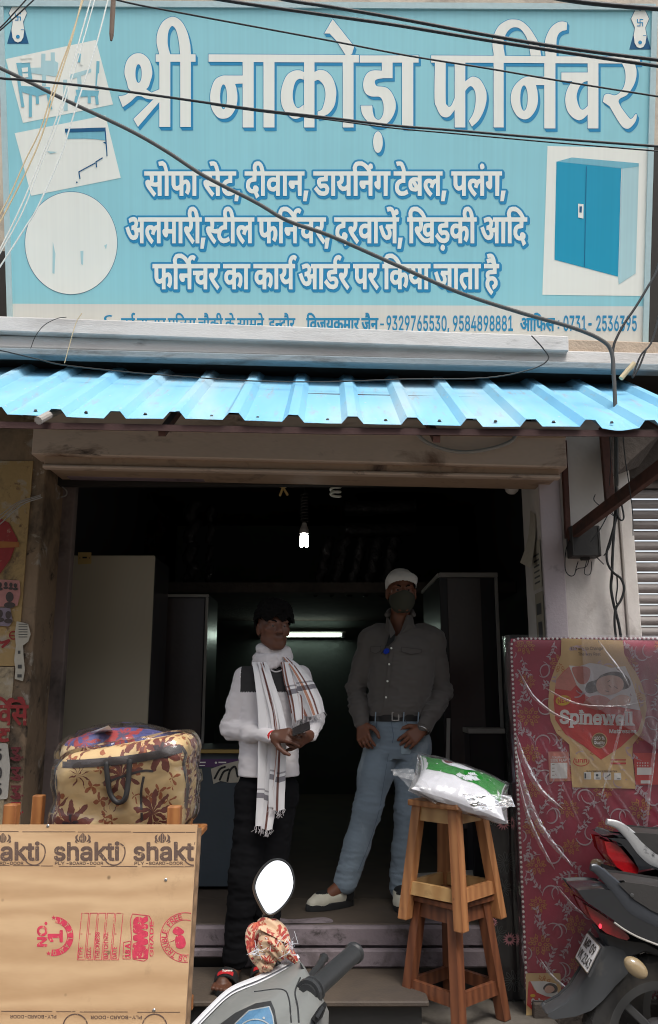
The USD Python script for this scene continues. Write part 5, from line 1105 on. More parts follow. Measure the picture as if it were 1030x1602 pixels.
floral('quilt_blue', (0.055, 0.06, 0.19), (0.30, 0.03, 0.03), (0.07, 0.05, 0.10), (0.12, 0.10, 0.24), 7.0)
look('bag_trim', (0.030, 0.020, 0.018), 0.6, 0.15, 12, sheen=0.2)
look('strap_black', (0.015, 0.014, 0.014), 0.6, 0.15, 12, 200, 0.2, 0.002)
look('label_white', (0.62, 0.64, 0.68), 0.6, 0.05)
film('clear_wrap', haze=0.03, rough=0.10, scale=14, bump=0.7, gain=1.5)
film('bag_wrap', haze=0.006, rough=0.06, scale=5, bump=0.3, gain=0.75, stretch=(1, 1, 1.6))
bg = thing('floral_bag', 'cream zipped bag printed with brown flowers, black handle, wrapped in clear plastic', 'bag', P(190, 1285, 3.25))
bl, brr = P(93, 1286, 3.2), P(286, 1286, 3.2)
bx0, bx1 = bl[0], brr[0]; bz0 = 1.072; bz1 = P(190, 1172, 3.2)[2]
F = Field((bx0 - .08, 3.02, bz0 - .05), (bx1 + .08, 3.62, bz1 + .12), 0.009)
cxb, czb = (bx0 + bx1) / 2, (bz0 + bz1) / 2
hx, hzz = (bx1 - bx0) / 2 - .05, (bz1 - bz0) / 2 - .045
s, X, Y_, Z = F.cut((-9, -9, -9), (9, 9, 9))
qx = np.maximum(np.abs(X - cxb) - hx, 0); qy = np.maximum(np.abs(Y_ - 3.29) - .12, 0); qz = np.maximum(np.abs(Z - czb - .03 * ((X - cxb) / hx)) - hzz, 0)
F.blend(s, np.sqrt(qx ** 2 + qy ** 2 + qz ** 2) - .052, 0)
body = folds(F.mesh(), 0.012, (9, 9, 9), 5)
part('body', body, 'bag_cloth', bg, smooth=True)
bt = trimesh.Trimesh(*body, process=False)
def on_bag(px, py, off=0.004, mesh=None):
    u = (801 - py) / FPX
    d = np.array([(px - 515) / FPX, cT - u * sT, sT + u * cT]); o = np.array([0, 0, CAMZ])
    v, f = mesh if mesh is not None else body
    a, e1, e2 = v[f[:, 0]], v[f[:, 1]] - v[f[:, 0]], v[f[:, 2]] - v[f[:, 0]]
    h = np.cross(d, e2); det = (e1 * h).sum(1); det = np.where(np.abs(det) < 1e-12, 1e-12, det)
    sv = o - a; uu = (sv * h).sum(1) / det; qq = np.cross(sv, e1); vv = qq @ d / det; t = (e2 * qq).sum(1) / det
    ok = (uu >= 0) & (vv >= 0) & (uu + vv <= 1) & (t > 0.1)
    if not ok.any(): return P(px, py, 3.2)
    return o + d * t[ok].min() - d / np.linalg.norm(d) * off
def band(pts, w, mat, name, off=0.003, mesh=None, n=5):
    c = spline(pts, n); tt = np.gradient(c, axis=0); tt /= np.linalg.norm(tt, axis=1, keepdims=True)
    nn = np.stack([-tt[:, 1], tt[:, 0]], 1); ww = np.broadcast_to(w, (len(c),))[:, None] / 2
    rows = [[on_bag(*(q), off, mesh) for q in c + nn * ww * k] for k in (-1, -0.5, 0, 0.5, 1)]
    V = np.vstack(rows); m = len(c); F = []
    for i in range(4):
        for j in range(m - 1): F += [(i * m + j, i * m + j + 1, (i + 1) * m + j + 1), (i * m + j, (i + 1) * m + j + 1, (i + 1) * m + j)]
    return part(name, (V, np.array(F)), mat, bg, smooth=True)
band([(84, 1194), (120, 1195), (165, 1192), (210, 1187), (250, 1180), (284, 1171)], 13, 'bag_trim', 'top_band')
band([(284, 1168), (291, 1180), (288, 1195), (291, 1212), (294, 1235), (290, 1265)], 5, 'bag_trim', 'side_piping')
band([(85, 1200), (87, 1225), (86, 1250), (82, 1272)], 5, 'bag_trim', 'side_piping')
band([(225, 1215), (221, 1240), (222, 1284)], 4, 'bag_trim', 'seam', 0.002)
band([(172, 1222), (200, 1212), (225, 1206), (240, 1207)], 3.5, 'bag_trim', 'zip', 0.002)
hdl = [(166, 1192), (168, 1215), (172, 1240), (181, 1254), (190, 1255), (197, 1246), (201, 1220), (203, 1188)]
hp = spline([on_bag(x, y, 0.020) for x, y in hdl], 5)
part('handle', tube(hp, 0.0095, 6), 'strap_black', bg, smooth=True)
wrapv, wrapf = folds((body[0] + vnormals(*body) * 0.012, body[1]), 0.006, (6, 6, 10), 9)
part('plastic_wrap', (wrapv, wrapf), 'bag_wrap', bg, smooth=True)
qt = thing('wrapped_quilt', 'blue red flowered quilt bundle in clear plastic lying on top of the floral bag', 'quilt', P(200, 1165, 3.4))
qc = P(197, 1172, 3.45)
F = Field(qc - [.32, .18, .12], qc + [.34, .2, .14], .010)
F.ell(qc + [-.01, 0, 0.0], (.215, .14, .072)).ell(qc + [.08, .0, -.015], (.14, .13, .062), k=.03).ell(qc + [-.12, .0, -.02], (.13, .13, .060), k=.03)
qm = folds(F.mesh(), .012, (10, 10, 10), 2)
v, f = qm
hi = v[f].mean(1)[:, 2] > qc[2] + 0.018
part('blue_cover', (v, f[hi]), 'quilt_blue', qt, smooth=True); part('cream_cover', (v, f[~hi]), 'bag_cloth', qt, smooth=True)
part('plastic_wrap', folds((v + vnormals(v, f) * .012, f), .012, (7, 7, 16), 4), 'bag_wrap', qt, smooth=True)
part('paper_label', sheet(Polygon([(140, 1146), (170, 1135), (177, 1144), (146, 1148)]), lambda a, b: on_bag(a, b, 0.006, (v, f))), 'label_white', qt)

# ---------------------------------------------------------------- stools
wood('stool_wood', (0.47, 0.22, 0.088), (0.24, 0.092, 0.034), 0.42, 8, 'x', 3.5, stretch=(1.3, 1.3, 0.22), fine=30)
wood('stool_pale', (0.52, 0.33, 0.14), (0.33, 0.17, 0.06), 0.45, 8, 'x', 3.5, stretch=(0.6, 0.6, 0.9), fine=30)
wood('stool_dark', (0.20, 0.072, 0.032), (0.075, 0.025, 0.013), 0.38, 8, 'x', 3.5, stretch=(1.3, 1.3, 0.22), fine=30)
def stool(label, c, deg, legm, seatm, rails, seed):
    o = thing('wooden_stool', label, 'stool', c, 'wooden stools stacked at the entrance' if False else None)
    R_ = rot('z', deg); r = np.random.default_rng(seed)
    put = lambda p: np.array(p) @ R_.T + np.array(c)
    H, th = 0.505, 0.026; a, b, w = 0.098, 0.150, 0.023
    for i, (sx, sy) in enumerate(((-1, -1), (1, -1), (1, 1), (-1, 1))):
        pts = []
        for z, q, e in ((0.0, b, w * .9), (0.004, b, w), (H - th - .001, a, w)):
            pts += [(sx * q + ex * e, sy * q + ey * e, z) for ex in (-1, 1) for ey in (-1, 1)]
        v, f = hull(pts); part('leg', (put(v), f), legm, o)
    v, f = box(-.136, .136, -.136, .136, H - th, H, .004)
    part('seat', (put(v), f), seatm, o)
    for i in range(4):
        rr = rot('z', 90 * i)
        def bar(z0, z1, wd):
            q0, q1 = b + (a - b) * z0 / H, b + (a - b) * z1 / H
            pts = []
            for z, q in ((z0, q0), (z1, q1)):
                pts += [(sx * (q - w + .002), -q + e, z) for sx in (-1, 1) for e in (-wd, wd)]
            v, f = hull(pts); return (put(v @ rr.T), f)
        part('apron', bar(H - th - .062, H - th - .002, .011), rails[i % len(rails)], o)
        part('stretcher', bar(.105, .158, .011), rails[(i + 1) % len(rails)], o)
    return o
SX, SY = P(707, 1400, 4.0)[0], 4.0
stool('darker reddish wooden stool, lower of the stack, standing on the pavement', (SX - 0.003, SY, 0.2), 42, 'stool_dark', 'stool_dark', ['stool_dark', 'stool_dark'], 1)
stool('paler wooden stool, upper of the stack, under the plastic wrapped pillow', (SX, SY - .002, 0.606), 47, 'stool_wood', 'stool_wood', ['stool_pale', 'stool_wood', 'stool_pale', 'stool_pale'], 2)

# ---------------------------------------------------------------- pillow in plastic
look('pillow_white', (0.62, 0.62, 0.66), 0.75, 0.05, 6, 60, 0.2, 0.004, sheen=0.2)
look('pillow_green', (0.012, 0.20, 0.022), 0.4, 0.12, 10)
look('pillow_maroon', (0.12, 0.02, 0.03), 0.5)
film('pillow_wrap', haze=0.03, rough=0.16, scale=9, bump=0.4, gain=0.9)
film('loose_wrap', haze=0.13, rough=0.2, scale=14, bump=0.6, gain=1.1)
pc = P(721, 1231, 3.93)
e1 = np.array([.93, -.10, -.30]); e1 /= np.linalg.norm(e1)
nz = np.array([.20, -.42, .88]); nz -= e1 * (nz @ e1); nz /= np.linalg.norm(nz); e2 = np.cross(nz, e1)
def cushion(A, B, Tt, n=56, pinch=0.10):
    """A stuffed cushion: two bulging sheets that meet in a seam with slightly drawn-in sides."""
    g = np.linspace(-1, 1, n); U, W = np.meshgrid(g, g, indexing='ij')
    x = A * U * (1 - pinch * (1 - W ** 2)); y = B * W * (1 - pinch * (1 - U ** 2))
    h = Tt * (np.clip(1 - U ** 2, 0, 1) ** .55 * np.clip(1 - W ** 2, 0, 1) ** .55)
    return U, W, x, y, h
U, W, x, y, h = cushion(.208, .158, .070)
n_ = U.shape[0]
wr = (meshkit.fbm(np.stack([x * 24, y * 24, x * 0], -1), 3, 8) - .5) * .014 * np.clip(h / .03, 0, 1)
def grid_faces(n, m): return np.array([q for i in range(n - 1) for j in range(m - 1) for q in ((i * m + j, (i + 1) * m + j, (i + 1) * m + j + 1), (i * m + j, (i + 1) * m + j + 1, i * m + j + 1))])
def lay(x, y, z): return pc + x.ravel()[:, None] * e1 + y.ravel()[:, None] * e2 + z.ravel()[:, None] * nz
gf = grid_faces(n_, n_)
pw_ = thing('packed_pillow', 'white pillow with a green leafy printed top in crinkled clear plastic on the stool', 'pillow', pc - [0, 0, .07])
part('pillow', cat([(lay(x, y, h + wr), gf), (lay(x, y, -h * 1.05 - wr), gf[:, ::-1])]), 'pillow_white', pw_, smooth=True)
def hz(a, b):
    return float(np.interp(0, [0], [0])) if False else .062 * (max(0, 1 - a * a) ** .55 * max(0, 1 - b * b) ** .55)
def on_pil(a, b, off=0.002):
    """a, b in -1..1 across the pillow's top."""
    i, j = (a + 1) / 2 * (n_ - 1), (b + 1) / 2 * (n_ - 1)
    from_ = lambda G: float(_mc(G, [[i], [j]], order=1, mode='nearest')[0])
    return pc + e1 * from_(x) + e2 * from_(y) + nz * (from_(h + wr) + off)
from scipy.ndimage import map_coordinates as _mc
def dense(g, mp, step):
    """A flat print that follows a curved surface: cut into small squares first."""
    a0, b0, a1, b1 = g.bounds; ms = []
    for aa in np.arange(a0, a1, step):
        for bb in np.arange(b0, b1, step):
            c = g.intersection(sbox(aa, bb, aa + step, bb + step))
            if not c.is_empty and polys(c): ms.append(sheet(c, mp))
    return cat(ms)
part('green_print', dense(Polygon([(-.97, -.02), (-.5, -.22), (0, -.38), (.5, -.34), (.97, -.50), (.98, .98), (-.98, .98)]).buffer(0), on_pil, .12), 'pillow_green', pw_, smooth=True)
def leaf(cx, cy, a, l, w):
    q = [(0, 0), (l * .35, w), (l, 0), (l * .35, -w)]; ca, sa = math.cos(a), math.sin(a)
    return Polygon([(cx + ca * u - sa * v, cy + sa * u + ca * v) for u, v in q])
lv = []
for bx_, by_, ang in ((-.15, -.32, 1.2), (.0, -.34, .9), (.12, -.30, 1.5), (-.02, -.2, .5), (.2, -.2, 1.0), (.1, 0, .8)):
    lv.append(LineString([(bx_, by_), (bx_ + .22 * math.cos(ang), by_ + .22 * math.sin(ang))]).buffer(.012))
    for k in range(4):
        px_, py_2 = bx_ + .06 * k * math.cos(ang), by_ + .06 * k * math.sin(ang)
        lv += [leaf(px_, py_2, ang + .9, .11, .03), leaf(px_, py_2, ang - .9, .11, .03)]
part('leaf_print', dense(unary_union(lv).intersection(sbox(-.95, -.9, .95, .95)), lambda a, b: on_pil(a, b, .0035), .2), 'label_white', pw_, smooth=True)
part('label_print', dense(affinity.scale(Point(-.15, .55).buffer(1), .42, .36), lambda a, b: on_pil(a, b, .0035), .15), 'label_white', pw_, smooth=True)
part('label_print', dense(affinity.scale(Point(-.42, .62).buffer(1), .12, .22), lambda a, b: on_pil(a, b, .005), .15), 'pillow_maroon', pw_, smooth=True)
U2, W2, x2, y2, h2 = cushion(.222, .172, .066, pinch=.04)
wr2 = (meshkit.fbm(np.stack([x2 * 22, y2 * 12, x2 * 0], -1), 3, 18) - .5) * .014
part('plastic_wrap', cat([(lay(x2, y2, h2 + .006 + wr2), gf), (lay(x2, y2, -h2 * 1.1 - .006 - wr2), gf[:, ::-1])]), 'pillow_wrap', pw_, smooth=True)
def flap(cs, name, amp=.012, seed=1):
    """A loose crinkled end of the plastic between four corner points."""
    c = [np.array(q, float) for q in cs]; n = 18
    g = np.linspace(0, 1, n); A, B = np.meshgrid(g, g, indexing='ij'); A, B = A.ravel()[:, None], B.ravel()[:, None]
    v = (c[0] * (1 - A) + c[1] * A) * (1 - B) + (c[3] * (1 - A) + c[2] * A) * B
    d = (meshkit.fbm(v * 45, 3, seed) - .5)[:, None] * np.array([.3, -1, .5]) * amp * 2
    part(name, (v + d, grid_faces(n, n)), 'loose_wrap', pw_, smooth=True)
flap([P(648, 1203, 3.9), P(612, 1203, 3.93), P(616, 1213, 3.9), P(652, 1222, 3.85)], 'loose_end')
flap([P(652, 1212, 3.82), P(618, 1208, 3.88), P(640, 1232, 3.84), P(700, 1258, 3.75)], 'loose_end', seed=3)
flap([P(724, 1243, 3.74), P(800, 1244, 3.78), P(806, 1262, 3.76), P(742, 1270, 3.70)], 'loose_end', seed=5)

# ---------------------------------------------------------------- mattress
MY = 4.05
look('damask', (0.33, 0.024, 0.056), 0.42, 0.18, 3, 90, 0.12, 0.004, spec=0.5, sheen=0.3)
look('damask_side', (0.17, 0.016, 0.035), 0.5, 0.15, 6, 90, 0.15, 0.004)
look('thread_silver', (0.46, 0.33, 0.36), 0.35, 0.15, 40)
look('thread_gold', (0.46, 0.18, 0.05), 0.4, 0.15, 40)
look('piping_white', (0.62, 0.58, 0.55), 0.6, 0.1, 40)
look('card_gold', (0.58, 0.40, 0.19), 0.4, 0.10, 3, 60, 0.0)
look('card_red', (0.52, 0.05, 0.045), 0.4, 0.10, 4)
look('card_pink', (0.52, 0.20, 0.16), 0.45, 0.2, 14)
look('card_white', (0.66, 0.66, 0.64), 0.4, 0.04)
look('card_skin', (0.60, 0.38, 0.29), 0.5, 0.08, 10)
look('card_hair', (0.09, 0.075, 0.07), 0.5, 0.1)
look('card_yellow', (0.62, 0.40, 0.03), 0.4)
look('card_brown', (0.15, 0.10, 0.05), 0.4)
film('mattress_wrap', haze=0.012, rough=0.12, scale=5, bump=0.35, gain=0.8, stretch=(3.0, 1, 1.0))
ma = thing('wrapped_mattress', 'maroon damask mattress in clear plastic with a gold and red card, standing on its end', 'mattress', (1.35, 4.1, 0.21))
mx0 = P(803, 1100, MY)[0]; mx1 = mx0 + .95; mz0 = .262; mz1 = P(900, 998, MY)[2]
part('plinth_board', box(mx0 + .02, mx1, 4.0, 4.2, 0.0, .26, .005), 'wall_dark', thing('mattress_block', 'dark block on which the maroon mattress stands', 'block', (1.3, 4.1, 0)))
frame_ = sbox(mx0, mz0, mx1, mz1).buffer(-.045).buffer(.045)
def quilted(nx, nz_):
    gx, gz = np.linspace(mx0 + .004, mx1 - .004, nx), np.linspace(mz0 + .004, mz1 - .004, nz_)
    A, B = np.meshgrid(gx, gz, indexing='ij')
    edge = np.minimum(np.minimum(A - mx0, mx1 - A), np.minimum(B - mz0, mz1 - B))
    bulge = np.clip(edge / .05, 0, 1) ** .5
    q = np.abs(np.sin((A + B) * 13)) * np.abs(np.sin((A - B) * 13))
    return A, B, MY - .012 * bulge - .006 * q * bulge + .008
A_, B_, yq = quilted(80, 130)
part('quilted_face', (np.stack([A_, yq, B_], -1).reshape(-1, 3), grid_faces(80, 130)), 'damask', ma, smooth=True)
part('core', slab(frame_, MY + .010, MY + .115, .012), 'damask_side', ma)
def face_y(a, b):
    e = min(a - mx0, mx1 - a, b - mz0, mz1 - b)
    bu = min(1, max(0, e / .05)) ** .5
    return MY + .008 - .012 * bu - .006 * abs(math.sin((a + b) * 13)) * abs(math.sin((a - b) * 13)) * bu
def on_m(a, b, off=.003): return np.array([a, face_y(a, b) - off, b])
rim = frame_.buffer(-.004).exterior
part('piping', tube([(p.x, MY + .004, p.y) for p in (rim.interpolate(t, True) for t in np.linspace(0, 1, 220))], .006, 6, False), 'damask_side', ma, smooth=True)
dots = []
for k in range(int(rim.length / .021)):
    p = rim.interpolate(k * .021); dots.append(ellipsoid((p.x, MY - .001, p.y), (.0062, .003, .0062), sub=1))
part('piping_dots', cat(dots), 'piping_white', ma, smooth=True, kind='stuff')
# woven pattern: gold blossoms, silver scrolls and leafy sprigs in half drop rows
def swirl(x, z, s, flip, r0):
    a = np.linspace(0, 1, 14); th = r0 + flip * a * 3.4; r = s * (1 - .55 * a)
    cx, cz = x + r * np.cos(th), z + r * np.sin(th); w = .0040 * np.sin(np.pi * np.clip(a * .9 + .08, 0, 1)) * (s / .07) + .0006
    tx, tz = np.gradient(cx), np.gradient(cz); L_ = np.hypot(tx, tz); nx, nz2 = -tz / L_, tx / L_
    return Polygon(list(zip(cx + nx * w, cz + nz2 * w)) + list(zip(cx - nx * w, cz - nz2 * w))[::-1]).buffer(0)
def blossom(x, z, s, seed):
    r = np.random.default_rng(seed); out = []
    for ring_, n, l in ((.35, 6, .5), (.75, 10, .45)):
        for k in range(n):
            a = 2 * math.pi * (k + r.uniform(-.2, .2)) / n
            q = leaf(x + s * ring_ * math.cos(a) * .8, z + s * ring_ * math.sin(a) * .62, a, s * l, s * .17)
            out.append(q.difference(q.buffer(-s * .065)))
    out.append(Point(x, z).buffer(s * .16).difference(Point(x, z).buffer(s * .07)))
    return unary_union(out)
def sprig(x, z, a, l, seed):
    r = np.random.default_rng(seed); out = []; p = np.array([x, z])
    pts = [p]
    for k in range(6):
        a += r.uniform(-.35, .35); p = p + l / 6 * np.array([math.cos(a), math.sin(a)]); pts.append(p)
        out += [leaf(p[0], p[1], a + s_ * r.uniform(.6, 1.1), l * .22, l * .055) for s_ in ((1, -1) if k % 2 else (-1,))]
    out.append(LineString(pts).buffer(.0012))
    return unary_union(out)
lim = frame_.buffer(-.016)
gold, silver = [], []
i = 0
for c in range(6):
    for r_ in range(11):
        x = mx0 + .07 + c * .165; z = mz0 + .06 + r_ * .165 + (c % 2) * .082; i += 1
        gold.append(blossom(x, z, .040 + .006 * (i % 3), i))
        silver += [swirl(x + .07, z + .045, .048, 1 if c % 2 else -1, .3 + (i % 4)), swirl(x - .065, z - .03, .040, -1 if c % 2 else 1, 2.0 + (i % 3)), sprig(x + .02, z + .05, .9 + (i % 5) * .5, .10, i), sprig(x - .02, z - .05, 3.9 + (i % 4) * .5, .09, i + 99)]
part('gold_flowers', sheet(unary_union(gold).intersection(lim), on_m), 'thread_gold', ma, kind='stuff')
part('silver_scrolls', sheet(unary_union(silver).intersection(lim), lambda a, b: on_m(a, b, .0045)), 'thread_silver', ma, kind='stuff')
# the printed card under the plastic
def mp_(px, py):
    q = P(px, py, MY - .008); return (q[0], q[2])
def card(name, pts, mat, off, label=None, sm=False):
    g = pts if not isinstance(pts, list) else (smoothpoly(pts, 5) if sm else Polygon(pts).buffer(0))
    return part(name, sheet(g, lambda a, b: P(a, b, MY - .0115 - off)), mat, ma, label=label)
def z1(p): return [(850 + x * .17476, 990 + y * .17476) for x, y in p]
card('card', z1([(165, 50), (715, 70), (728, 190), (770, 270), (830, 350), (880, 450), (915, 560), (930, 680), (910, 800), (880, 900), (805, 1000), (800, 1100), (830, 1397), (262, 1385), (235, 1000), (120, 900), (70, 790), (45, 640), (60, 450), (110, 310), (160, 200)]), 'card_gold', 0, 'vase shaped gold advertising card')
card('red_field', z1([(120, 420), (95, 600), (110, 780), (200, 910), (360, 1010), (520, 1138), (700, 1020), (850, 880), (890, 760), (870, 690), (575, 645), (480, 600), (400, 570), (300, 460), (236, 300), (180, 350)]), 'card_red', .0012)
card('pink_field', z1([(236, 300), (120, 420), (105, 500), (250, 520), (300, 465)]), 'card_pink', .0024)
card('photo_sheet', z1([(232, 294), (330, 300), (420, 270), (520, 285), (610, 315), (735, 298), (800, 440), (872, 696), (575, 645), (390, 568), (300, 470)]), 'card_white', .0024)
card('photo_blanket', z1([(258, 320), (330, 300), (400, 310), (425, 350), (410, 420), (370, 460), (310, 440)]), 'card_pink', .0036, sm=True)
card('photo_hair', z1([(480, 420), (520, 380), (600, 352), (680, 352), (750, 390), (785, 450), (770, 490), (700, 510), (600, 480), (440, 540), (380, 520), (400, 450)]), 'card_hair', .0036, sm=True)
card('photo_face', z1([(480, 440), (520, 400), (600, 380), (680, 395), (720, 440), (715, 500), (660, 540), (580, 560), (510, 545), (480, 500)]), 'card_skin', .0048, sm=True)
card('photo_hand', z1([(575, 640), (640, 580), (700, 555), (770, 570), (785, 600), (760, 640), (680, 650)]), 'card_skin', .0048, sm=True)
card('photo_features', unary_union([LineString(z1(q)).buffer(.5) for q in ([(580, 440), (600, 425)], [(640, 480), (665, 500)], [(590, 470), (610, 490)], [(560, 520), (590, 530)])]), 'card_hair', .006)
card('photo_sleeve', z1([(360, 640), (420, 575), (500, 560), (570, 580), (600, 620), (520, 690), (440, 680)]), 'card_pink', .0036, sm=True)
card('new_badge', affinity.rotate(affinity.scale(Point(z1([(182, 606)])[0]).buffer(1), 12, 8), -8), 'card_yellow', .0036)
card('new_lettering', affinity.rotate(fit_latin('NEW', 873, 892, 1092, 1099.5), -8, origin=(882, 1096)), 'card_red', .0048)
def serif(s, x0, x1, top, base):
    g = latin(s, True); b = g.bounds; out = [g.buffer(2)]
    for ch_x in (): pass
    # slabs on the feet of the stems
    for q in polys(g):
        bx_ = q.bounds
        low_ = q.intersection(sbox(bx_[0], bx_[1], bx_[2], bx_[1] + 3))
        for z_ in polys(low_):
            zb = z_.bounds
            if 5 < zb[2] - zb[0] < 30: out.append(sbox(zb[0] - 9, zb[1] - 1, zb[2] + 9, zb[1] + 6))
        for z_ in polys(q.intersection(sbox(bx_[0], bx_[3] - 3, bx_[2], bx_[3]))):
            zb = z_.bounds
            if 6 < zb[2] - zb[0] < 24: out.append(sbox(zb[0] - 9, zb[3] - 6, zb[2] + 1, zb[3] + 1))
    return fit_latin('', x0, x1, top, base, g=unary_union(out))
card('brand_lettering', affinity.skew(affinity.rotate(serif('Spinewell', 876, 994, 1113, 1133), 1.5, origin=(935, 1125)), 0, 0), 'card_white', .0036)
card('brand_lettering', fit_latin('Mattresses', 954, 996, 1141, 1147, False, .25), 'card_white', .0036)
cst = z1([(505, 965)])[0]
card('seal', Point(cst).buffer(12.2), 'card_gold', .0036); card('seal', Point(cst).buffer(11), 'card_brown', .0048)
card('seal_lettering', unary_union([fit_latin('100 %', cst[0] - 8, cst[0] + 8, cst[1] - 6, cst[1] - 1, True), fit_latin('Quality', cst[0] - 8.5, cst[0] + 8.5, cst[1] + 1, cst[1] + 5.5, True)]), 'card_white', .006)
card('card_small_print', unary_union([fit_latin('The day to Change', 893, 944, 1012, 1017, False, .1), fit_latin('The way Rest', 905, 940, 1021, 1025.5, False, .1), fit_latin('Spine Mattress to Coupler Care', 918, 966, 1205, 1208, False, .1)]), 'card_brown', .0012)
card('card_mark', unary_union([fit_latin('unn', 901, 919, 1186, 1193, True), LineString(spline([(900, 1186), (898, 1193), (905, 1198), (914, 1198), (921, 1194), (922, 1189)])).buffer(.6), sbox(956, 1188, 980, 1190), sbox(956, 1193, 980, 1196)]), 'card_red', .0012)
for k in range(4):
    x = 914 + k * 15.7
    card('icon', rounded([(x, 1208 + k * .4), (x + 11, 1208 + k * .4), (x + 11.4, 1219.5 + k * .4), (x, 1219.5 + k * .4)], 1.2), 'card_white', .0012)
    card('icon_mark', unary_union([[sbox(x + 1, 1210, x + 3.5, 1218)], [Point(x + 5, 1213).buffer(2), sbox(x + 3, 1217, x + 9, 1218)], [LineString([(x + 3, 1217), (x + 9, 1212)]).buffer(1)], [sbox(x + 5, 1218, x + 10, 1219)]][k]), 'counter_blue', .0024)
for x0, pts, lines in ((0, [(858, 1176), (890, 1176), (893, 1222), (860, 1223)], [(862, 1193.5, 888, 1218)]), (1, [(992, 1178), (1030, 1178), (1040, 1228), (995, 1228)], [(997, 1201, 1020, 1212.5), (1003, 1221, 1018, 1226)])):
    card('side_flap', pts, 'card_red' if x0 else 'card_pink', .0006)
    for l in lines: card('flap_box', sbox(*l), 'card_white', .0018)
    if not x0:
        card('flap_lettering', unary_union([fit_latin('SIDE FLAP', 862, 887, 1187.5, 1191.5, True), fit_latin('Spinewell', 864, 885, 1183, 1186.3, False)]), 'card_white', .0018)
        card('flap_lines', unary_union([sbox(864, 1196 + 5.5 * k, 868, 1196.8 + 5.5 * k) for k in range(4)]), 'card_brown', .003)
    else: card('flap_lettering', unary_union([star(998 + 4 * k, 1196 + 3.5 * j, 1.6) for k in range(5) for j in (-.6, .6)]), 'card_white', .0018)
# second card low on the mattress
def z9(p): return [(780 + x * .4006, 960 + y * .4006) for x, y in p]
card('lower_card', rounded(z9([(107, 1405), (243, 1405), (250, 1600), (110, 1600)]), 3), 'card_gold', 0)
card('lower_red_field', z9([(118, 1440), (112, 1530), (150, 1565), (175, 1578), (205, 1565), (235, 1540), (236, 1500), (190, 1495), (140, 1470), (125, 1435)]), 'card_red', .0012)
card('lower_photo', z9([(125, 1437), (180, 1436), (226, 1446), (236, 1503), (185, 1495), (150, 1480)]), 'card_white', .0024)
card('lower_photo_hair', z9([(175, 1465), (190, 1446), (215, 1446), (232, 1462), (225, 1480), (195, 1482)]), 'card_hair', .0036, sm=True)
card('lower_photo_face', z9([(180, 1470), (192, 1454), (212, 1456), (220, 1470), (205, 1482), (188, 1482)]), 'card_skin', .0048, sm=True)
card('lower_lettering', serif('Spinewell', 831.5, 876, 1563, 1573), 'card_white', .0036)
card('lower_lettering', affinity.scale(Point(834, 1558).buffer(1), 4, 2.5), 'card_yellow', .0036)
# clear film over the whole mattress: drawn tight from the upper left corner, so it creases in diagonals
gx, gz = np.linspace(mx0 - .012, mx1 + .01, 110), np.linspace(mz0 - .01, mz1 + .012, 180)
A_, B_ = np.meshgrid(gx, gz, indexing='ij')
dx_, dz_ = A_ - (mx0 + .0), (mz1 - .33) - B_
def crease(d, sharp): return np.maximum(0, 1 - np.abs(d) / sharp)
yw = np.zeros_like(A_)
for off_, k, w_ in ((.00, .42, .010), (.03, .55, .007), (.06, .75, .012), (.12, .95, .008), (.02, .30, .008), (.2, 1.1, .010)):
    line = dx_ - (off_ + k * np.clip(dz_, 0, 9) - .35 * np.clip(dz_, 0, 9) ** 2 * k)
    yw -= .013 * crease(line, w_ * 2) * np.clip(dz_ * 6, 0, 1) * np.clip((.75 - dz_) * 4, 0, 1)
for c_ in np.linspace(.27, .9, 15):
    line = A_ - (mx0 + c_ + .05 * (mz1 - B_) + .01 * np.sin(B_ * 9 + c_ * 40))
    yw -= .007 * crease(line, .011) * np.clip((B_ - (mz1 - .75)) * 3, 0, 1)
yw -= .006 * (meshkit.fbm(np.stack([A_ * 16, B_ * 5, A_ * 0], -1), 3, 4) - .5)
part('plastic_film', (np.stack([A_, MY - .034 + yw, B_], -1).reshape(-1, 3), grid_faces(110, 180)), 'mattress_wrap', ma, smooth=True)
film('sheen_film', tint=(.97, .95, 1.0), haze=0.035, rough=0.2, scale=8, bump=0.6, gain=0.9, stretch=(4, 1, 1))
film('streak_film', haze=0.045, rough=0.26, scale=24, bump=0.6, gain=0.75)  # bunched film; its bright streaks are put into the milky haze
# added slack film, upper right: the sheen there is put into its milky haze
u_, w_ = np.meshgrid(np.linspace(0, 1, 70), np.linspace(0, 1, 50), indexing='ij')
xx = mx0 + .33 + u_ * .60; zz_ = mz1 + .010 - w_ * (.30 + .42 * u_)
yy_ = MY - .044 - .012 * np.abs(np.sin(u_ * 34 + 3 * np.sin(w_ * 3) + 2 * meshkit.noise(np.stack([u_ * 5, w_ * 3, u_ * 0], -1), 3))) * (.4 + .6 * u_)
part('plastic_film', (np.stack([xx, yy_, zz_], -1).reshape(-1, 3), grid_faces(70, 50)[:, ::-1]), 'sheen_film', ma, smooth=True)
r5 = np.random.default_rng(12)
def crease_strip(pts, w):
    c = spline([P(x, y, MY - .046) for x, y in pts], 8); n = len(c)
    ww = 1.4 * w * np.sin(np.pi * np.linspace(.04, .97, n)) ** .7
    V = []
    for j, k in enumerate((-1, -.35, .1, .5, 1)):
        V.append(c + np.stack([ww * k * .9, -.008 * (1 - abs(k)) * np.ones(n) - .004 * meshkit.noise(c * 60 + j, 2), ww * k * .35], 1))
    part('film_crease', (np.vstack(V), grid_faces(5, n)), 'streak_film', ma, smooth=True)
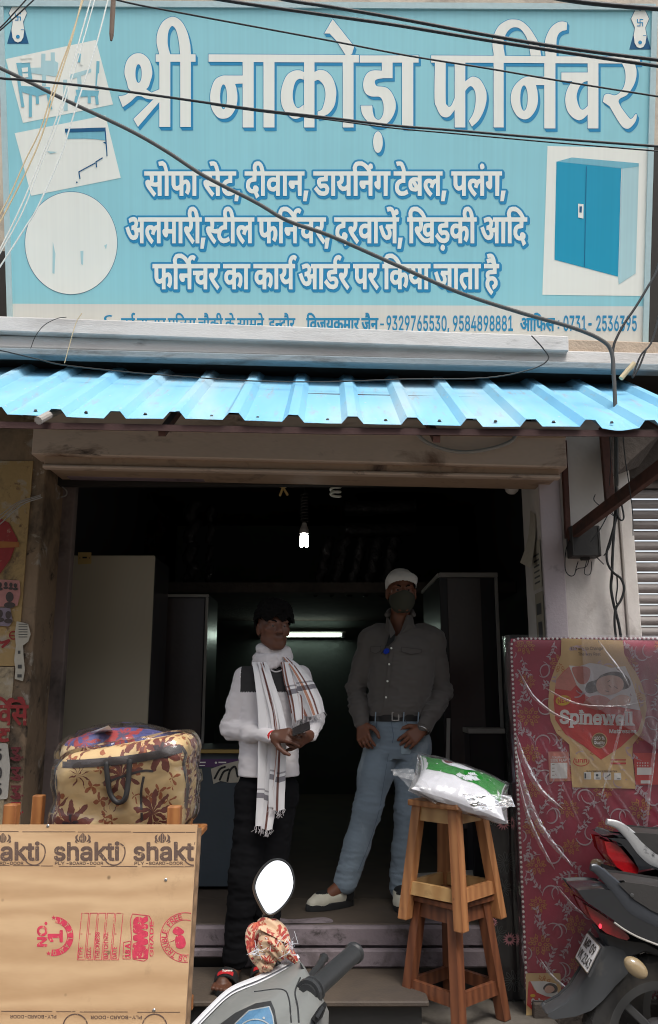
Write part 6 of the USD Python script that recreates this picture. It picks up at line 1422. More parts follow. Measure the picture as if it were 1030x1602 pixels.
for pts, w in (([(808, 1150), (820, 1190), (845, 1235), (880, 1265)], .010), ([(806, 1170), (822, 1240), (850, 1300), (895, 1355)], .012), ([(808, 1205), (824, 1270), (845, 1320), (868, 1360)], .007), ([(812, 1050), (835, 1090), (870, 1118), (905, 1130)], .006),
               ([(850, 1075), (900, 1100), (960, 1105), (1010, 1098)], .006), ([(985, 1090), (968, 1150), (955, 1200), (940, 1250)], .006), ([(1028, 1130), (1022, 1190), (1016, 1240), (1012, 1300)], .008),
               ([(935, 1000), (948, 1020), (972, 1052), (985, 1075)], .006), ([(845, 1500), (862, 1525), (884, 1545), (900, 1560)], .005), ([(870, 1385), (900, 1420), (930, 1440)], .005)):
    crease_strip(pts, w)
sx_ = np.linspace(0, 1, 14)
AA, BB = np.meshgrid(sx_, gz, indexing='ij')
part('plastic_film', (np.stack([mx0 - .012 - .006 * np.sin(AA * 3.1) - .008 * (meshkit.fbm(np.stack([AA * 3, BB * 9, AA * 0], -1), 2, 6) - .5), MY - .034 + AA * .16, BB], -1).reshape(-1, 3), grid_faces(14, 180)), 'mattress_wrap', ma, smooth=True)

# ---------------------------------------------------------------- dark flowered panel between the stools and the mattress
look('panel_black', (0.018, 0.017, 0.018), 0.18, 0.2, 3, coat=0.3)
look('petal_pink', (0.52, 0.22, 0.24), 0.4, 0.15, 40)
look('petal_line', (0.13, 0.15, 0.14), 0.4, 0.1)
dp = thing('flowered_panel', 'glossy black panel with pink daisies and grey flower outlines beside the mattress', 'panel', P(795, 1500, 4.22))
e0, e1_ = P(762, 1300, 4.2), P(826, 1300, 4.2)
part('board', box(e0[0], e1_[0] + .02, 4.196, 4.222, .205, 1.16, .003), 'panel_black', dp)
def dpx(g): return sheet(g, lambda a, b: P(a, b, 4.1935))
for x, y, r in ((788, 1288, 9.5), (798, 1470, 9), (771, 1443, 6)):
    daisy = unary_union([leaf(x + 2.5 * math.cos(a), y + 2.5 * math.sin(a), a, r, r * .16) for a in np.linspace(0, 2 * math.pi, 15)[:-1]] + [Point(x, y).buffer(r * .22)])
    part('pink_daisy', dpx(daisy), 'petal_pink', dp); part('daisy_eye', sheet(Point(x, y).buffer(r * .30), lambda a, b: P(a, b, 4.1925)), 'panel_black', dp)
for x, y, r in ((774, 1280, 12), (792, 1350, 17), (786, 1390, 15), (778, 1463, 16), (804, 1535, 17), (797, 1578, 15)):
    ol = unary_union([(lambda q: q.difference(q.buffer(-.35)))(Polygon(spline([(x + 3 * math.cos(a), y + 3 * math.sin(a)), (x + r * .75 * math.cos(a - .15), y + r * .75 * math.sin(a - .15)), (x + r * math.cos(a), y + r * math.sin(a)), (x + r * .75 * math.cos(a + .15), y + r * .75 * math.sin(a + .15)), (x + 3 * math.cos(a), y + 3 * math.sin(a))], 4)).buffer(0.3)) for a in np.linspace(.2, 2 * math.pi + .2, 11)[:-1]])
    part('outline_flower', dpx(ol.intersection(sbox(764, 1240, 825, 1600))), 'petal_line', dp)
# ---------------------------------------------------------------- motorbikes at the right
look('bike_black', (0.012, 0.013, 0.015), 0.22, 0.2, 4, coat=0.6, spec=0.5)
look('bike_plastic', (0.035, 0.036, 0.038), 0.55, 0.2, 8, 120, 0.15, 0.002)
look('bike_grey', (0.046, 0.049, 0.053), 0.42, 0.15, 6, 90, 0.1, 0.002, dirt=[((0.12, 0.11, 0.095), 6.0, 0.55, 0.8)])
look('seat_leather', (0.030, 0.028, 0.027), 0.5, 0.15, 10, 120, 0.3, 0.003)
look('lamp_red', (0.16, 0.003, 0.006), 0.12, 0.1, 8, coat=0.8)
look('lamp_red_bright', (0.26, 0.006, 0.009), 0.12, 0.1, 8, coat=0.8)
look('lamp_amber', (0.30, 0.225, 0.13), 0.12, 0.1, 12, coat=0.6)
look('grab_silver', (0.42, 0.42, 0.42), 0.35, 0.1, 20, metallic=0.4, dirt=[((0.10, 0.10, 0.10), 22.0, 0.56, 0.66)])
look('grab_dark', (0.055, 0.060, 0.070), 0.25, 0.1, 10, metallic=0.4)
look('plate_white', (0.70, 0.70, 0.70), 0.45, 0.05, 10)
look('tyre', (0.022, 0.021, 0.020), 0.8, 0.25, 10, 90, 0.3, 0.003, dirt=[((0.07, 0.06, 0.05), 5.0, 0.5, 0.75)])
look('rim_metal', (0.10, 0.10, 0.10), 0.4, 0.1, metallic=0.6)
look('engine_metal', (0.12, 0.12, 0.12), 0.5, 0.2, 10, metallic=0.5)
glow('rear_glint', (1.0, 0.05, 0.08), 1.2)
def z8(p): return [(840 + x * .21348, 1260 + y * .21348) for x, y in p]
def lean_slab(zpts, Y, half, taper, name, mat, parent, smooth=35, off=0.0, map_=z8):
    """Bodywork: a side outline swept across the bike, drawn in towards both flanks."""
    ctr = np.array([P(x, y, Y) for x, y in map_(zpts)])
    poly = Polygon(ctr[:, [0, 2]]).buffer(0)
    Ls = []
    steps = [(-1.0, -taper), (-.80, -taper * .35), (-.45, 0), (.45, 0), (.80, -taper * .35), (1.0, -taper)]
    ring_ = np.array(poly.exterior.coords)[:-1]
    c0 = np.array(poly.representative_point().coords[0])
    V, F = [], []; m = len(ring_)
    # offset along the outline's own normals keeps the number of corners
    e = np.roll(ring_, -1, 0) - np.roll(ring_, 1, 0); nn = np.stack([e[:, 1], -e[:, 0]], 1); nn /= np.linalg.norm(nn, axis=1, keepdims=True)
    if poly.exterior.is_ccw is False: nn = -nn
    for s_, o_ in steps:
        q = ring_ + nn * o_
        V.append(np.stack([q[:, 0], np.full(m, Y + off + half * s_), q[:, 1]], 1))
    V = np.vstack(V)
    for i in range(len(steps) - 1):
        for j in range(m):
            k = (j + 1) % m
            F += [(i * m + j, (i + 1) * m + j, (i + 1) * m + k), (i * m + j, (i + 1) * m + k, i * m + k)]
    tv, tf = trimesh.creation.triangulate_polygon(Polygon(ring_ + nn * -taper).buffer(0) if Polygon(ring_ + nn * -taper).is_valid else poly, engine='earcut')
    n0 = len(V)
    tv = np.asarray(tv)[:, :2]
    V = np.vstack([V, np.stack([tv[:, 0], np.full(len(tv), Y + off - half), tv[:, 1]], 1), np.stack([tv[:, 0], np.full(len(tv), Y + off + half), tv[:, 1]], 1)])
    F = np.vstack([np.array(F), np.asarray(tf) + n0, np.asarray(tf)[:, ::-1] + n0 + len(tv)])
    t = trimesh.Trimesh(V, F); t.fix_normals()
    return part(name, (t.vertices, t.faces), mat, parent, smooth=smooth)
def rail_bar(pts, w):
    """A flat cast handle: a chamfered bar of changing depth."""
    c = spline(pts, 5); ww = np.interp(np.linspace(0, 1, len(c)), np.linspace(0, 1, len(w)), w)
    t = np.gradient(c, axis=0); t /= np.linalg.norm(t, axis=1, keepdims=True)
    up_ = np.cross(t, [0, 1.0, 0]); up_ /= np.linalg.norm(up_, axis=1, keepdims=True)
    sec = [(-1, -.55), (-.55, -1), (.55, -1), (1, -.55), (1, .55), (.55, 1), (-.55, 1), (-1, .55)]
    V = np.vstack([[p + u_ * a * k + np.array([0, b * .013, 0]) for a, b in sec] for p, u_, k in zip(c, up_, ww)]); n, m = 8, len(c)
    F = [q for i in range(m - 1) for j in range(n) for q in ((i * n + j, i * n + (j + 1) % n, (i + 1) * n + (j + 1) % n), (i * n + j, (i + 1) * n + (j + 1) % n, (i + 1) * n + j))]
    F += [(0, j + 1, j) for j in range(1, n - 1)] + [((m - 1) * n, (m - 1) * n + j, (m - 1) * n + j + 1) for j in range(1, n - 1)]
    t3 = trimesh.Trimesh(V, np.array(F), process=False); t3.fix_normals()
    return t3.vertices, t3.faces
def wheel(c, r, parent, rimr, w=.085, spokes=6):
    prof = [(rimr - .012, -.03), (rimr, -w * .40), (r - .055, -w * .52), (r - .02, -w * .46), (r - .004, -w * .24), (r, 0), (r - .004, w * .24), (r - .02, w * .46), (r - .055, w * .52), (rimr, w * .40), (rimr - .012, .03)]
    ty = part('tyre', lathe(prof, c, (0, 1, 0), 56), 'tyre', parent, smooth=40)
    tr_ = []
    for k in range(64):
        a = 2 * math.pi * k / 64
        for s_ in (-1, 1):
            p0 = np.array(c) + [(r - .001) * math.cos(a), s_ * .008, (r - .001) * math.sin(a)]; a2 = a + .05
            p1 = np.array(c) + [(r - .022) * math.cos(a2), s_ * w * .44, (r - .022) * math.sin(a2)]
            tr_.append(beam(p0, p1, .012, .008, up=(math.cos(a), 0, math.sin(a))))
    part('tread_blocks', cat(tr_), 'tyre', parent, kind='stuff')
    rm = part('rim', lathe([(rimr - .03, -.03), (rimr, -.036), (rimr + .004, -.034), (rimr + .004, .034), (rimr, .036), (rimr - .03, .03), (rimr - .034, 0), (rimr - .03, -.03)], c, (0, 1, 0), 48), 'rim_metal', parent, smooth=40)
    for k in range(spokes):
        a = 2 * math.pi * k / spokes + .3
        part('spoke', beam(np.array(c) + [.03 * math.cos(a), 0, .03 * math.sin(a)], np.array(c) + [(rimr - .028) * math.cos(a), 0, (rimr - .028) * math.sin(a)], .03, .02, up=(0, 1, 0), bev=.004), 'rim_metal', parent)
    part('hub', lathe([(0, -.06), (.04, -.06), (.06, -.03), (.06, .03), (.04, .06), (0, .06)], c, (0, 1, 0), 24), 'engine_metal', parent, smooth=40)
B1Y = 3.46
b1 = thing('motorbike', 'black motorbike with number plate, dark grab rail and lit red tail lamp, lower of two', 'motorbike', (1.9, B1Y, 0))
lean_slab([(240, 578), (330, 571), (420, 570), (500, 580), (620, 690), (740, 790), (890, 860), (1100, 930), (1100, 1130), (890, 1010), (740, 930), (600, 868), (500, 790), (400, 722), (300, 655)], B1Y, .105, .030, 'tail_cover', 'bike_black', b1)
lean_slab([(308, 686), (400, 742), (500, 812), (612, 905), (622, 925), (605, 942), (540, 925), (455, 890), (395, 840), (345, 775)], B1Y, .088, .022, 'tail_lamp', 'lamp_red', b1)
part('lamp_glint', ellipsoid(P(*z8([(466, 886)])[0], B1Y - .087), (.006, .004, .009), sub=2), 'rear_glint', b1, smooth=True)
part('side_stripe', tube(spline([P(*q, B1Y - .108) for q in z8([(570, 860), (640, 910), (740, 965), (890, 1025), (1050, 1080)])], 4), .004, 6), 'cabinet_trim', b1)
lean_slab([(430, 880), (620, 940), (760, 960), (1000, 1080), (1000, 1130), (760, 1060), (690, 1090), (600, 1130), (480, 1010), (465, 960)], B1Y, .05, .012, 'under_tray', 'bike_plastic', b1)
for s_ in (-1, 1):
    rail = [P(*q, B1Y + s_ * .098) for q in z8([(396, 455), (440, 468), (520, 540), (620, 640), (720, 745), (890, 830), (1050, 880)])]
    part('grab_rail', rail_bar(rail, [.012, .016, .020, .026, .030, .030, .026]), 'grab_dark', b1, smooth=25)
lean_slab([(520, 522), (580, 515), (700, 530), (890, 562), (1150, 600), (1700, 560), (1700, 800), (1150, 830), (890, 775), (760, 715), (640, 640)], B1Y, .115, .025, 'seat', 'seat_leather', b1, 50)
part('seat_button', lathe([(0, .004), (.007, .002), (.008, 0)], P(*z8([(700, 660)])[0], B1Y - .117), (0, -1, 0), 10), 'rim_metal', b1)
# mudguard: a folded flap swept under the plate
lean_slab([(400, 1120), (440, 1000), (520, 1000), (600, 1030), (650, 1120), (630, 1200), (540, 1290), (455, 1390), (370, 1465), (250, 1510), (95, 1530), (52, 1505), (60, 1488), (180, 1420), (260, 1345), (330, 1235)], B1Y, .055, .016, 'mudguard', 'bike_grey', b1)
# number plate: faces backwards (to the left) and a little up
pl0 = P(*z8([(372, 930)])[0], B1Y + .085); pl1 = P(*z8([(470, 1040)])[0], B1Y - .105)
plb = P(*z8([(375, 1240)])[0], B1Y - .105)
uu = pl1 - pl0; uu /= np.linalg.norm(uu); vv = plb - pl1; vv -= uu * (vv @ uu); Lh = np.linalg.norm(vv); vv /= Lh; ww = np.cross(uu, -vv)
Lw = np.linalg.norm(pl1 - pl0)
if ww[0] > 0: ww = -ww
pm = lambda a, b, o=0.0: pl0 + uu * a * Lw + vv * b * Lh + ww * o
pr = rounded([(0, 0), (1, 0), (1, 1), (0, 1)], .06)
part('plate_holder', hull([pm(a, b, o) for a in (-.04, 1.04) for b in (-.05, 1.05) for o in (-.012, -.003)]), 'bike_plastic', b1)
part('number_plate', sheet(pr, lambda a, b: pm(a, b)), 'plate_white', b1, label='white number plate with black characters')
part('plate_rim', sheet(pr.difference(affinity.scale(pr, .965, .95)), lambda a, b: pm(a, b, .0012)), 'card_brown', b1)
part('plate_lettering', sheet(unary_union([fit_latin('MP 09', .14, .86, .12, .44, True), fit_latin('VK 2343', .08, .93, .56, .88, True)]), lambda a, b: pm(a, b, .002)), 'cable_black', b1)
for s_ in (-1, 1):
    ic = P(*z8([(640, 1112)])[0], B1Y) + [0, s_ * .125, 0]
    part('indicator', ellipsoid(ic, (.048, .030, .030), rot('y', 38), 3), 'lamp_amber', b1, smooth=True)
    part('indicator_stem', tube([ic + [.02, -s_ * .02, 0], ic + [.03, -s_ * .11, .01]], .010, 8), 'bike_plastic', b1)
wc = P(*z8([(905, 1705)])[0], B1Y); wr_ = 565 * .21348 / scale_at(1600, B1Y)
wheel((wc[0], B1Y, max(wc[2], wr_ + .002)), wr_, b1, wr_ * .70)
wz = max(wc[2], wr_ + .002)
part('inner_fender', lathe([(wr_ + .015, -.05), (wr_ + .025, -.04), (wr_ + .03, 0), (wr_ + .025, .04), (wr_ + .015, .05)], (wc[0], B1Y, wz), (0, 1, 0), 40), 'bike_plastic', b1) if False else None
part('swing_arm', beam((wc[0], B1Y - .09, wz), (wc[0] + .5, B1Y - .08, wz + .06), .03, .045, bev=.004), 'bike_plastic', b1)
part('shock_absorber', tube([(wc[0] + .03, B1Y - .11, wz + .05), (wc[0] + .16, B1Y - .10, wz + .42)], .022, 10), 'engine_metal', b1)
part('exhaust', tube([(wc[0] - .10, B1Y - .16, wz + .02), (wc[0] + .35, B1Y - .15, wz - .02), (wc[0] + .75, B1Y - .10, wz - .06)], [.045, .045, .022], 14), 'engine_metal', b1, smooth=40)
def bike_front(b, x, Y):
    part('engine', box(x + .40, x + .72, Y - .14, Y + .14, .22, .52, .04), 'engine_metal', b)
    F = Field((x + .48, Y - .2, .68), (x + 1.15, Y + .2, 1.08), .012)
    F.cone((x + .62, Y, .84), (x + .92, Y, .87), .09, .125, .02)
    part('fuel_tank', F.mesh(), 'bike_black', b, smooth=True)
    wheel((x + 1.27, Y, .30), .30, b, .21)
    for s_ in (-1, 1): part('fork', tube([(x + 1.27, Y + s_ * .09, .30), (x + 1.02, Y + s_ * .09, .98)], .022, 10), 'engine_metal', b)
    part('front_mudguard', lathe([(.315, -.05), (.325, 0), (.315, .05)], (x + 1.27, Y, .30), (0, 1, 0), 40), 'bike_black', b) if False else None
    part('headlamp', ellipsoid((x + 1.15, Y, .92), (.09, .10, .10), sub=3), 'bike_black', b, smooth=True)
    part('handlebar', tube([(x + .93, Y - .34, 1.04), (x + 1.0, Y - .2, 1.06), (x + 1.03, Y, 1.02), (x + 1.0, Y + .2, 1.06), (x + .93, Y + .34, 1.04)], .013, 8), 'bike_plastic', b)
    part('side_panel', hull([(x + a, Y + s_ * q, z) for a, z, q in ((.08, .72, .06), (.5, .70, .10), (.5, .45, .11), (.22, .48, .08)) for s_ in (-1, 1)]), 'bike_black', b)
bike_front(b1, wc[0], B1Y)
B2Y = 3.80
b2 = thing('motorbike', 'second black motorbike with worn silver grab rail and large red tail lamp, against the mattress', 'motorbike', (2.1, B2Y, 0))
lean_slab([(455, 207), (540, 212), (680, 228), (890, 220), (1200, 260), (1200, 520), (890, 465), (780, 425), (690, 440), (640, 345), (560, 250)], B2Y, .105, .028, 'tail_cover', 'bike_black', b2)
lean_slab([(448, 238), (500, 243), (560, 280), (640, 372), (690, 430), (685, 480), (660, 490), (610, 470), (540, 425), (470, 330)], B2Y, .09, .024, 'tail_lamp', 'lamp_red_bright', b2)
lean_slab([(580, 470), (680, 470), (690, 520), (890, 480), (1100, 520), (1100, 640), (700, 620), (600, 560)], B2Y, .06, .014, 'under_tray', 'bike_plastic', b2)
for s_ in (-1, 1):
    rail = [P(*q, B2Y + s_ * .098) for q in z8([(512, 120), (600, 148), (690, 225), (770, 318), (850, 385), (950, 420), (1080, 440)])]
    part('grab_rail', rail_bar(rail, [.012, .017, .023, .028, .030, .028, .024]), 'grab_silver' if s_ < 0 else 'grab_dark', b2, smooth=25)
lean_slab([(640, 170), (760, 175), (900, 190), (1500, 190), (1500, 400), (950, 380), (800, 320), (700, 235)], B2Y, .11, .024, 'seat', 'seat_leather', b2, 50)
for s_ in (-1, 1):
    ic = P(*z8([(515, 482)])[0], B2Y) + [0, s_ * .13, 0]
    part('indicator', ellipsoid(ic, (.030, .030, .026), None, 3), 'lamp_amber', b2, smooth=True)
    part('indicator_stem', tube([ic + [.01, -s_ * .02, 0], ic + [.05, -s_ * .10, .0]], .009, 8), 'bike_plastic', b2)
w2x = P(1075, 1500, B2Y)[0]
wheel((w2x, B2Y, .302), .30, b2, .21)
lean_slab([(560, 560), (640, 600), (700, 700), (690, 800), (620, 900), (590, 880), (630, 780), (600, 680)], B2Y, .05, .014, 'mudguard', 'bike_plastic', b2)
bike_front(b2, w2x, B2Y)

# ---------------------------------------------------------------- scooter in front
look('scooter_grey', (0.185, 0.19, 0.18), 0.40, 0.08, 6, 130, 0.10, 0.0015, dirt=[((0.30, 0.29, 0.26), 7.0, 0.54, 0.78), ((0.42, 0.42, 0.40), 70.0, 0.70, 0.75)])
look('scooter_white', (0.78, 0.78, 0.80), 0.22, 0.03, coat=0.5)
look('scooter_black', (0.022, 0.023, 0.024), 0.45, 0.15, 8, 120, 0.15, 0.002)
look('mirror_glass', (0.95, 0.95, 0.95), 0.02, 0.0, metallic=1.0, bump=0.0)
look('dial_blue', (0.085, 0.19, 0.31), 0.12, 0.35, 18, coat=1.0)
look('dial_rim', (0.45, 0.47, 0.47), 0.25, 0.1, metallic=0.5)
floral('scarf_print', (0.56, 0.38, 0.24), (0.34, 0.035, 0.025), (0.50, 0.10, 0.05), (0.40, 0.10, 0.05), 26.0)
sct = thing('scooter', 'grey and white scooter with a printed cloth tied to its mirror stalk, front bottom centre', 'scooter', (-.1, 1.75, 0))
def S(px, py, Y): return P(px, py, Y)
# cowl: top surface as a grid between its far (upper left) edge and its near edge
far = [(236, 1700, 1.66), (286, 1632, 1.72), (330, 1584, 1.80), (362, 1556, 1.85), (404, 1538, 1.89), (440, 1520, 1.93), (467, 1504, 1.97)]
near = [(400, 1800, 1.50), (430, 1730, 1.54), (455, 1690, 1.58), (475, 1660, 1.62), (492, 1625, 1.66), (502, 1594, 1.72), (505, 1560, 1.80)]
fp, np2 = spline([S(*q) for q in far], 6), spline([S(*q) for q in near], 6)
m_ = min(len(fp), len(np2)); n_r = 15
rows = []
cn = np.array([-.25, -.62, .74]); cn /= np.linalg.norm(cn)
for t in np.linspace(0, 1, n_r):
    rows.append(fp[:m_] * (1 - t) + np2[:m_] * t + cn * (.035 * math.sin(math.pi * t) ** .8 - .012 * math.exp(-((t - .62) / .06) ** 2)))
gridv = np.vstack(rows)
cowl_f = np.array([q for i in range(n_r - 1) for j in range(m_ - 1) for q in ((i * m_ + j, i * m_ + j + 1, (i + 1) * m_ + j + 1), (i * m_ + j, (i + 1) * m_ + j + 1, (i + 1) * m_ + j))])
cown = vnormals(gridv, cowl_f)
if cown.mean(0) @ cn < 0: cowl_f = cowl_f[:, ::-1]
under = gridv - cn * .05 * 1.0
nV = len(gridv)
rimf = []
loop = [j for j in range(m_)] + [i * m_ + m_ - 1 for i in range(1, n_r)] + [(n_r - 1) * m_ + j for j in range(m_ - 2, -1, -1)] + [i * m_ for i in range(n_r - 2, 0, -1)]
for a_, b_ in zip(loop, loop[1:] + loop[:1]): rimf += [(a_, b_, b_ + nV), (a_, b_ + nV, a_ + nV)]
tcw = trimesh.Trimesh(np.vstack([gridv, under]), np.vstack([cowl_f, cowl_f[:, ::-1] + nV, np.array(rimf)]), process=False); tcw.fix_normals()
part('handle_cowl', (tcw.vertices, tcw.faces), 'scooter_grey', sct, smooth=45)
# white outer shell: a lip that wraps the far edge and drops away in front of the cowl
lip = []
for dy, dz, k in ((-.010, .010, 0), (.004, .013, 0), (.018, .002, 0), (.040, -.05, 0), (.055, -.13, 0)): lip.append(fp[:m_] + np.array([-.35 * dy, dy, dz]))
lipv = np.vstack(lip)
lipf = np.array([q for i in range(4) for j in range(m_ - 1) for q in ((i * m_ + j, i * m_ + j + 1, (i + 1) * m_ + j + 1), (i * m_ + j, (i + 1) * m_ + j + 1, (i + 1) * m_ + j))])
part('front_shell', (np.vstack([lipv, lipv - np.array([0, .002, .006])]), np.vstack([lipf, lipf[:, ::-1] + len(lipv)])), 'scooter_white', sct, smooth=60)
ct = trimesh.Trimesh(gridv, cowl_f, process=False)
cmesh = (gridv, cowl_f)
def on_cowl(px, py, off=.004): return on_bag(px, py, off, cmesh)
def cowl_sheet(g, mat, off, name): return part(name, dense(g, lambda a, b: on_cowl(a, b, off), 8), mat, sct, smooth=True)
dialo = Polygon([(345, 1602), (368, 1585), (400, 1570), (424, 1566), (430, 1580), (434, 1604), (434, 1650), (350, 1650)])
dial = Polygon([(369, 1602), (390, 1582), (421, 1576), (426, 1590), (428, 1604), (426, 1645), (366, 1645)])
cowl_sheet(dialo, 'scooter_black', .003, 'dash_bezel')
cowl_sheet(dial.buffer(1.8), 'dial_rim', .0045, 'dial_rim')
cowl_sheet(dial, 'dial_blue', .006, 'speedometer')
cowl_sheet(unary_union([ring((400, 1626), 30, 32), Point(413, 1593).buffer(2)]).intersection(dial), 'dial_rim', .0075, 'dial_marks')
part('mirror_hole', lathe([(0, .001), (.007, .001), (.008, 0)], on_cowl(423, 1527, .002), cn, 12), 'scooter_black', sct)
# grip, lever, switch
g0, g1 = S(488, 1551, 1.80), S(556, 1490, 1.98)
gd = (g1 - g0) / np.linalg.norm(g1 - g0)
part('grip', lathe([(0, -.02), (.020, -.02), (.0215, .0), (.0185, .006), (.0185, .012)] + [(.0185 + (.0012 if k % 2 else 0), .014 + .006 * k) for k in range(16)] + [(.019, np.linalg.norm(g1 - g0) - .012), (.0225, np.linalg.norm(g1 - g0) - .008), (.0225, np.linalg.norm(g1 - g0) - .002), (.016, np.linalg.norm(g1 - g0)), (0, np.linalg.norm(g1 - g0))], g0, gd, 20), 'scooter_black', sct, smooth=35)
part('grip_collar', lathe([(.0, -.02), (.027, -.02), (.028, -.012), (.022, -.010), (.022, -.004), (.026, -.002), (.026, .004), (.02, .006)], g0 + gd * .004, gd, 20), 'scooter_black', sct)
part('brake_lever', tube(spline([S(478, 1538, 1.86), S(490, 1526, 1.91), S(500, 1511, 1.95), S(507, 1499, 1.99)], 5), [.010] * 8 + [.008] * 7 + [.011], 8), 'scooter_black', sct, smooth=True)
part('brake_cable', tube(spline([S(482, 1534, 1.88), S(470, 1522, 1.93), S(474, 1540, 1.95), S(486, 1570, 1.92)], 5), .0035, 6), 'cable_black', sct, smooth=True)
part('cowl_seam', tube([on_cowl(*q, .001) for q in spline([(470, 1530), (462, 1552), (466, 1575), (468, 1600)], 5)], .0018, 5), 'scooter_black', sct)
part('cowl_seam', tube([on_cowl(*q, .001) for q in spline([(398, 1552), (440, 1548), (452, 1562), (456, 1600)], 5)], .0014, 5), 'scooter_black', sct)
part('switch_case', hull([S(x, y, Y) for x, y in ((487, 1594), (495, 1602), (505, 1592), (512, 1572), (508, 1567), (499, 1576)) for Y in (1.66, 1.72)]), 'scooter_black', sct)
part('switch_button', hull([S(x, y, 1.655) for x, y in ((494, 1590), (498, 1594), (507, 1578), (504, 1574))] + [S(x, y, 1.675) for x, y in ((493, 1591), (498, 1595), (508, 1578), (504, 1573))]), 'bike_grey', sct)
part('cowl_gap', hull([S(x, y, Y) for x, y in ((470, 1506), (506, 1566), (500, 1600), (478, 1560)) for Y in (1.86, 1.90)]), 'scooter_black', sct)
# mirror
mc = S(430, 1386, 1.97)
mn = np.array([.06, -.92, .40]); mn /= np.linalg.norm(mn)
mu = np.array([1, 0, 0]) - mn * mn[0]; mu /= np.linalg.norm(mu); mv = np.cross(mn, mu); mv = mv if mv[2] > 0 else -mv
k_ = 1.97 / (FPX * (cT - (801 - 1386) / FPX * sT))
glass_px = [(400, 1390), (402, 1378), (408, 1366), (418, 1354), (430, 1347), (442, 1348), (452, 1356), (457, 1368), (459, 1382), (456, 1396), (448, 1410), (437, 1422), (426, 1429), (418, 1428), (411, 1418), (404, 1404)]
def onm(px, py, off=0.0):
    u = (801 - py) / FPX; r = np.array([(px - 515) / FPX, cT - u * sT, sT + u * cT]); o = np.array([0, 0, CAMZ])
    return o + ((mc + mn * off - o) @ mn) / (r @ mn) * r
gp = smoothpoly(glass_px, 3)
part('mirror_glass', sheet(gp, lambda a, b: onm(a, b, .001)), 'mirror_glass', sct)
ring0 = np.array(gp.buffer(2.0).exterior.coords)[:-1]
cpx = ring0.mean(0)
lv_ = []
for sc_, off in ((.97, .0025), (1.0, .003), (1.045, -.002), (1.05, -.010), (.98, -.022), (.80, -.034), (.5, -.042), (.05, -.045)):
    sh_ = np.array([-4.0, 1.5]) * max(0, -off / .03)
    lv_.append(np.array([onm(*(cpx + (q - cpx) * sc_ + sh_), off) for q in ring0]))
lvv = np.vstack(lv_); mr = len(ring0)
lff = np.array([q for i in range(len(lv_) - 1) for j in range(mr) for q in ((i * mr + j, i * mr + (j + 1) % mr, (i + 1) * mr + (j + 1) % mr), (i * mr + j, (i + 1) * mr + (j + 1) % mr, (i + 1) * mr + j))])
tm = trimesh.Trimesh(lvv, lff, process=False)
part('mirror_shell', (lvv, lff), 'scooter_black', sct, smooth=50)
part('mirror_stalk', tube(spline([S(421, 1428, 1.99), S(418, 1440, 1.985), S(420, 1460, 1.97), S(428, 1490, 1.95), S(440, 1525, 1.93)], 4), [.012] * 4 + [.008] * 13, 8), 'scooter_black', sct, smooth=True)
# cloth tied round the stalk
cl_ = thing('tied_cloth', 'red and cream printed cloth knotted round the scooter mirror stalk', 'cloth', S(430, 1500, 1.95))
kk = lambda x, y, Y=1.94: S(280 + x * .233, 1380 + y * .233, Y)
def rope(pts, rs, seed, flat=1.5):
    """One gathered band of the cloth: a rope with lengthwise pleats."""
    c = spline([kk(*p) for p in pts], 9); n = 26
    v, f = tube(c, np.interp(np.linspace(0, 1, len(c)), np.linspace(0, 1, len(rs)), rs), n)
    m = len(c); r = np.random.default_rng(seed)
    a = np.tile(np.arange(n) / n * 2 * math.pi, m); ctr = np.repeat(c, n, 0)
    tw = np.repeat(np.linspace(0, r.uniform(1.0, 2.4), m), n)
    k = 1 + .16 * np.sin(a * 6 + tw * 3 + r.uniform(0, 6)) + .12 * np.sin(a * 9 - tw * 4) + .10 * (meshkit.noise(np.stack([a * 1.2, np.repeat(np.arange(m) * .3, n), a * 0 + seed], 1), 4) - .5)
    v[:n * m] = ctr + (v[:n * m] - ctr) * k[:, None]
    part('cloth_band', (v, f), 'scarf_print', cl_, smooth=True)
rope([(560, 290, 1.96), (515, 330, 1.95), (495, 400, 1.94), (505, 470, 1.93), (545, 540, 1.92)], [.010, .015, .014, .013, .009], 1)
rope([(540, 300, 1.97), (600, 310, 1.955), (665, 360, 1.945), (715, 440, 1.935), (760, 500, 1.93), (790, 540, 1.93)], [.012, .021, .020, .014, .009, .005], 2)
rope([(545, 470, 1.915), (575, 420, 1.905), (620, 420, 1.90), (660, 460, 1.90), (690, 515, 1.91)], [.008, .015, .017, .014, .007], 3)
rope([(520, 500, 1.915), (560, 480, 1.905), (600, 500, 1.90), (640, 540, 1.905)], [.009, .014, .014, .009], 4)
rope([(535, 530, 1.91), (570, 545, 1.905), (600, 560, 1.905), (615, 580, 1.91)], [.010, .016, .013, .007], 5)
rope([(530, 360, 1.93), (560, 350, 1.92), (600, 375, 1.91), (640, 400, 1.91)], [.007, .011, .011, .006], 6)
n18 = 16; g = np.linspace(0, 1, n18); A, B = np.meshgrid(g, g, indexing='ij'); A, B = A.ravel()[:, None], B.ravel()[:, None]
c4 = [kk(520, 310, 1.91), kk(620, 262, 1.97), kk(738, 420, 1.93), kk(660, 380, 1.89)]
v_ = (c4[0] * (1 - A) + c4[1] * A) * (1 - B) + (c4[3] * (1 - A) + c4[2] * A) * B
v_ = v_ + np.array([0, -1, .4]) * (.012 * np.sin(A * 7 + B * 3) * .4 + .014 * np.sin(np.pi * A) * np.sin(np.pi * B))
part('cloth_flap', (np.vstack([v_, v_ + [0, .002, -.001]]), np.vstack([grid_faces(n18, n18), grid_faces(n18, n18)[:, ::-1] + n18 * n18])), 'scarf_print', cl_, smooth=True)
fr_l = []
r3 = np.random.default_rng(3)
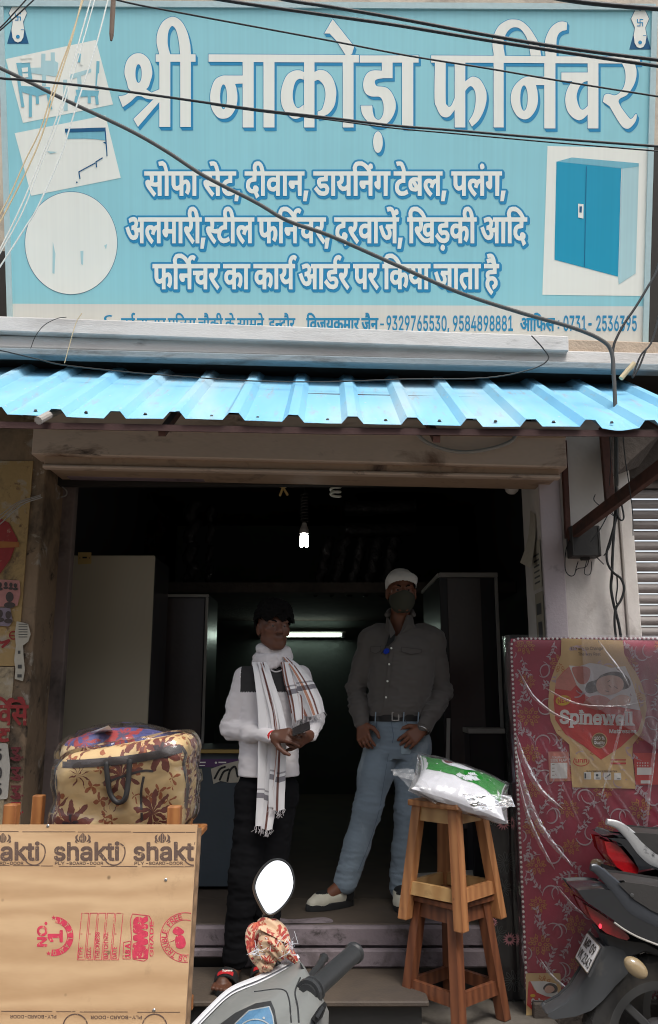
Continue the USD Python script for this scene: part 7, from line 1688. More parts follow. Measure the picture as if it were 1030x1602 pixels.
for x, y in [(500 + r3.uniform(0, 60), 470 + r3.uniform(-20, 20)) for _ in range(16)] + [(735 + r3.uniform(0, 25), 400 + r3.uniform(-10, 90)) for _ in range(16)] + [(600 + r3.uniform(0, 50), 390 + r3.uniform(-10, 40)) for _ in range(12)]:
    q = kk(x, y, 1.895); fr_l.append(tube([q, q + r3.normal(0, .006, 3), q + r3.normal(0, .011, 3)], .0006, 4))
part('frayed_threads', cat(fr_l), 'label_white', cl_, kind='stuff')
# the rest of the scooter, mostly below the picture
hx_ = S(350, 1650, 1.72)
part('steering_column', tube([hx_ + [0.02, .0, -.03], (hx_[0] - .06, 1.92, .42), (hx_[0] - .10, 2.02, .24)], [.05, .035, .03], 12), 'scooter_black', sct)
part('front_apron', hull([(hx_[0] + a, b, z) for a, b, z in ((-.10, 1.88, .80), (.10, 1.86, .80), (-.22, 1.92, .62), (.18, 1.90, .62), (-.20, 1.94, .30), (.14, 1.94, .30), (0, 2.02, .7), (-.02, 2.05, .4))]), 'scooter_white', sct, smooth=30)
wheel((hx_[0] - .11, 2.03, .222), .22, sct, .13, .09, 5)
part('front_mudguard', hull([(hx_[0] - .11 + a, 2.03 + s_ * .06, z) for a, z in ((-.2, .38), (.2, .38), (0, .47), (-.15, .30), (.15, .30)) for s_ in (-1, 1)]), 'scooter_white', sct, smooth=30)
part('floorboard', box(hx_[0] - .16, hx_[0] + .12, 1.2, 1.9, .26, .31, .01), 'scooter_black', sct)
part('seat', hull([(hx_[0] + a, b, z) for a, b, z in ((-.14, .5, .78), (.14, .5, .78), (-.12, 1.18, .74), (.12, 1.18, .74), (-.10, .45, .68), (.10, .45, .68), (-.1, 1.2, .66), (.1, 1.2, .66))]), 'seat_leather', sct, smooth=40)
part('rear_body', hull([(hx_[0] + a, b, z) for a, b, z in ((-.13, .38, .66), (.13, .38, .66), (-.15, 1.16, .64), (.15, 1.16, .64), (-.12, .5, .40), (.12, .5, .40), (-.14, 1.2, .28), (.14, 1.2, .28))]), 'scooter_grey', sct, smooth=40)
wheel((hx_[0], .62, .222), .22, sct, .13, .09, 5) if False else None
# ---------------------------------------------------------------- people
look('skin_brown', (0.19, 0.075, 0.042), 0.5, 0.08, 14, 150, 0.08, 0.002, spec=0.4)
look('skin_dark', (0.095, 0.038, 0.022), 0.5, 0.08, 14, 150, 0.08, 0.002, spec=0.4)
look('shirt_grey', (0.108, 0.096, 0.087), 0.85, 0.10, 9, 260, 0.25, 0.002, sheen=0.15, stretch=(1, 1, .4))
look('shirt_dark', (0.06, 0.054, 0.05), 0.85, 0.1, 20)
look('denim', (0.205, 0.26, 0.31), 0.85, 0.16, 7, 240, 0.3, 0.002, sheen=0.1, dirt=[((0.46, 0.53, 0.57), 4.0, 0.50, 0.72)], stretch=(1, 1, .4))
look('denim_pale', (0.36, 0.46, 0.52), 0.85, 0.1, 9, 240, 0.2, 0.002)
look('denim_dark', (0.09, 0.13, 0.19), 0.85, 0.1, 9)
look('belt_black', (0.014, 0.013, 0.013), 0.4, 0.1)
look('steel_bright', (0.62, 0.60, 0.57), 0.2, 0.05, metallic=1.0)
look('cap_white', (0.62, 0.60, 0.56), 0.8, 0.05, 10, 200, 0.2, 0.002)
look('mask_olive', (0.048, 0.048, 0.032), 0.8, 0.1, 12, 300, 0.2, 0.001)
look('hair_black', (0.004, 0.0035, 0.0035), 0.8, 0.3, 40, 90, 0.2, 0.004, spec=0.08, stretch=(3, 3, 1))
look('eye_white', (0.13, 0.105, 0.09), 0.4)
look('eye_dark', (0.015, 0.010, 0.008), 0.15)
look('shoe_cream', (0.60, 0.57, 0.46), 0.6, 0.08, 14)
look('shoe_black', (0.012, 0.012, 0.012), 0.6, 0.1)
look('lens_blue', (0.02, 0.06, 0.55), 0.08, 0.1, metallic=0.7)
look('tee_white', (0.60, 0.57, 0.58), 0.85, 0.05, 6, 220, 0.2, 0.002, sheen=0.15)
look('tee_black', (0.022, 0.021, 0.022), 0.85, 0.1, 8, 220, 0.2, 0.002)
look('trouser_black', (0.006, 0.006, 0.007), 0.95, 0.15, 8, spec=0.1)
look('thread_red', (0.50, 0.012, 0.015), 0.7, 0.1)
look('strap_red', (0.45, 0.015, 0.02), 0.6, 0.1)
def scarf_look(n):
    """White gamcha woven with brown and grey stripes along its edges and grey bars across its ends (uv: x across, y along, in metres from the end)."""
    N = {'uv': ('uvmap', {'attribute': 'st'}), 's': ('separate_xyz', {}), 'nz': ('noise_texture', {'scale': 160.0}), 'b': ('bump', {'strength': 0.2, 'distance': 0.002}),
         'tc': ('texture_coordinate', {}),
         'rx': ('rgb_ramp', {'interpolate': False, 'ramp': [(0.0, (.62, .61, .62)), (.34, (.13, .05, .04)), (.38, (.62, .61, .62)), (.40, (.30, .13, .09)), (.47, (.62, .61, .62)), (.66, (.36, .17, .11)), (.72, (.62, .61, .62)), (.75, (.14, .06, .05)), (.78, (.62, .61, .62))]}),
         'ry': ('rgb_ramp', {'interpolate': False, 'ramp': [(0.0, (1, 1, 1)), (.12, (.28, .27, .30)), (.145, (1, 1, 1)), (.155, (.45, .44, .46)), (.162, (1, 1, 1))]}),
         'm': ('mix', {'mix_type': 'multiply', 'fac': 1.0}), 'p': ('principled_bsdf', {'roughness': 0.85, 'sheen_weight': 0.15})}
    L = [('uv.UV', 's.vector'), ('s.x', 'rx.fac'), ('s.y', 'ry.fac'), ('rx.color', 'm.color1'), ('ry.color', 'm.color2'), ('m.color', 'p.base_color'), ('tc.object', 'nz.vector'), ('nz.fac', 'b.height'), ('b.normal', 'p.normal')]
    return usdkit.material(stage, f'/World/Looks/{n}', N, L, surface='p.BSDF')
LOOKS['scarf_cloth'] = scarf_look
def nrm(v): v = np.array(v, float); return v / np.linalg.norm(v)
def hand(F, w, d, back, thumb, curls, size=1.0, tcurl=(.5, .5), spread=.10):
    """A hand from the wrist w along d; back: outward normal of its back; thumb: +1 or -1 side of cross(d, back)."""
    d = nrm(d); back = nrm(np.array(back) - d * (np.array(back) @ d)); s = np.cross(d, back) * thumb
    w = np.array(w, float); z = size
    F.cone(w - d * .02, w + d * .02, .025 * z, .026 * z, .012)
    for k in (-1, -.35, .35, 1): F.cone(w + d * .022 * z + s * .016 * z * k, w + d * .088 * z + s * .030 * z * k, .0155 * z, .0125 * z, .010)
    L_ = [.066, .074, .070, .056]; r = [.0095, .0098, .0094, .0082]
    for i in range(4):
        k = (1.5 - i) / 1.5
        p = w + d * (.088 - .004 * abs(k - .3)) * z + s * .031 * z * k
        a = spread * k; dirn = nrm(d * math.cos(a) + s * math.sin(a)); n_ = back
        segs = (.46, .31, .27); ang = 0
        for j, sg_ in enumerate(segs):
            ang += curls[i] * (0.8, 1.1, .8)[j]
            dd = dirn * math.cos(ang) - n_ * math.sin(ang)
            q = p + dd * L_[i] * sg_ * z
            rr = r[i] * z
            F.cone(p, q, rr * (1 - .06 * j), rr * (.94 - .07 * j), .0035)
            p = q
    b0 = w + d * .024 * z + s * .024 * z - back * .006 * z
    t1 = nrm(d * .62 + s * .72 - back * .30)
    p1 = b0 + t1 * .044 * z; t2 = nrm(t1 + d * tcurl[0] - s * tcurl[0] * .5 - back * .15); p2 = p1 + t2 * .034 * z; t3 = nrm(t2 + d * tcurl[1] - s * tcurl[1] * .6); p3 = p2 + t3 * .026 * z
    F.cone(b0, p1, .0155 * z, .0120 * z, .009); F.cone(p1, p2, .0118 * z, .0104 * z, .004); F.cone(p2, p3, .0104 * z, .0085 * z, .004)
def head(F, c, R, s=1.0, ears=True):
    """A head around c (between the ears), R's columns: right, forward, up."""
    T = lambda x, y, z: np.array(c) + (R @ np.array([x, y, z])) * s
    F.ell(T(0, -.010, .045), np.array([.076, .094, .088]) * s, R, .02)
    F.ell(T(0, .014, -.022), np.array([.064, .078, .082]) * s, R, .03)
    F.ell(T(0, .040, -.082), np.array([.037, .036, .030]) * s, R, .03)
    for k in (-1, 1):
        F.cone(T(.048 * k, .0, -.055), T(.016 * k, .058, -.092), .020 * s, .018 * s, .02)
        F.ell(T(.043 * k, .062, -.012), np.array([.022, .018, .018]) * s, R, .02)
        F.ell(T(.030 * k, .082, .026), np.array([.028, .012, .008]) * s, R, .012)
        F.ell(T(.031 * k, .101, .006), np.array([.019, .017, .012]) * s, R, .010, sub=True)
        F.ell(T(.031 * k, .076, .004), np.array([.0135, .0125, .0125]) * s, R, .002)
        F.cone(T(.017 * k, .086, .0115), T(.045 * k, .081, .0105), .0055 * s, .0050 * s, .003); F.cone(T(.018 * k, .085, -.0065), T(.044 * k, .080, -.006), .0048 * s, .0045 * s, .003)
        if ears:
            F.ell(T(.079 * k, -.004, -.004), np.array([.011, .022, .033]) * s, R, .008)
            F.ell(T(.090 * k, .002, -.002), np.array([.006, .011, .018]) * s, R, .006, sub=True)
    F.cone(T(0, .088, .018), T(0, .112, -.026), .009 * s, .0135 * s, .010)
    for k in (-1, 1): F.ell(T(.013 * k, .098, -.030), np.array([.0095, .012, .008]) * s, R, .006)
    F.cone(T(-.019, .086, -.052), T(.019, .086, -.052), .0065 * s, .0065 * s, .005); F.cone(T(-.015, .085, -.062), T(.015, .085, -.062), .0075 * s, .0075 * s, .005)
    F.cone(T(-.026, .090, -.0568), T(.026, .090, -.0568), .0022, .0022, .003) if False else None
    return T
def shoe(F, heel, toe, s=1.0):
    """heel and toe: points on the sole line; grows the upper."""
    h, t = np.array(heel, float), np.array(toe, float); d = t - h; d /= np.linalg.norm(d); sd = np.cross(d, [0, 0, 1]); 
    F.chain([h + d * .035 + [0, 0, .055], h + d * .10 + [0, 0, .055], h + d * .19 + [0, 0, .040], t - d * .035 + [0, 0, .030]], [.038, .042, .043, .032], .02)
    F.cone(h + d * .045 + [0, 0, .06], h + d * .05 + [0, 0, .10], .038, .036, .02)

# ---- the man in the mask
m0 = P(620, 1415, 4.74)
man = thing('person', 'person in dark mask, white cap, grey shirt and light jeans, thumbs in pockets, legs apart', 'person', (m0[0], 4.74, .5))
hc = P(628, 928, 4.72); Rm = rot('z', 180 + 3) @ rot('x', 3)
Rm = np.stack([-Rm[:, 0] * -1, Rm[:, 1], Rm[:, 2]], 1)
chest = P(629, 1040, 4.76); waist = P(620, 1112, 4.75); hip = P(622, 1150, 4.755)
shR, shL = P(580, 1002, 4.77), P(678, 1002, 4.77)
elR, elL = P(557, 1078, 4.82), P(692, 1082, 4.82)
wrR, wrL = P(566, 1131, 4.70), P(664, 1139, 4.63)
hpR, hpL = P(598, 1160, 4.755), P(648, 1160, 4.755)
knR, knL = P(576, 1265, 4.67), P(640, 1270, 4.72)
anR, anL = P(541, 1380, 4.63), P(627, 1388, 4.72)
F = Field((hc[0] - .42, 4.42, .5), (hc[0] + .36, 5.0, hc[2] + .18), .0055)
Tm = head(F, hc, Rm)
F.cone(P(626, 985, 4.78), P(627, 955, 4.755), .062, .054, .03)
F.chain([P(626, 990, 4.79), chest, waist, hip], [.06, .092, .085, .09], .03)
for sh, el, wr in ((shR, elR, wrR), (shL, elL, wrL)):
    F.cone(P(628, 996, 4.80), sh, .04, .034, .02); F.chain([sh, el], [.042, .034], .02); F.chain([el, wr], [.038, .026], .02)
for h_, k_2, a_ in ((hpR, knR, anR), (hpL, knL, anL)): F.chain([hip, h_, k_2, a_], [.085, .070, .050, .036], .03)
hand(F, wrR, P(570, 1160, 4.63) - wrR, (-.55, -.80, .15), -1, [.42, .55, .60, .62], 1.04)
hand(F, wrL, P(641, 1157, 4.60) - wrL, (.05, -.95, .28), 1, [.35, .45, .5, .55], 1.04)
F.chain([anR, anR + [-.10, -.03, -.07]], [.036, .03], .02); F.chain([anL, anL + [.0, -.12, -.07]], [.036, .03], .02)
bodym = F.mesh()
part('body', bodym, 'skin_brown', man, smooth=True)
for k in (-1, 1):
    part('eye', ellipsoid(Tm(.031 * k, .0780, .003), (.0112, .0112, .0112), sub=2), 'eye_white', man, smooth=True)
    part('pupil', ellipsoid(Tm(.031 * k, .0868, .003), (.0055, .0035, .0055), Rm, 2), 'eye_dark', man, smooth=True)
    part('eyebrow', tube(spline([Tm(.014 * k, .093, .022), Tm(.030 * k, .092, .029), Tm(.048 * k, .080, .024)], 4), .0042, 6), 'hair_black', man, smooth=True)
# shirt
F = Field((hc[0] - .42, 4.45, waist[2] - .10), (hc[0] + .36, 5.0, shR[2] + .13), .0065)
lv = []
for py, x0, x1, d_ in ((1122, 579, 662, .112), (1108, 577, 665, .125), (1085, 577, 673, .125), (1050, 577, 680, .130), (1020, 576, 683, .125), (1003, 580, 680, .105), (990, 592, 668, .085), (979, 605, 652, .068)):
    a_, b_ = P(x0, py, 4.76), P(x1, py, 4.76); lv.append((a_[2], (a_[0] + b_[0]) / 2, 4.765, (b_[0] - a_[0]) / 2, d_))
F.loft(lv, .0, 2.3)
for sh, el, wr in ((shR, elR, wrR), (shL, elL, wrL)):
    F.chain([sh + [0, 0, .0], sh * .5 + el * .5, el], [.063, .056, .048], .03); F.chain([el, el * .45 + wr * .55, wr], [.048, .044, .038], .02)
F.cone(P(592, 990, 4.78), shR, .052, .060, .04); F.cone(P(664, 990, 4.78), shL, .052, .060, .04)
for wr, el in ((wrR, elR), (wrL, elL)):
    pass
sh_m = F.mesh()
def shirt_w(v):
    near_el = np.exp(-(np.linalg.norm(v - elR, axis=1) / .10) ** 2) + np.exp(-(np.linalg.norm(v - elL, axis=1) / .10) ** 2)
    low_ = np.exp(-((v[:, 2] - (waist[2] + .02)) / .05) ** 2)
    return .35 + near_el + .8 * low_
sv_, sf_ = folds(sh_m, .012, (9, 9, 20), 21, shirt_w)
sv_, sf_ = folds((sv_, sf_), .003, (30, 30, 30), 22, None, False)
# open neck: leave out the front triangle under the throat
nk = P(624, 985, 4.66); cent = sv_[sf_].mean(1)
top_z, bot_z = P(626, 972, 4.70)[2], P(617, 995, 4.66)[2]
tfrac = np.clip((cent[:, 2] - bot_z) / (top_z - bot_z), 0, 1.4)
open_ = (cent[:, 2] > bot_z) & (np.abs(cent[:, 0] - (P(619, 990, 4.66)[0] + tfrac * .022)) < .010 + .052 * tfrac) & (cent[:, 1] < 4.76)
part('shirt', (sv_, sf_[~open_]), 'shirt_grey', man, smooth=True)
mesh_s = (sv_, sf_)
def on_shirt(px, py, off=.003): return on_bag(px, py, off, mesh_s)
def zz4(p): return [(540 + x * .18730, 880 + y * .18730) for x, y in p]
def shirt_strip(pts, w, mat, name, off=.003, n=5):
    c = spline(pts, n); tt = np.gradient(c, axis=0); tt /= np.linalg.norm(tt, axis=1, keepdims=True); nn = np.stack([-tt[:, 1], tt[:, 0]], 1)
    rows = [[on_shirt(*q, off) for q in c + nn * w / 2 * k] for k in (-1, 1)]
    V = np.vstack(rows); m = len(c); Fc = np.array([q for j in range(m - 1) for q in ((j, j + 1, m + j + 1), (j, m + j + 1, m + j))])
    V2 = np.vstack([V, V + [0, .003, 0]])
    return part(name, (V2, np.vstack([Fc, Fc[:, ::-1] + 2 * m])), mat, man, smooth=True)
shirt_strip(zz4([(405, 600), (392, 720), (375, 850), (360, 990), (345, 1130), (338, 1225)]), 5.5, 'shirt_grey', 'placket', .005)
for x, y in ((387, 716), (369, 850), (355, 992), (343, 1127)):
    part('button', lathe([(0, .004), (.0055, .003), (.006, 0)], on_shirt(*zz4([(x, y)])[0], .006), (0, -1, .1), 10), 'flex_white', man)
for pts in ([(470, 705), (640, 725), (640, 755), (550, 770), (470, 745)], [(215, 700), (300, 700), (300, 740), (255, 765), (212, 745)]):
    part('pocket_flap', dense(Polygon(zz4(pts)), lambda a, b: on_shirt(a, b, .005), 6), 'shirt_grey', man, smooth=True)
    part('pocket_stitch', dense(Polygon(zz4(pts)).buffer(.1).difference(Polygon(zz4(pts)).buffer(-.6)), lambda a, b: on_shirt(a, b, .0065), 9), 'shirt_dark', man, smooth=True)
# collar: two flat wings lying on the shirt
def wing(c4): 
    v = np.array(c4); return hull(np.vstack([v, v + [0, .007, .002]]))
part('collar', wing([P(605, 965, 4.73), P(603, 985, 4.70), P(611, 999, 4.655), P(619, 990, 4.66), P(609, 968, 4.70)]), 'shirt_grey', man, smooth=20)
part('collar', wing([P(646, 963, 4.73), P(650, 982, 4.70), P(640, 976, 4.672), P(626, 992, 4.655), P(637, 962, 4.70)]), 'shirt_grey', man, smooth=20)
part('collar_band', tube(spline([P(606, 962, 4.72), P(612, 955, 4.80), P(628, 952, 4.835), P(642, 955, 4.80), P(647, 962, 4.72)], 5), .016, 8), 'shirt_grey', man, smooth=True)
for wr, el in ((wrR, elR), (wrL, elL)):
    d_ = nrm(wr - el)
    part('cuff', lathe([(.040, -.045), (.0435, -.043), (.0425, .008), (.039, .012), (.030, .010)], wr, d_, 22), 'shirt_grey', man, smooth=40)
sg_ = thing('sunglasses', 'black sunglasses with a blue mirrored lens hooked on the grey shirt', 'sunglasses', on_shirt(*zz4([(380, 640)])[0], .02))
part('frame', hull([on_shirt(*q, o) for q in zz4([(372, 590), (420, 600), (412, 650), (360, 700), (345, 690)]) for o in (.006, .016)]), 'shoe_black', sg_, smooth=30)
part('lens', hull([on_shirt(*q, o) for q in zz4([(325, 730), (350, 715), (372, 725), (368, 755), (340, 768), (320, 755)]) for o in (.010, .016)]), 'lens_blue', sg_, smooth=30)
part('temple', tube([on_shirt(*q, .010) for q in zz4([(345, 690), (330, 730), (305, 760)])], .003, 6), 'shoe_black', sg_)
# jeans
F = Field((hpR[0] - .36, 4.45, .52), (hpL[0] + .18, 5.0, waist[2] + .04), .0065)
wz_ = P(620, 1119, 4.75)[2]
lv = []
for py, x0, x1, d_ in ((1185, 584, 664, .115), (1165, 580, 667, .122), (1145, 577, 666, .122), (1130, 577, 664, .116), (1118, 578, 662, .110)):
    a_, b_ = P(x0, py, 4.755), P(x1, py, 4.755); lv.append((a_[2], (a_[0] + b_[0]) / 2, 4.765, (b_[0] - a_[0]) / 2, d_))
F.loft(lv, 0, 2.2)
F.chain([hpR + [.0, 0, -.02], hpR * .5 + knR * .5, knR, knR * .5 + anR * .5, anR + [0, 0, .0]], [.097, .090, .070, .064, .056], .03)
F.chain([hpL + [.0, 0, -.02], hpL * .5 + knL * .5, knL, knL * .5 + anL * .5, anL + [0, 0, .0]], [.097, .088, .070, .064, .056], .03)
def jean_w(v):
    w = .22 + 0 * v[:, 0]
    for q, r_ in ((knR, .10), (knL, .10), (anR + [0, 0, .06], .10), (anL + [0, 0, .06], .10), (hip + [0, -.08, -.08], .10)): w = w + 1.0 * np.exp(-(np.linalg.norm(v - q, axis=1) / r_) ** 2)
    return w
jm = folds(F.mesh(), .011, (9, 9, 26), 31, jean_w)
part('jeans', jm, 'denim', man, smooth=True)
mesh_s = jm
part('waist_belt', cat([lathe([(1, 0)], (0, 0, 0))]) if False else (lambda a: (np.vstack([np.stack([P(620, 1121, 4.75)[0] + rx * np.sign(np.cos(a)) * np.abs(np.cos(a)) ** .87, 4.765 + ry * np.sign(np.sin(a)) * np.abs(np.sin(a)) ** .87, np.full_like(a, wz_ - .012 + dz)], 1) for rx, ry, dz in ((.150, .114, .020), (.155, .119, .018), (.155, .119, -.018), (.150, .114, -.020))]), np.array([q for i in range(3) for j in range(48) for q in ((i * 48 + j, (i + 1) * 48 + j, (i + 1) * 48 + (j + 1) % 48), (i * 48 + j, (i + 1) * 48 + (j + 1) % 48, i * 48 + (j + 1) % 48))])))(np.linspace(0, 2 * math.pi, 49)[:-1]), 'belt_black', man, smooth=50)
by_ = 4.765 - .122
bc = P(619, 1121, by_)
part('buckle', slab(rounded([(bc[0] - .021, bc[2] - .024), (bc[0] + .021, bc[2] - .024), (bc[0] + .021, bc[2] + .024), (bc[0] - .021, bc[2] + .024)], .005).difference(sbox(bc[0] - .015, bc[2] - .018, bc[0] + .013, bc[2] + .018)), by_ - .006, by_ + .004, .0015), 'steel_bright', man)
for x in (588, 632, 655):
    q0 = P(x, 1114, 4.765 - (.118 if x != 588 else .105)); q1_ = P(x - 1, 1132, 4.765 - (.122 if x != 588 else .112)); part('belt_loop', beam(q0 + [0, -.008, 0], q1_ + [0, -.008, 0], .011, .006, up=(1, 0, 0)), 'denim', man)
shirt_strip([(613, 1128), (614, 1140), (616, 1152), (614, 1163)], .8, 'denim_dark', 'fly_seam', .003)
shirt_strip([(634, 1126), (640, 1136), (652, 1140), (662, 1136)], .8, 'denim_dark', 'pocket_seam', .003)
shirt_strip([(588, 1126), (589, 1138), (582, 1146)], .8, 'denim_dark', 'pocket_seam', .003)
shirt_strip([(608, 1180), (600, 1230), (593, 1270), (578, 1320), (560, 1365)], .6, 'denim_dark', 'leg_seam', .002)
part('faded_patch', dense(rounded(zz4([(470, 1500), (525, 1490), (570, 1510), (545, 1600), (470, 1600)]), 1.5), lambda a, b: on_bag(a, b, .003, jm), 5), 'denim_pale', man, smooth=True)
# cap and mask
F = Field(hc - .2, hc + .2, .005)
F.ell(Tm(0, -.012, .052), (.086, .104, .090), Rm, .01)
F.cone(Tm(-.055, .052, .066), Tm(.055, .052, .066), .030, .030, .03)
capm = F.mesh()
v, f = capm; loc = (v - hc) @ Rm
cen = loc[f].mean(1); brim = .040 + .016 * np.clip(cen[:, 1] / .09, -1, 1) - .30 * cen[:, 0] ** 2 * 8
part('cap', (folds((v, f), .004, (30, 30, 12), 3)[0], f[cen[:, 2] > brim]), 'cap_white', man, smooth=True)
F = Field(hc - .2, hc + .2, .005)
F.ell(Tm(0, .026, -.040), (.073, .082, .084), Rm, .01); F.ell(Tm(0, .075, -.020), (.042, .062, .044), Rm, .035)
v, f = F.mesh(); cen = ((v - hc) @ Rm)[f].mean(1)
keep = (cen[:, 2] < -.002 - .02 * np.abs(cen[:, 0]) / .07 + .0) & (cen[:, 2] > -.119) & (cen[:, 1] > -.005)
part('face_mask', (v, f[keep]), 'mask_olive', man, smooth=True)
for k in (-1, 1): part('mask_loop', tube(spline([Tm(.068 * k, .03, -.012), Tm(.082 * k, -.005, .012), Tm(.086 * k, -.022, -.005), Tm(.078 * k, -.012, -.035), Tm(.066 * k, .02, -.060)], 4), .0022, 5), 'mask_olive', man)
F = Field(hc - .2, hc + .2, .006)
F.ell(Tm(0, -.035, .010), (.081, .075, .075), Rm, .01)
v, f = F.mesh(); cen = ((v - hc) @ Rm)[f].mean(1)
part('hair', (v, f[(cen[:, 2] < .045) & (cen[:, 1] < .0)]), 'hair_black', man, smooth=True)
F = Field(hc - .2, hc + .2, .005)
F.ell(Tm(0, .035, -.078), (.052, .050, .040), Rm, .01)
part('beard', F.mesh(), 'hair_black', man, smooth=True)
bw_ = wrL + nrm(wrL - elL) * .022
part('bracelet', lathe([(.029, -.006), (.033, -.005), (.034, 0), (.033, .005), (.029, .006)], bw_, nrm(wrL - elL), 24), 'steel_bright', man, smooth=True)
# shoes
def make_shoe(heel, toe, who, tag_=None):
    h, t = np.array(heel), np.array(toe); d = nrm(t - h)
    F = Field(np.minimum(h, t) - .10, np.maximum(h, t) + [.10, .10, .20], .0055)
    shoe(F, h, t)
    F.cap(lambda x, y, z: h[2] + .022 - z)
    v, f = F.mesh(); loc = (v - h) @ d
    cen = v[f].mean(1); lc = (cen - h) @ d
    gus = (lc < .062) | ((cen[:, 2] > h[2] + .078))
    part('shoe_upper', (v, f[~gus]), 'shoe_cream', who, smooth=True); part('shoe_back', (v, f[gus]), 'shoe_black', who, smooth=True)
    sd = np.cross(d, [0, 0, 1])
    ol = []
    for a in np.linspace(0, 2 * math.pi, 37)[:-1]:
        l = (t - h) / 2 + h + d * np.linalg.norm(t - h) * .515 * math.cos(a) + sd * (.047 + .004 * math.cos(a)) * math.sin(a); ol.append(l)
    part('shoe_sole', hull([q + [0, 0, z] for q in ol for z in (.001, .028)] + [q + (np.array(q) - (h + t) / 2) * -.06 + [0, 0, .034] for q in ol]), 'shoe_black', who, smooth=40)
hR = P(552, 1398, 4.68); tR = P(480, 1412, 4.55)
hR[2] = tR[2] = .5008
make_shoe(hR, tR, man)
hL = np.array([anL[0] + .005, 4.76, .5008]); tL = np.array([anL[0] - .010, 4.50, .5008])
make_shoe(hL, tL, man)

# ---- the boy with the scarf
b0_ = P(380, 1540, 4.03)
boy = thing('person', 'person in white shirt with black yoke, long striped white scarf, holding a phone', 'person', (P(425, 1400, 4.05)[0], 4.05, .325))
BY = 4.06
hb_ = P(428, 984, 4.03); Rb = rot('z', 180 + 22) @ rot('x', 4)
bn = P(427, 1026, 4.08); bch = P(422, 1090, BY); bwa = P(420, 1165, BY); bhi = P(418, 1215, BY)
sR, sL = P(383, 1060, 4.07), P(470, 1058, 4.12)
eR, eL = P(360, 1140, 4.08), P(492, 1125, 4.10)
wR, wL = P(424, 1152, 3.88), P(486, 1150, 3.92)
hR_, hL_ = P(400, 1240, BY), P(436, 1240, BY + .02)
kR, kL = P(383, 1370, 4.03), P(424, 1370, 4.08)
aR, aL = P(368, 1505, 4.06), P(412, 1500, 4.12)
aR[2] = max(aR[2], .40); aL[2] = max(aL[2], .40)
F = Field((hb_[0] - .28, 3.72, .325), (hb_[0] + .30, 4.36, hb_[2] + .17), .0055)
Tb = head(F, hb_, Rb, .93)
F.cone(bn, P(428, 1005, 4.06), .050, .047, .03)
F.chain([bn, bch, bwa, bhi], [.045, .075, .072, .075], .03)
for s_, e_, w_ in ((sR, eR, wR), (sL, eL, wL)):
    F.cone(bn - [0, 0, .02], s_, .035, .030, .02); F.chain([s_, e_], [.036, .030], .02); F.chain([e_, w_], [.034, .023], .02)
for h_, k2_, a_ in ((hR_, kR, aR), (hL_, kL, aL)): F.chain([bhi, h_, k2_, a_], [.065, .062, .046, .036], .02)
hand(F, wR, P(466, 1150, 3.83) - wR, (-.1, -.75, .62), 1, [.35, .42, .5, .6], .95, (.3, .3))
hand(F, wL, P(470, 1160, 3.84) - wL, (.55, -.55, -.55), -1, [.5, .6, .65, .7], .95, (.3, .3))
for a_, dx in ((aR, -.02), (aL, .0)):
    fl_ = np.array([a_[0] + dx, a_[1], .36])
    F.chain([a_, fl_ + [0, -.02, .0], fl_ + [dx, -.12, .0]], [.036, .033, .030], .02)
    for k in range(5): F.cone(fl_ + [dx + (k - 2) * .016, -.13, -.004], fl_ + [dx + (k - 2) * .018, -.185 + abs(k - 3.2) * .008, -.008], .011, .0095 if k != 4 else .012, .005)
part('body', F.mesh(), 'skin_dark', boy, smooth=True)
for k in (-1, 1):
    part('eye', ellipsoid(Tb(.031 * k, .0775, .003), (.0104, .0104, .0104), sub=2), 'eye_white', boy, smooth=True)
    part('pupil', ellipsoid(Tb(.031 * k, .0855, .003), (.0055, .0035, .0055), Rb, 2), 'eye_dark', boy, smooth=True)
    part('eyebrow', tube(spline([Tb(.013 * k, .094, .024), Tb(.030 * k, .093, .030), Tb(.048 * k, .081, .025)], 4), .0038, 6), 'hair_black', boy, smooth=True)
F = Field(hb_ - .2, hb_ + .22, .005)
F.ell(Tb(0, -.016, .055), np.array([.085, .102, .098]) * .95, Rb, .01)
F.ell(Tb(0.0, .050, .088), np.array([.070, .046, .044]) * .95, Rb, .03)
for q in ((-.05, .066, .064), (-.02, .076, .062), (.015, .077, .064), (.05, .066, .062), (-.070, .045, .04), (.070, .04, .04)): F.ell(Tb(*q), (.024, .016, .030), Rb, .012)
v, f = folds(F.mesh(), .012, (46, 46, 60), 41)
cen = ((v - hb_) @ Rb)[f].mean(1)
part('hair', (v, f[(cen[:, 2] > .034 + .012 * np.sin(cen[:, 0] * 90)) | ((cen[:, 1] < -.012) & (cen[:, 2] > -.06))]), 'hair_black', boy, smooth=True)
# locks of hair, combed forward and to the sides
r_h = np.random.default_rng(77); locks = []
for k in range(420):
    a, e = r_h.uniform(0, 2 * math.pi), math.asin(r_h.uniform(.12, .99))
    d = np.array([math.cos(a) * math.cos(e), math.sin(a) * math.cos(e), math.sin(e)])
    q = np.array([0, -.016, .052]) + d * np.array([.086, .102, .094]) * .95
    tn = np.array([.25 * d[0] + r_h.normal(0, .25), (.75 if d[1] > -.2 else -.5) + r_h.normal(0, .2), -.35 - .7 * (1 - d[2])]); tn -= d * (tn @ d); tn /= np.linalg.norm(tn)
    l = r_h.uniform(.020, .042)
    pts = [Tb(*(q - d * .004)), Tb(*(q + tn * l * .4 + d * .006)), Tb(*(q + tn * l * .8 + d * .004)), Tb(*(q + tn * l + d * (-.004)))]
    locks.append(tube(pts, [.0042, .0048, .0032, .0006], 4, False))
part('hair_locks', cat(locks), 'hair_black', boy, smooth=True, kind='stuff')
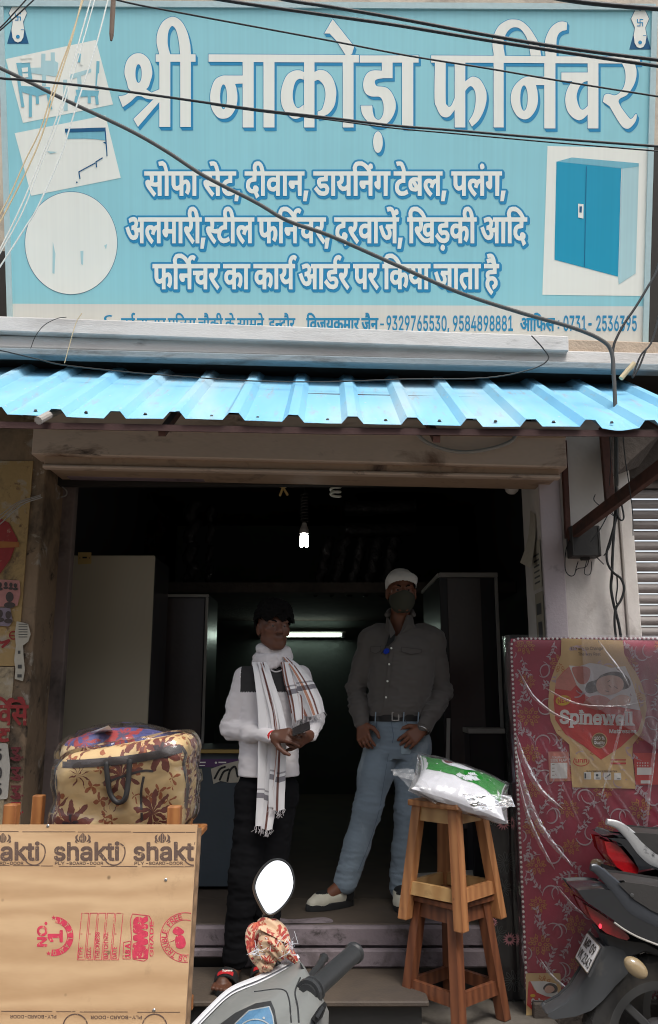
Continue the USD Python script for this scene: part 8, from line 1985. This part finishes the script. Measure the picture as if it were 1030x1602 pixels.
# long-sleeved shirt
F = Field((hb_[0] - .28, 3.76, bhi[2] - .07), (hb_[0] + .30, 4.36, bn[2] + .05), .006)
lv = []
for py, x0, x1, d_ in ((1213, 373, 468, .122), (1180, 375, 466, .114), (1150, 378, 465, .102), (1110, 376, 470, .104), (1080, 374, 474, .104), (1062, 376, 474, .092), (1048, 388, 464, .074), (1036, 404, 448, .056)):
    a_, b_ = P(x0, py, BY), P(x1, py, BY); lv.append((a_[2], (a_[0] + b_[0]) / 2, BY + .01, (b_[0] - a_[0]) / 2, d_))
F.loft(lv, 0, 2.2)
tor = F.F.copy()
for s_, e_, w_ in ((sR, eR, wR), (sL, eL, wL)):
    F.chain([s_, s_ * .5 + e_ * .5, e_], [.052, .045, .040], .025); F.chain([e_, e_ * .5 + w_ * .5, w_ - nrm(w_ - e_) * .005], [.040, .036, .029], .02)
def tee_w(v): return .35 + np.exp(-(np.linalg.norm(v - eR, axis=1) / .11) ** 2) + np.exp(-(np.linalg.norm(v - eL, axis=1) / .11) ** 2) + .5 * np.exp(-((v[:, 2] - bwa[2]) / .08) ** 2)
tee = folds(F.mesh(), .007, (10, 10, 22), 51, tee_w)
v, f = tee
cen = v[f].mean(1); zy = P(420, 1083, 3.96)[2]
arm = np.zeros(len(cen), bool)
for s_, e_ in ((sR, eR), (sL, eL)): arm |= (np.abs(cen[:, 0] - bch[0]) > .135)
yoke = (cen[:, 2] > zy - .02 * (cen[:, 1] - 4.0)) & ~arm
part('shirt', (v, f[~yoke]), 'tee_white', boy, smooth=True); part('black_yoke', (v, f[yoke]), 'tee_black', boy, smooth=True, label='black upper part of the white shirt')
tm_ = tee
part('neck_trim', tube([on_bag(*q, .002, tm_) for q in spline([(416, 1036), (420, 1045), (430, 1051), (440, 1049), (446, 1041)], 5)], .0035, 6), 'tee_white', boy, smooth=True)
part('shirt_print', dense(unary_union([fit_latin('E', 401, 404, 1074, 1078), fit_latin('S', 417, 421, 1070, 1075), sbox(422, 1071, 428, 1074)]), lambda a, b: on_bag(a, b, .003, tm_), 6), 'tee_white', boy)
# trousers
F = Field((hb_[0] - .30, 3.80, .36), (hb_[0] + .26, 4.36, bhi[2] + .06), .0075)
F.chain([bhi + [0, .01, -.005], hR_, kR, aR + [0, 0, .02]], [.088, .086, .064, .052], .03); F.chain([bhi + [0, .01, -.005], hL_, kL, aL + [0, 0, .02]], [.088, .086, .064, .052], .03)
part('trousers', folds(F.mesh(), .008, (8, 8, 22), 61), 'trouser_black', boy, smooth=True)
for a_, dx in ((aR, -.02), (aL, .0)):
    fx = np.array([a_[0] + dx * 1.5, a_[1] - .06, .3255])
    ol = [fx + [.052 * math.cos(t) , .135 * math.sin(t), 0] for t in np.linspace(0, 2 * math.pi, 25)[:-1]]
    part('sandal_sole', hull([q + np.array([0, 0, z]) for q in ol for z in (0, .024)]), 'shoe_black', boy, smooth=40)
    st_ = [(fx[0] + .052 * math.cos(t), fx[1] - .040, .352 + .045 * max(0, math.sin(t))) for t in np.linspace(0, math.pi, 12)]
    V = np.array([np.array(q) + [0, dy, dz] for dy, dz in ((-.030, -.006), (.035, .012)) for q in st_]); Fc = np.array([q for j in range(11) for q in ((j, j + 1, 12 + j + 1), (j, 12 + j + 1, 12 + j))])
    part('sandal_strap', (np.vstack([V, V - [0, 0, .004]]), np.vstack([Fc, Fc[:, ::-1] + 24])), 'shoe_black', boy, smooth=True)
    V = np.array([np.array(q) * 1.0 + [0, dy, dz + .004] for dy, dz in ((-.018, -.003), (.006, .005)) for q in st_[3:9]]); Fc = np.array([q for j in range(5) for q in ((j, j + 1, 6 + j + 1), (j, 6 + j + 1, 6 + j))])
    part('strap_badge', (V, Fc), 'strap_red', boy)
    q0 = np.array(st_[5]) + [0, -.007, .0065]
    g_ = fit_latin('Supreme', -.022, .022, -.005, .005, True)
    part('badge_lettering', sheet(g_, lambda a, b: q0 + [a, .006 - b * .95, -b * .45 + .002]), 'flex_white', boy)
# scarf: a wound ring at the neck and two hanging ends
F = Field(bn - [.17, .17, .12], bn + [.19, .17, .16], .005)
for dz, rx, ry, r_, tl2 in ((.004, .068, .068, .021, .012), (.030, .062, .062, .017, -.008), (-.020, .074, .070, .019, .018)):
    ang = np.linspace(0, 2 * math.pi, 15)
    pts = [bn + np.array([rx * math.cos(a), -.012 + ry * math.sin(a), dz + .010 + tl2 * math.sin(a * 1 + 1) - .012 * (1 - math.sin(a))]) for a in ang]
    F.chain(pts, [r_] * 15, .010)
wrapm = folds(F.mesh(), .007, (34, 34, 14), 71)
part('scarf_wrap', wrapm, 'tee_white', boy, smooth=True)
def hanging(name, cl, widths, length, u0=0.0, u1=1.0, pleat=.012, seed=0, flipy=False):
    """A pleated cloth strip along a centre line (given from the neck down)."""
    c = spline(cl, 8); n = len(c); m = 22
    w = np.interp(np.linspace(0, 1, n), np.linspace(0, 1, len(widths)), widths)
    d = np.linalg.norm(np.diff(c, axis=0), axis=1); dist = np.concatenate([[0], np.cumsum(d)])
    V, UV = [], []
    for i in range(n):
        for j in range(m):
            s_ = j / (m - 1)
            ph = 9 * s_ + seed
            y = -pleat * math.sin(ph) * (1 - .3 * i / n) + .006 * (meshkit.noise(np.array([s_ * 4, i * .22, seed]), 3) - .5)
            x = (s_ - .5) * w[i] + .006 * math.sin(ph * 2 + 1)
            V.append(c[i] + np.array([x, y + .02 * abs(s_ - .5), .01 * math.sin(s_ * 5 + seed) * (i / n)])); UV.append((u0 + (u1 - u0) * s_, (dist[-1] - dist[i])))
    V = np.array(V); Fc = grid_faces(n, m); UV = np.array(UV)
    V2 = np.vstack([V, V + [0, .0035, 0]]); UV2 = np.vstack([UV, UV])
    pth = part(name, (V2, np.vstack([Fc, Fc[:, ::-1] + len(V)])), 'scarf_cloth', boy, smooth=True, uv=UV2)
    # fringe at the end
    fr = []
    r = np.random.default_rng(seed + 5)
    for j in range(0, m, 1):
        q = V[(n - 1) * m + j]; fr.append(tube([q, q + [r.normal(0, .004), r.normal(0, .003), -.010], q + [r.normal(0, .008), 0, -.02 - r.uniform(0, .012)]], .0007, 4))
    return part('scarf_fringe', cat(fr), 'tee_white', boy, kind='stuff')
hanging('scarf_end', [P(404, 1036, 3.985), P(411, 1060, 3.93), P(420, 1100, 3.905), P(425, 1140, 3.90), P(424, 1180, 3.91), P(421, 1220, 3.91), P(416, 1260, 3.92), P(412, 1296, 3.92)], [.055, .075, .105, .125, .12, .105, .085, .07], .85, 0.0, .62, .012, 1)
hanging('scarf_end', [P(412, 1036, 3.975), P(421, 1070, 3.925), P(432, 1110, 3.90), P(438, 1150, 3.895), P(437, 1190, 3.90), P(435, 1230, 3.90), P(434, 1266, 3.91)], [.04, .05, .055, .06, .065, .07, .068], .7, .58, 1.0, .008, 2)
hanging('scarf_end', [P(443, 1028, 4.00), P(456, 1045, 3.97), P(470, 1070, 3.95), P(481, 1095, 3.94), P(490, 1118, 3.94)], [.06, .10, .13, .135, .11], .4, .25, 1.0, .014, 3)
hanging('scarf_end', [P(448, 1036, 3.97), P(454, 1065, 3.945), P(462, 1095, 3.935), P(466, 1128, 3.93)], [.05, .06, .06, .045], .4, .30, .80, .008, 4)
# red thread at the wrist, and the phone in the hands
part('wrist_thread', lathe([(.0245, -.012), (.028, -.010), (.0285, 0), (.028, .010), (.0245, .012)], wR + nrm(wR - eR) * .004, nrm(wR - eR), 20), 'thread_red', boy, smooth=True)
ph = P(474, 1141, 3.80)
pv = beam(P(458, 1146, 3.815), P(485, 1135, 3.80), .050, .009, up=(.1, -.6, .8), bev=.003)
phn = thing('phone', 'dark phone held in both hands by the person in the white scarf', 'phone', ph)
part('case', pv, 'shoe_black', phn)
part('screen', beam(P(459, 1144.5, 3.811), P(484, 1134, 3.798), .044, .003, up=(.1, -.6, .8)), 'panel_black', phn)
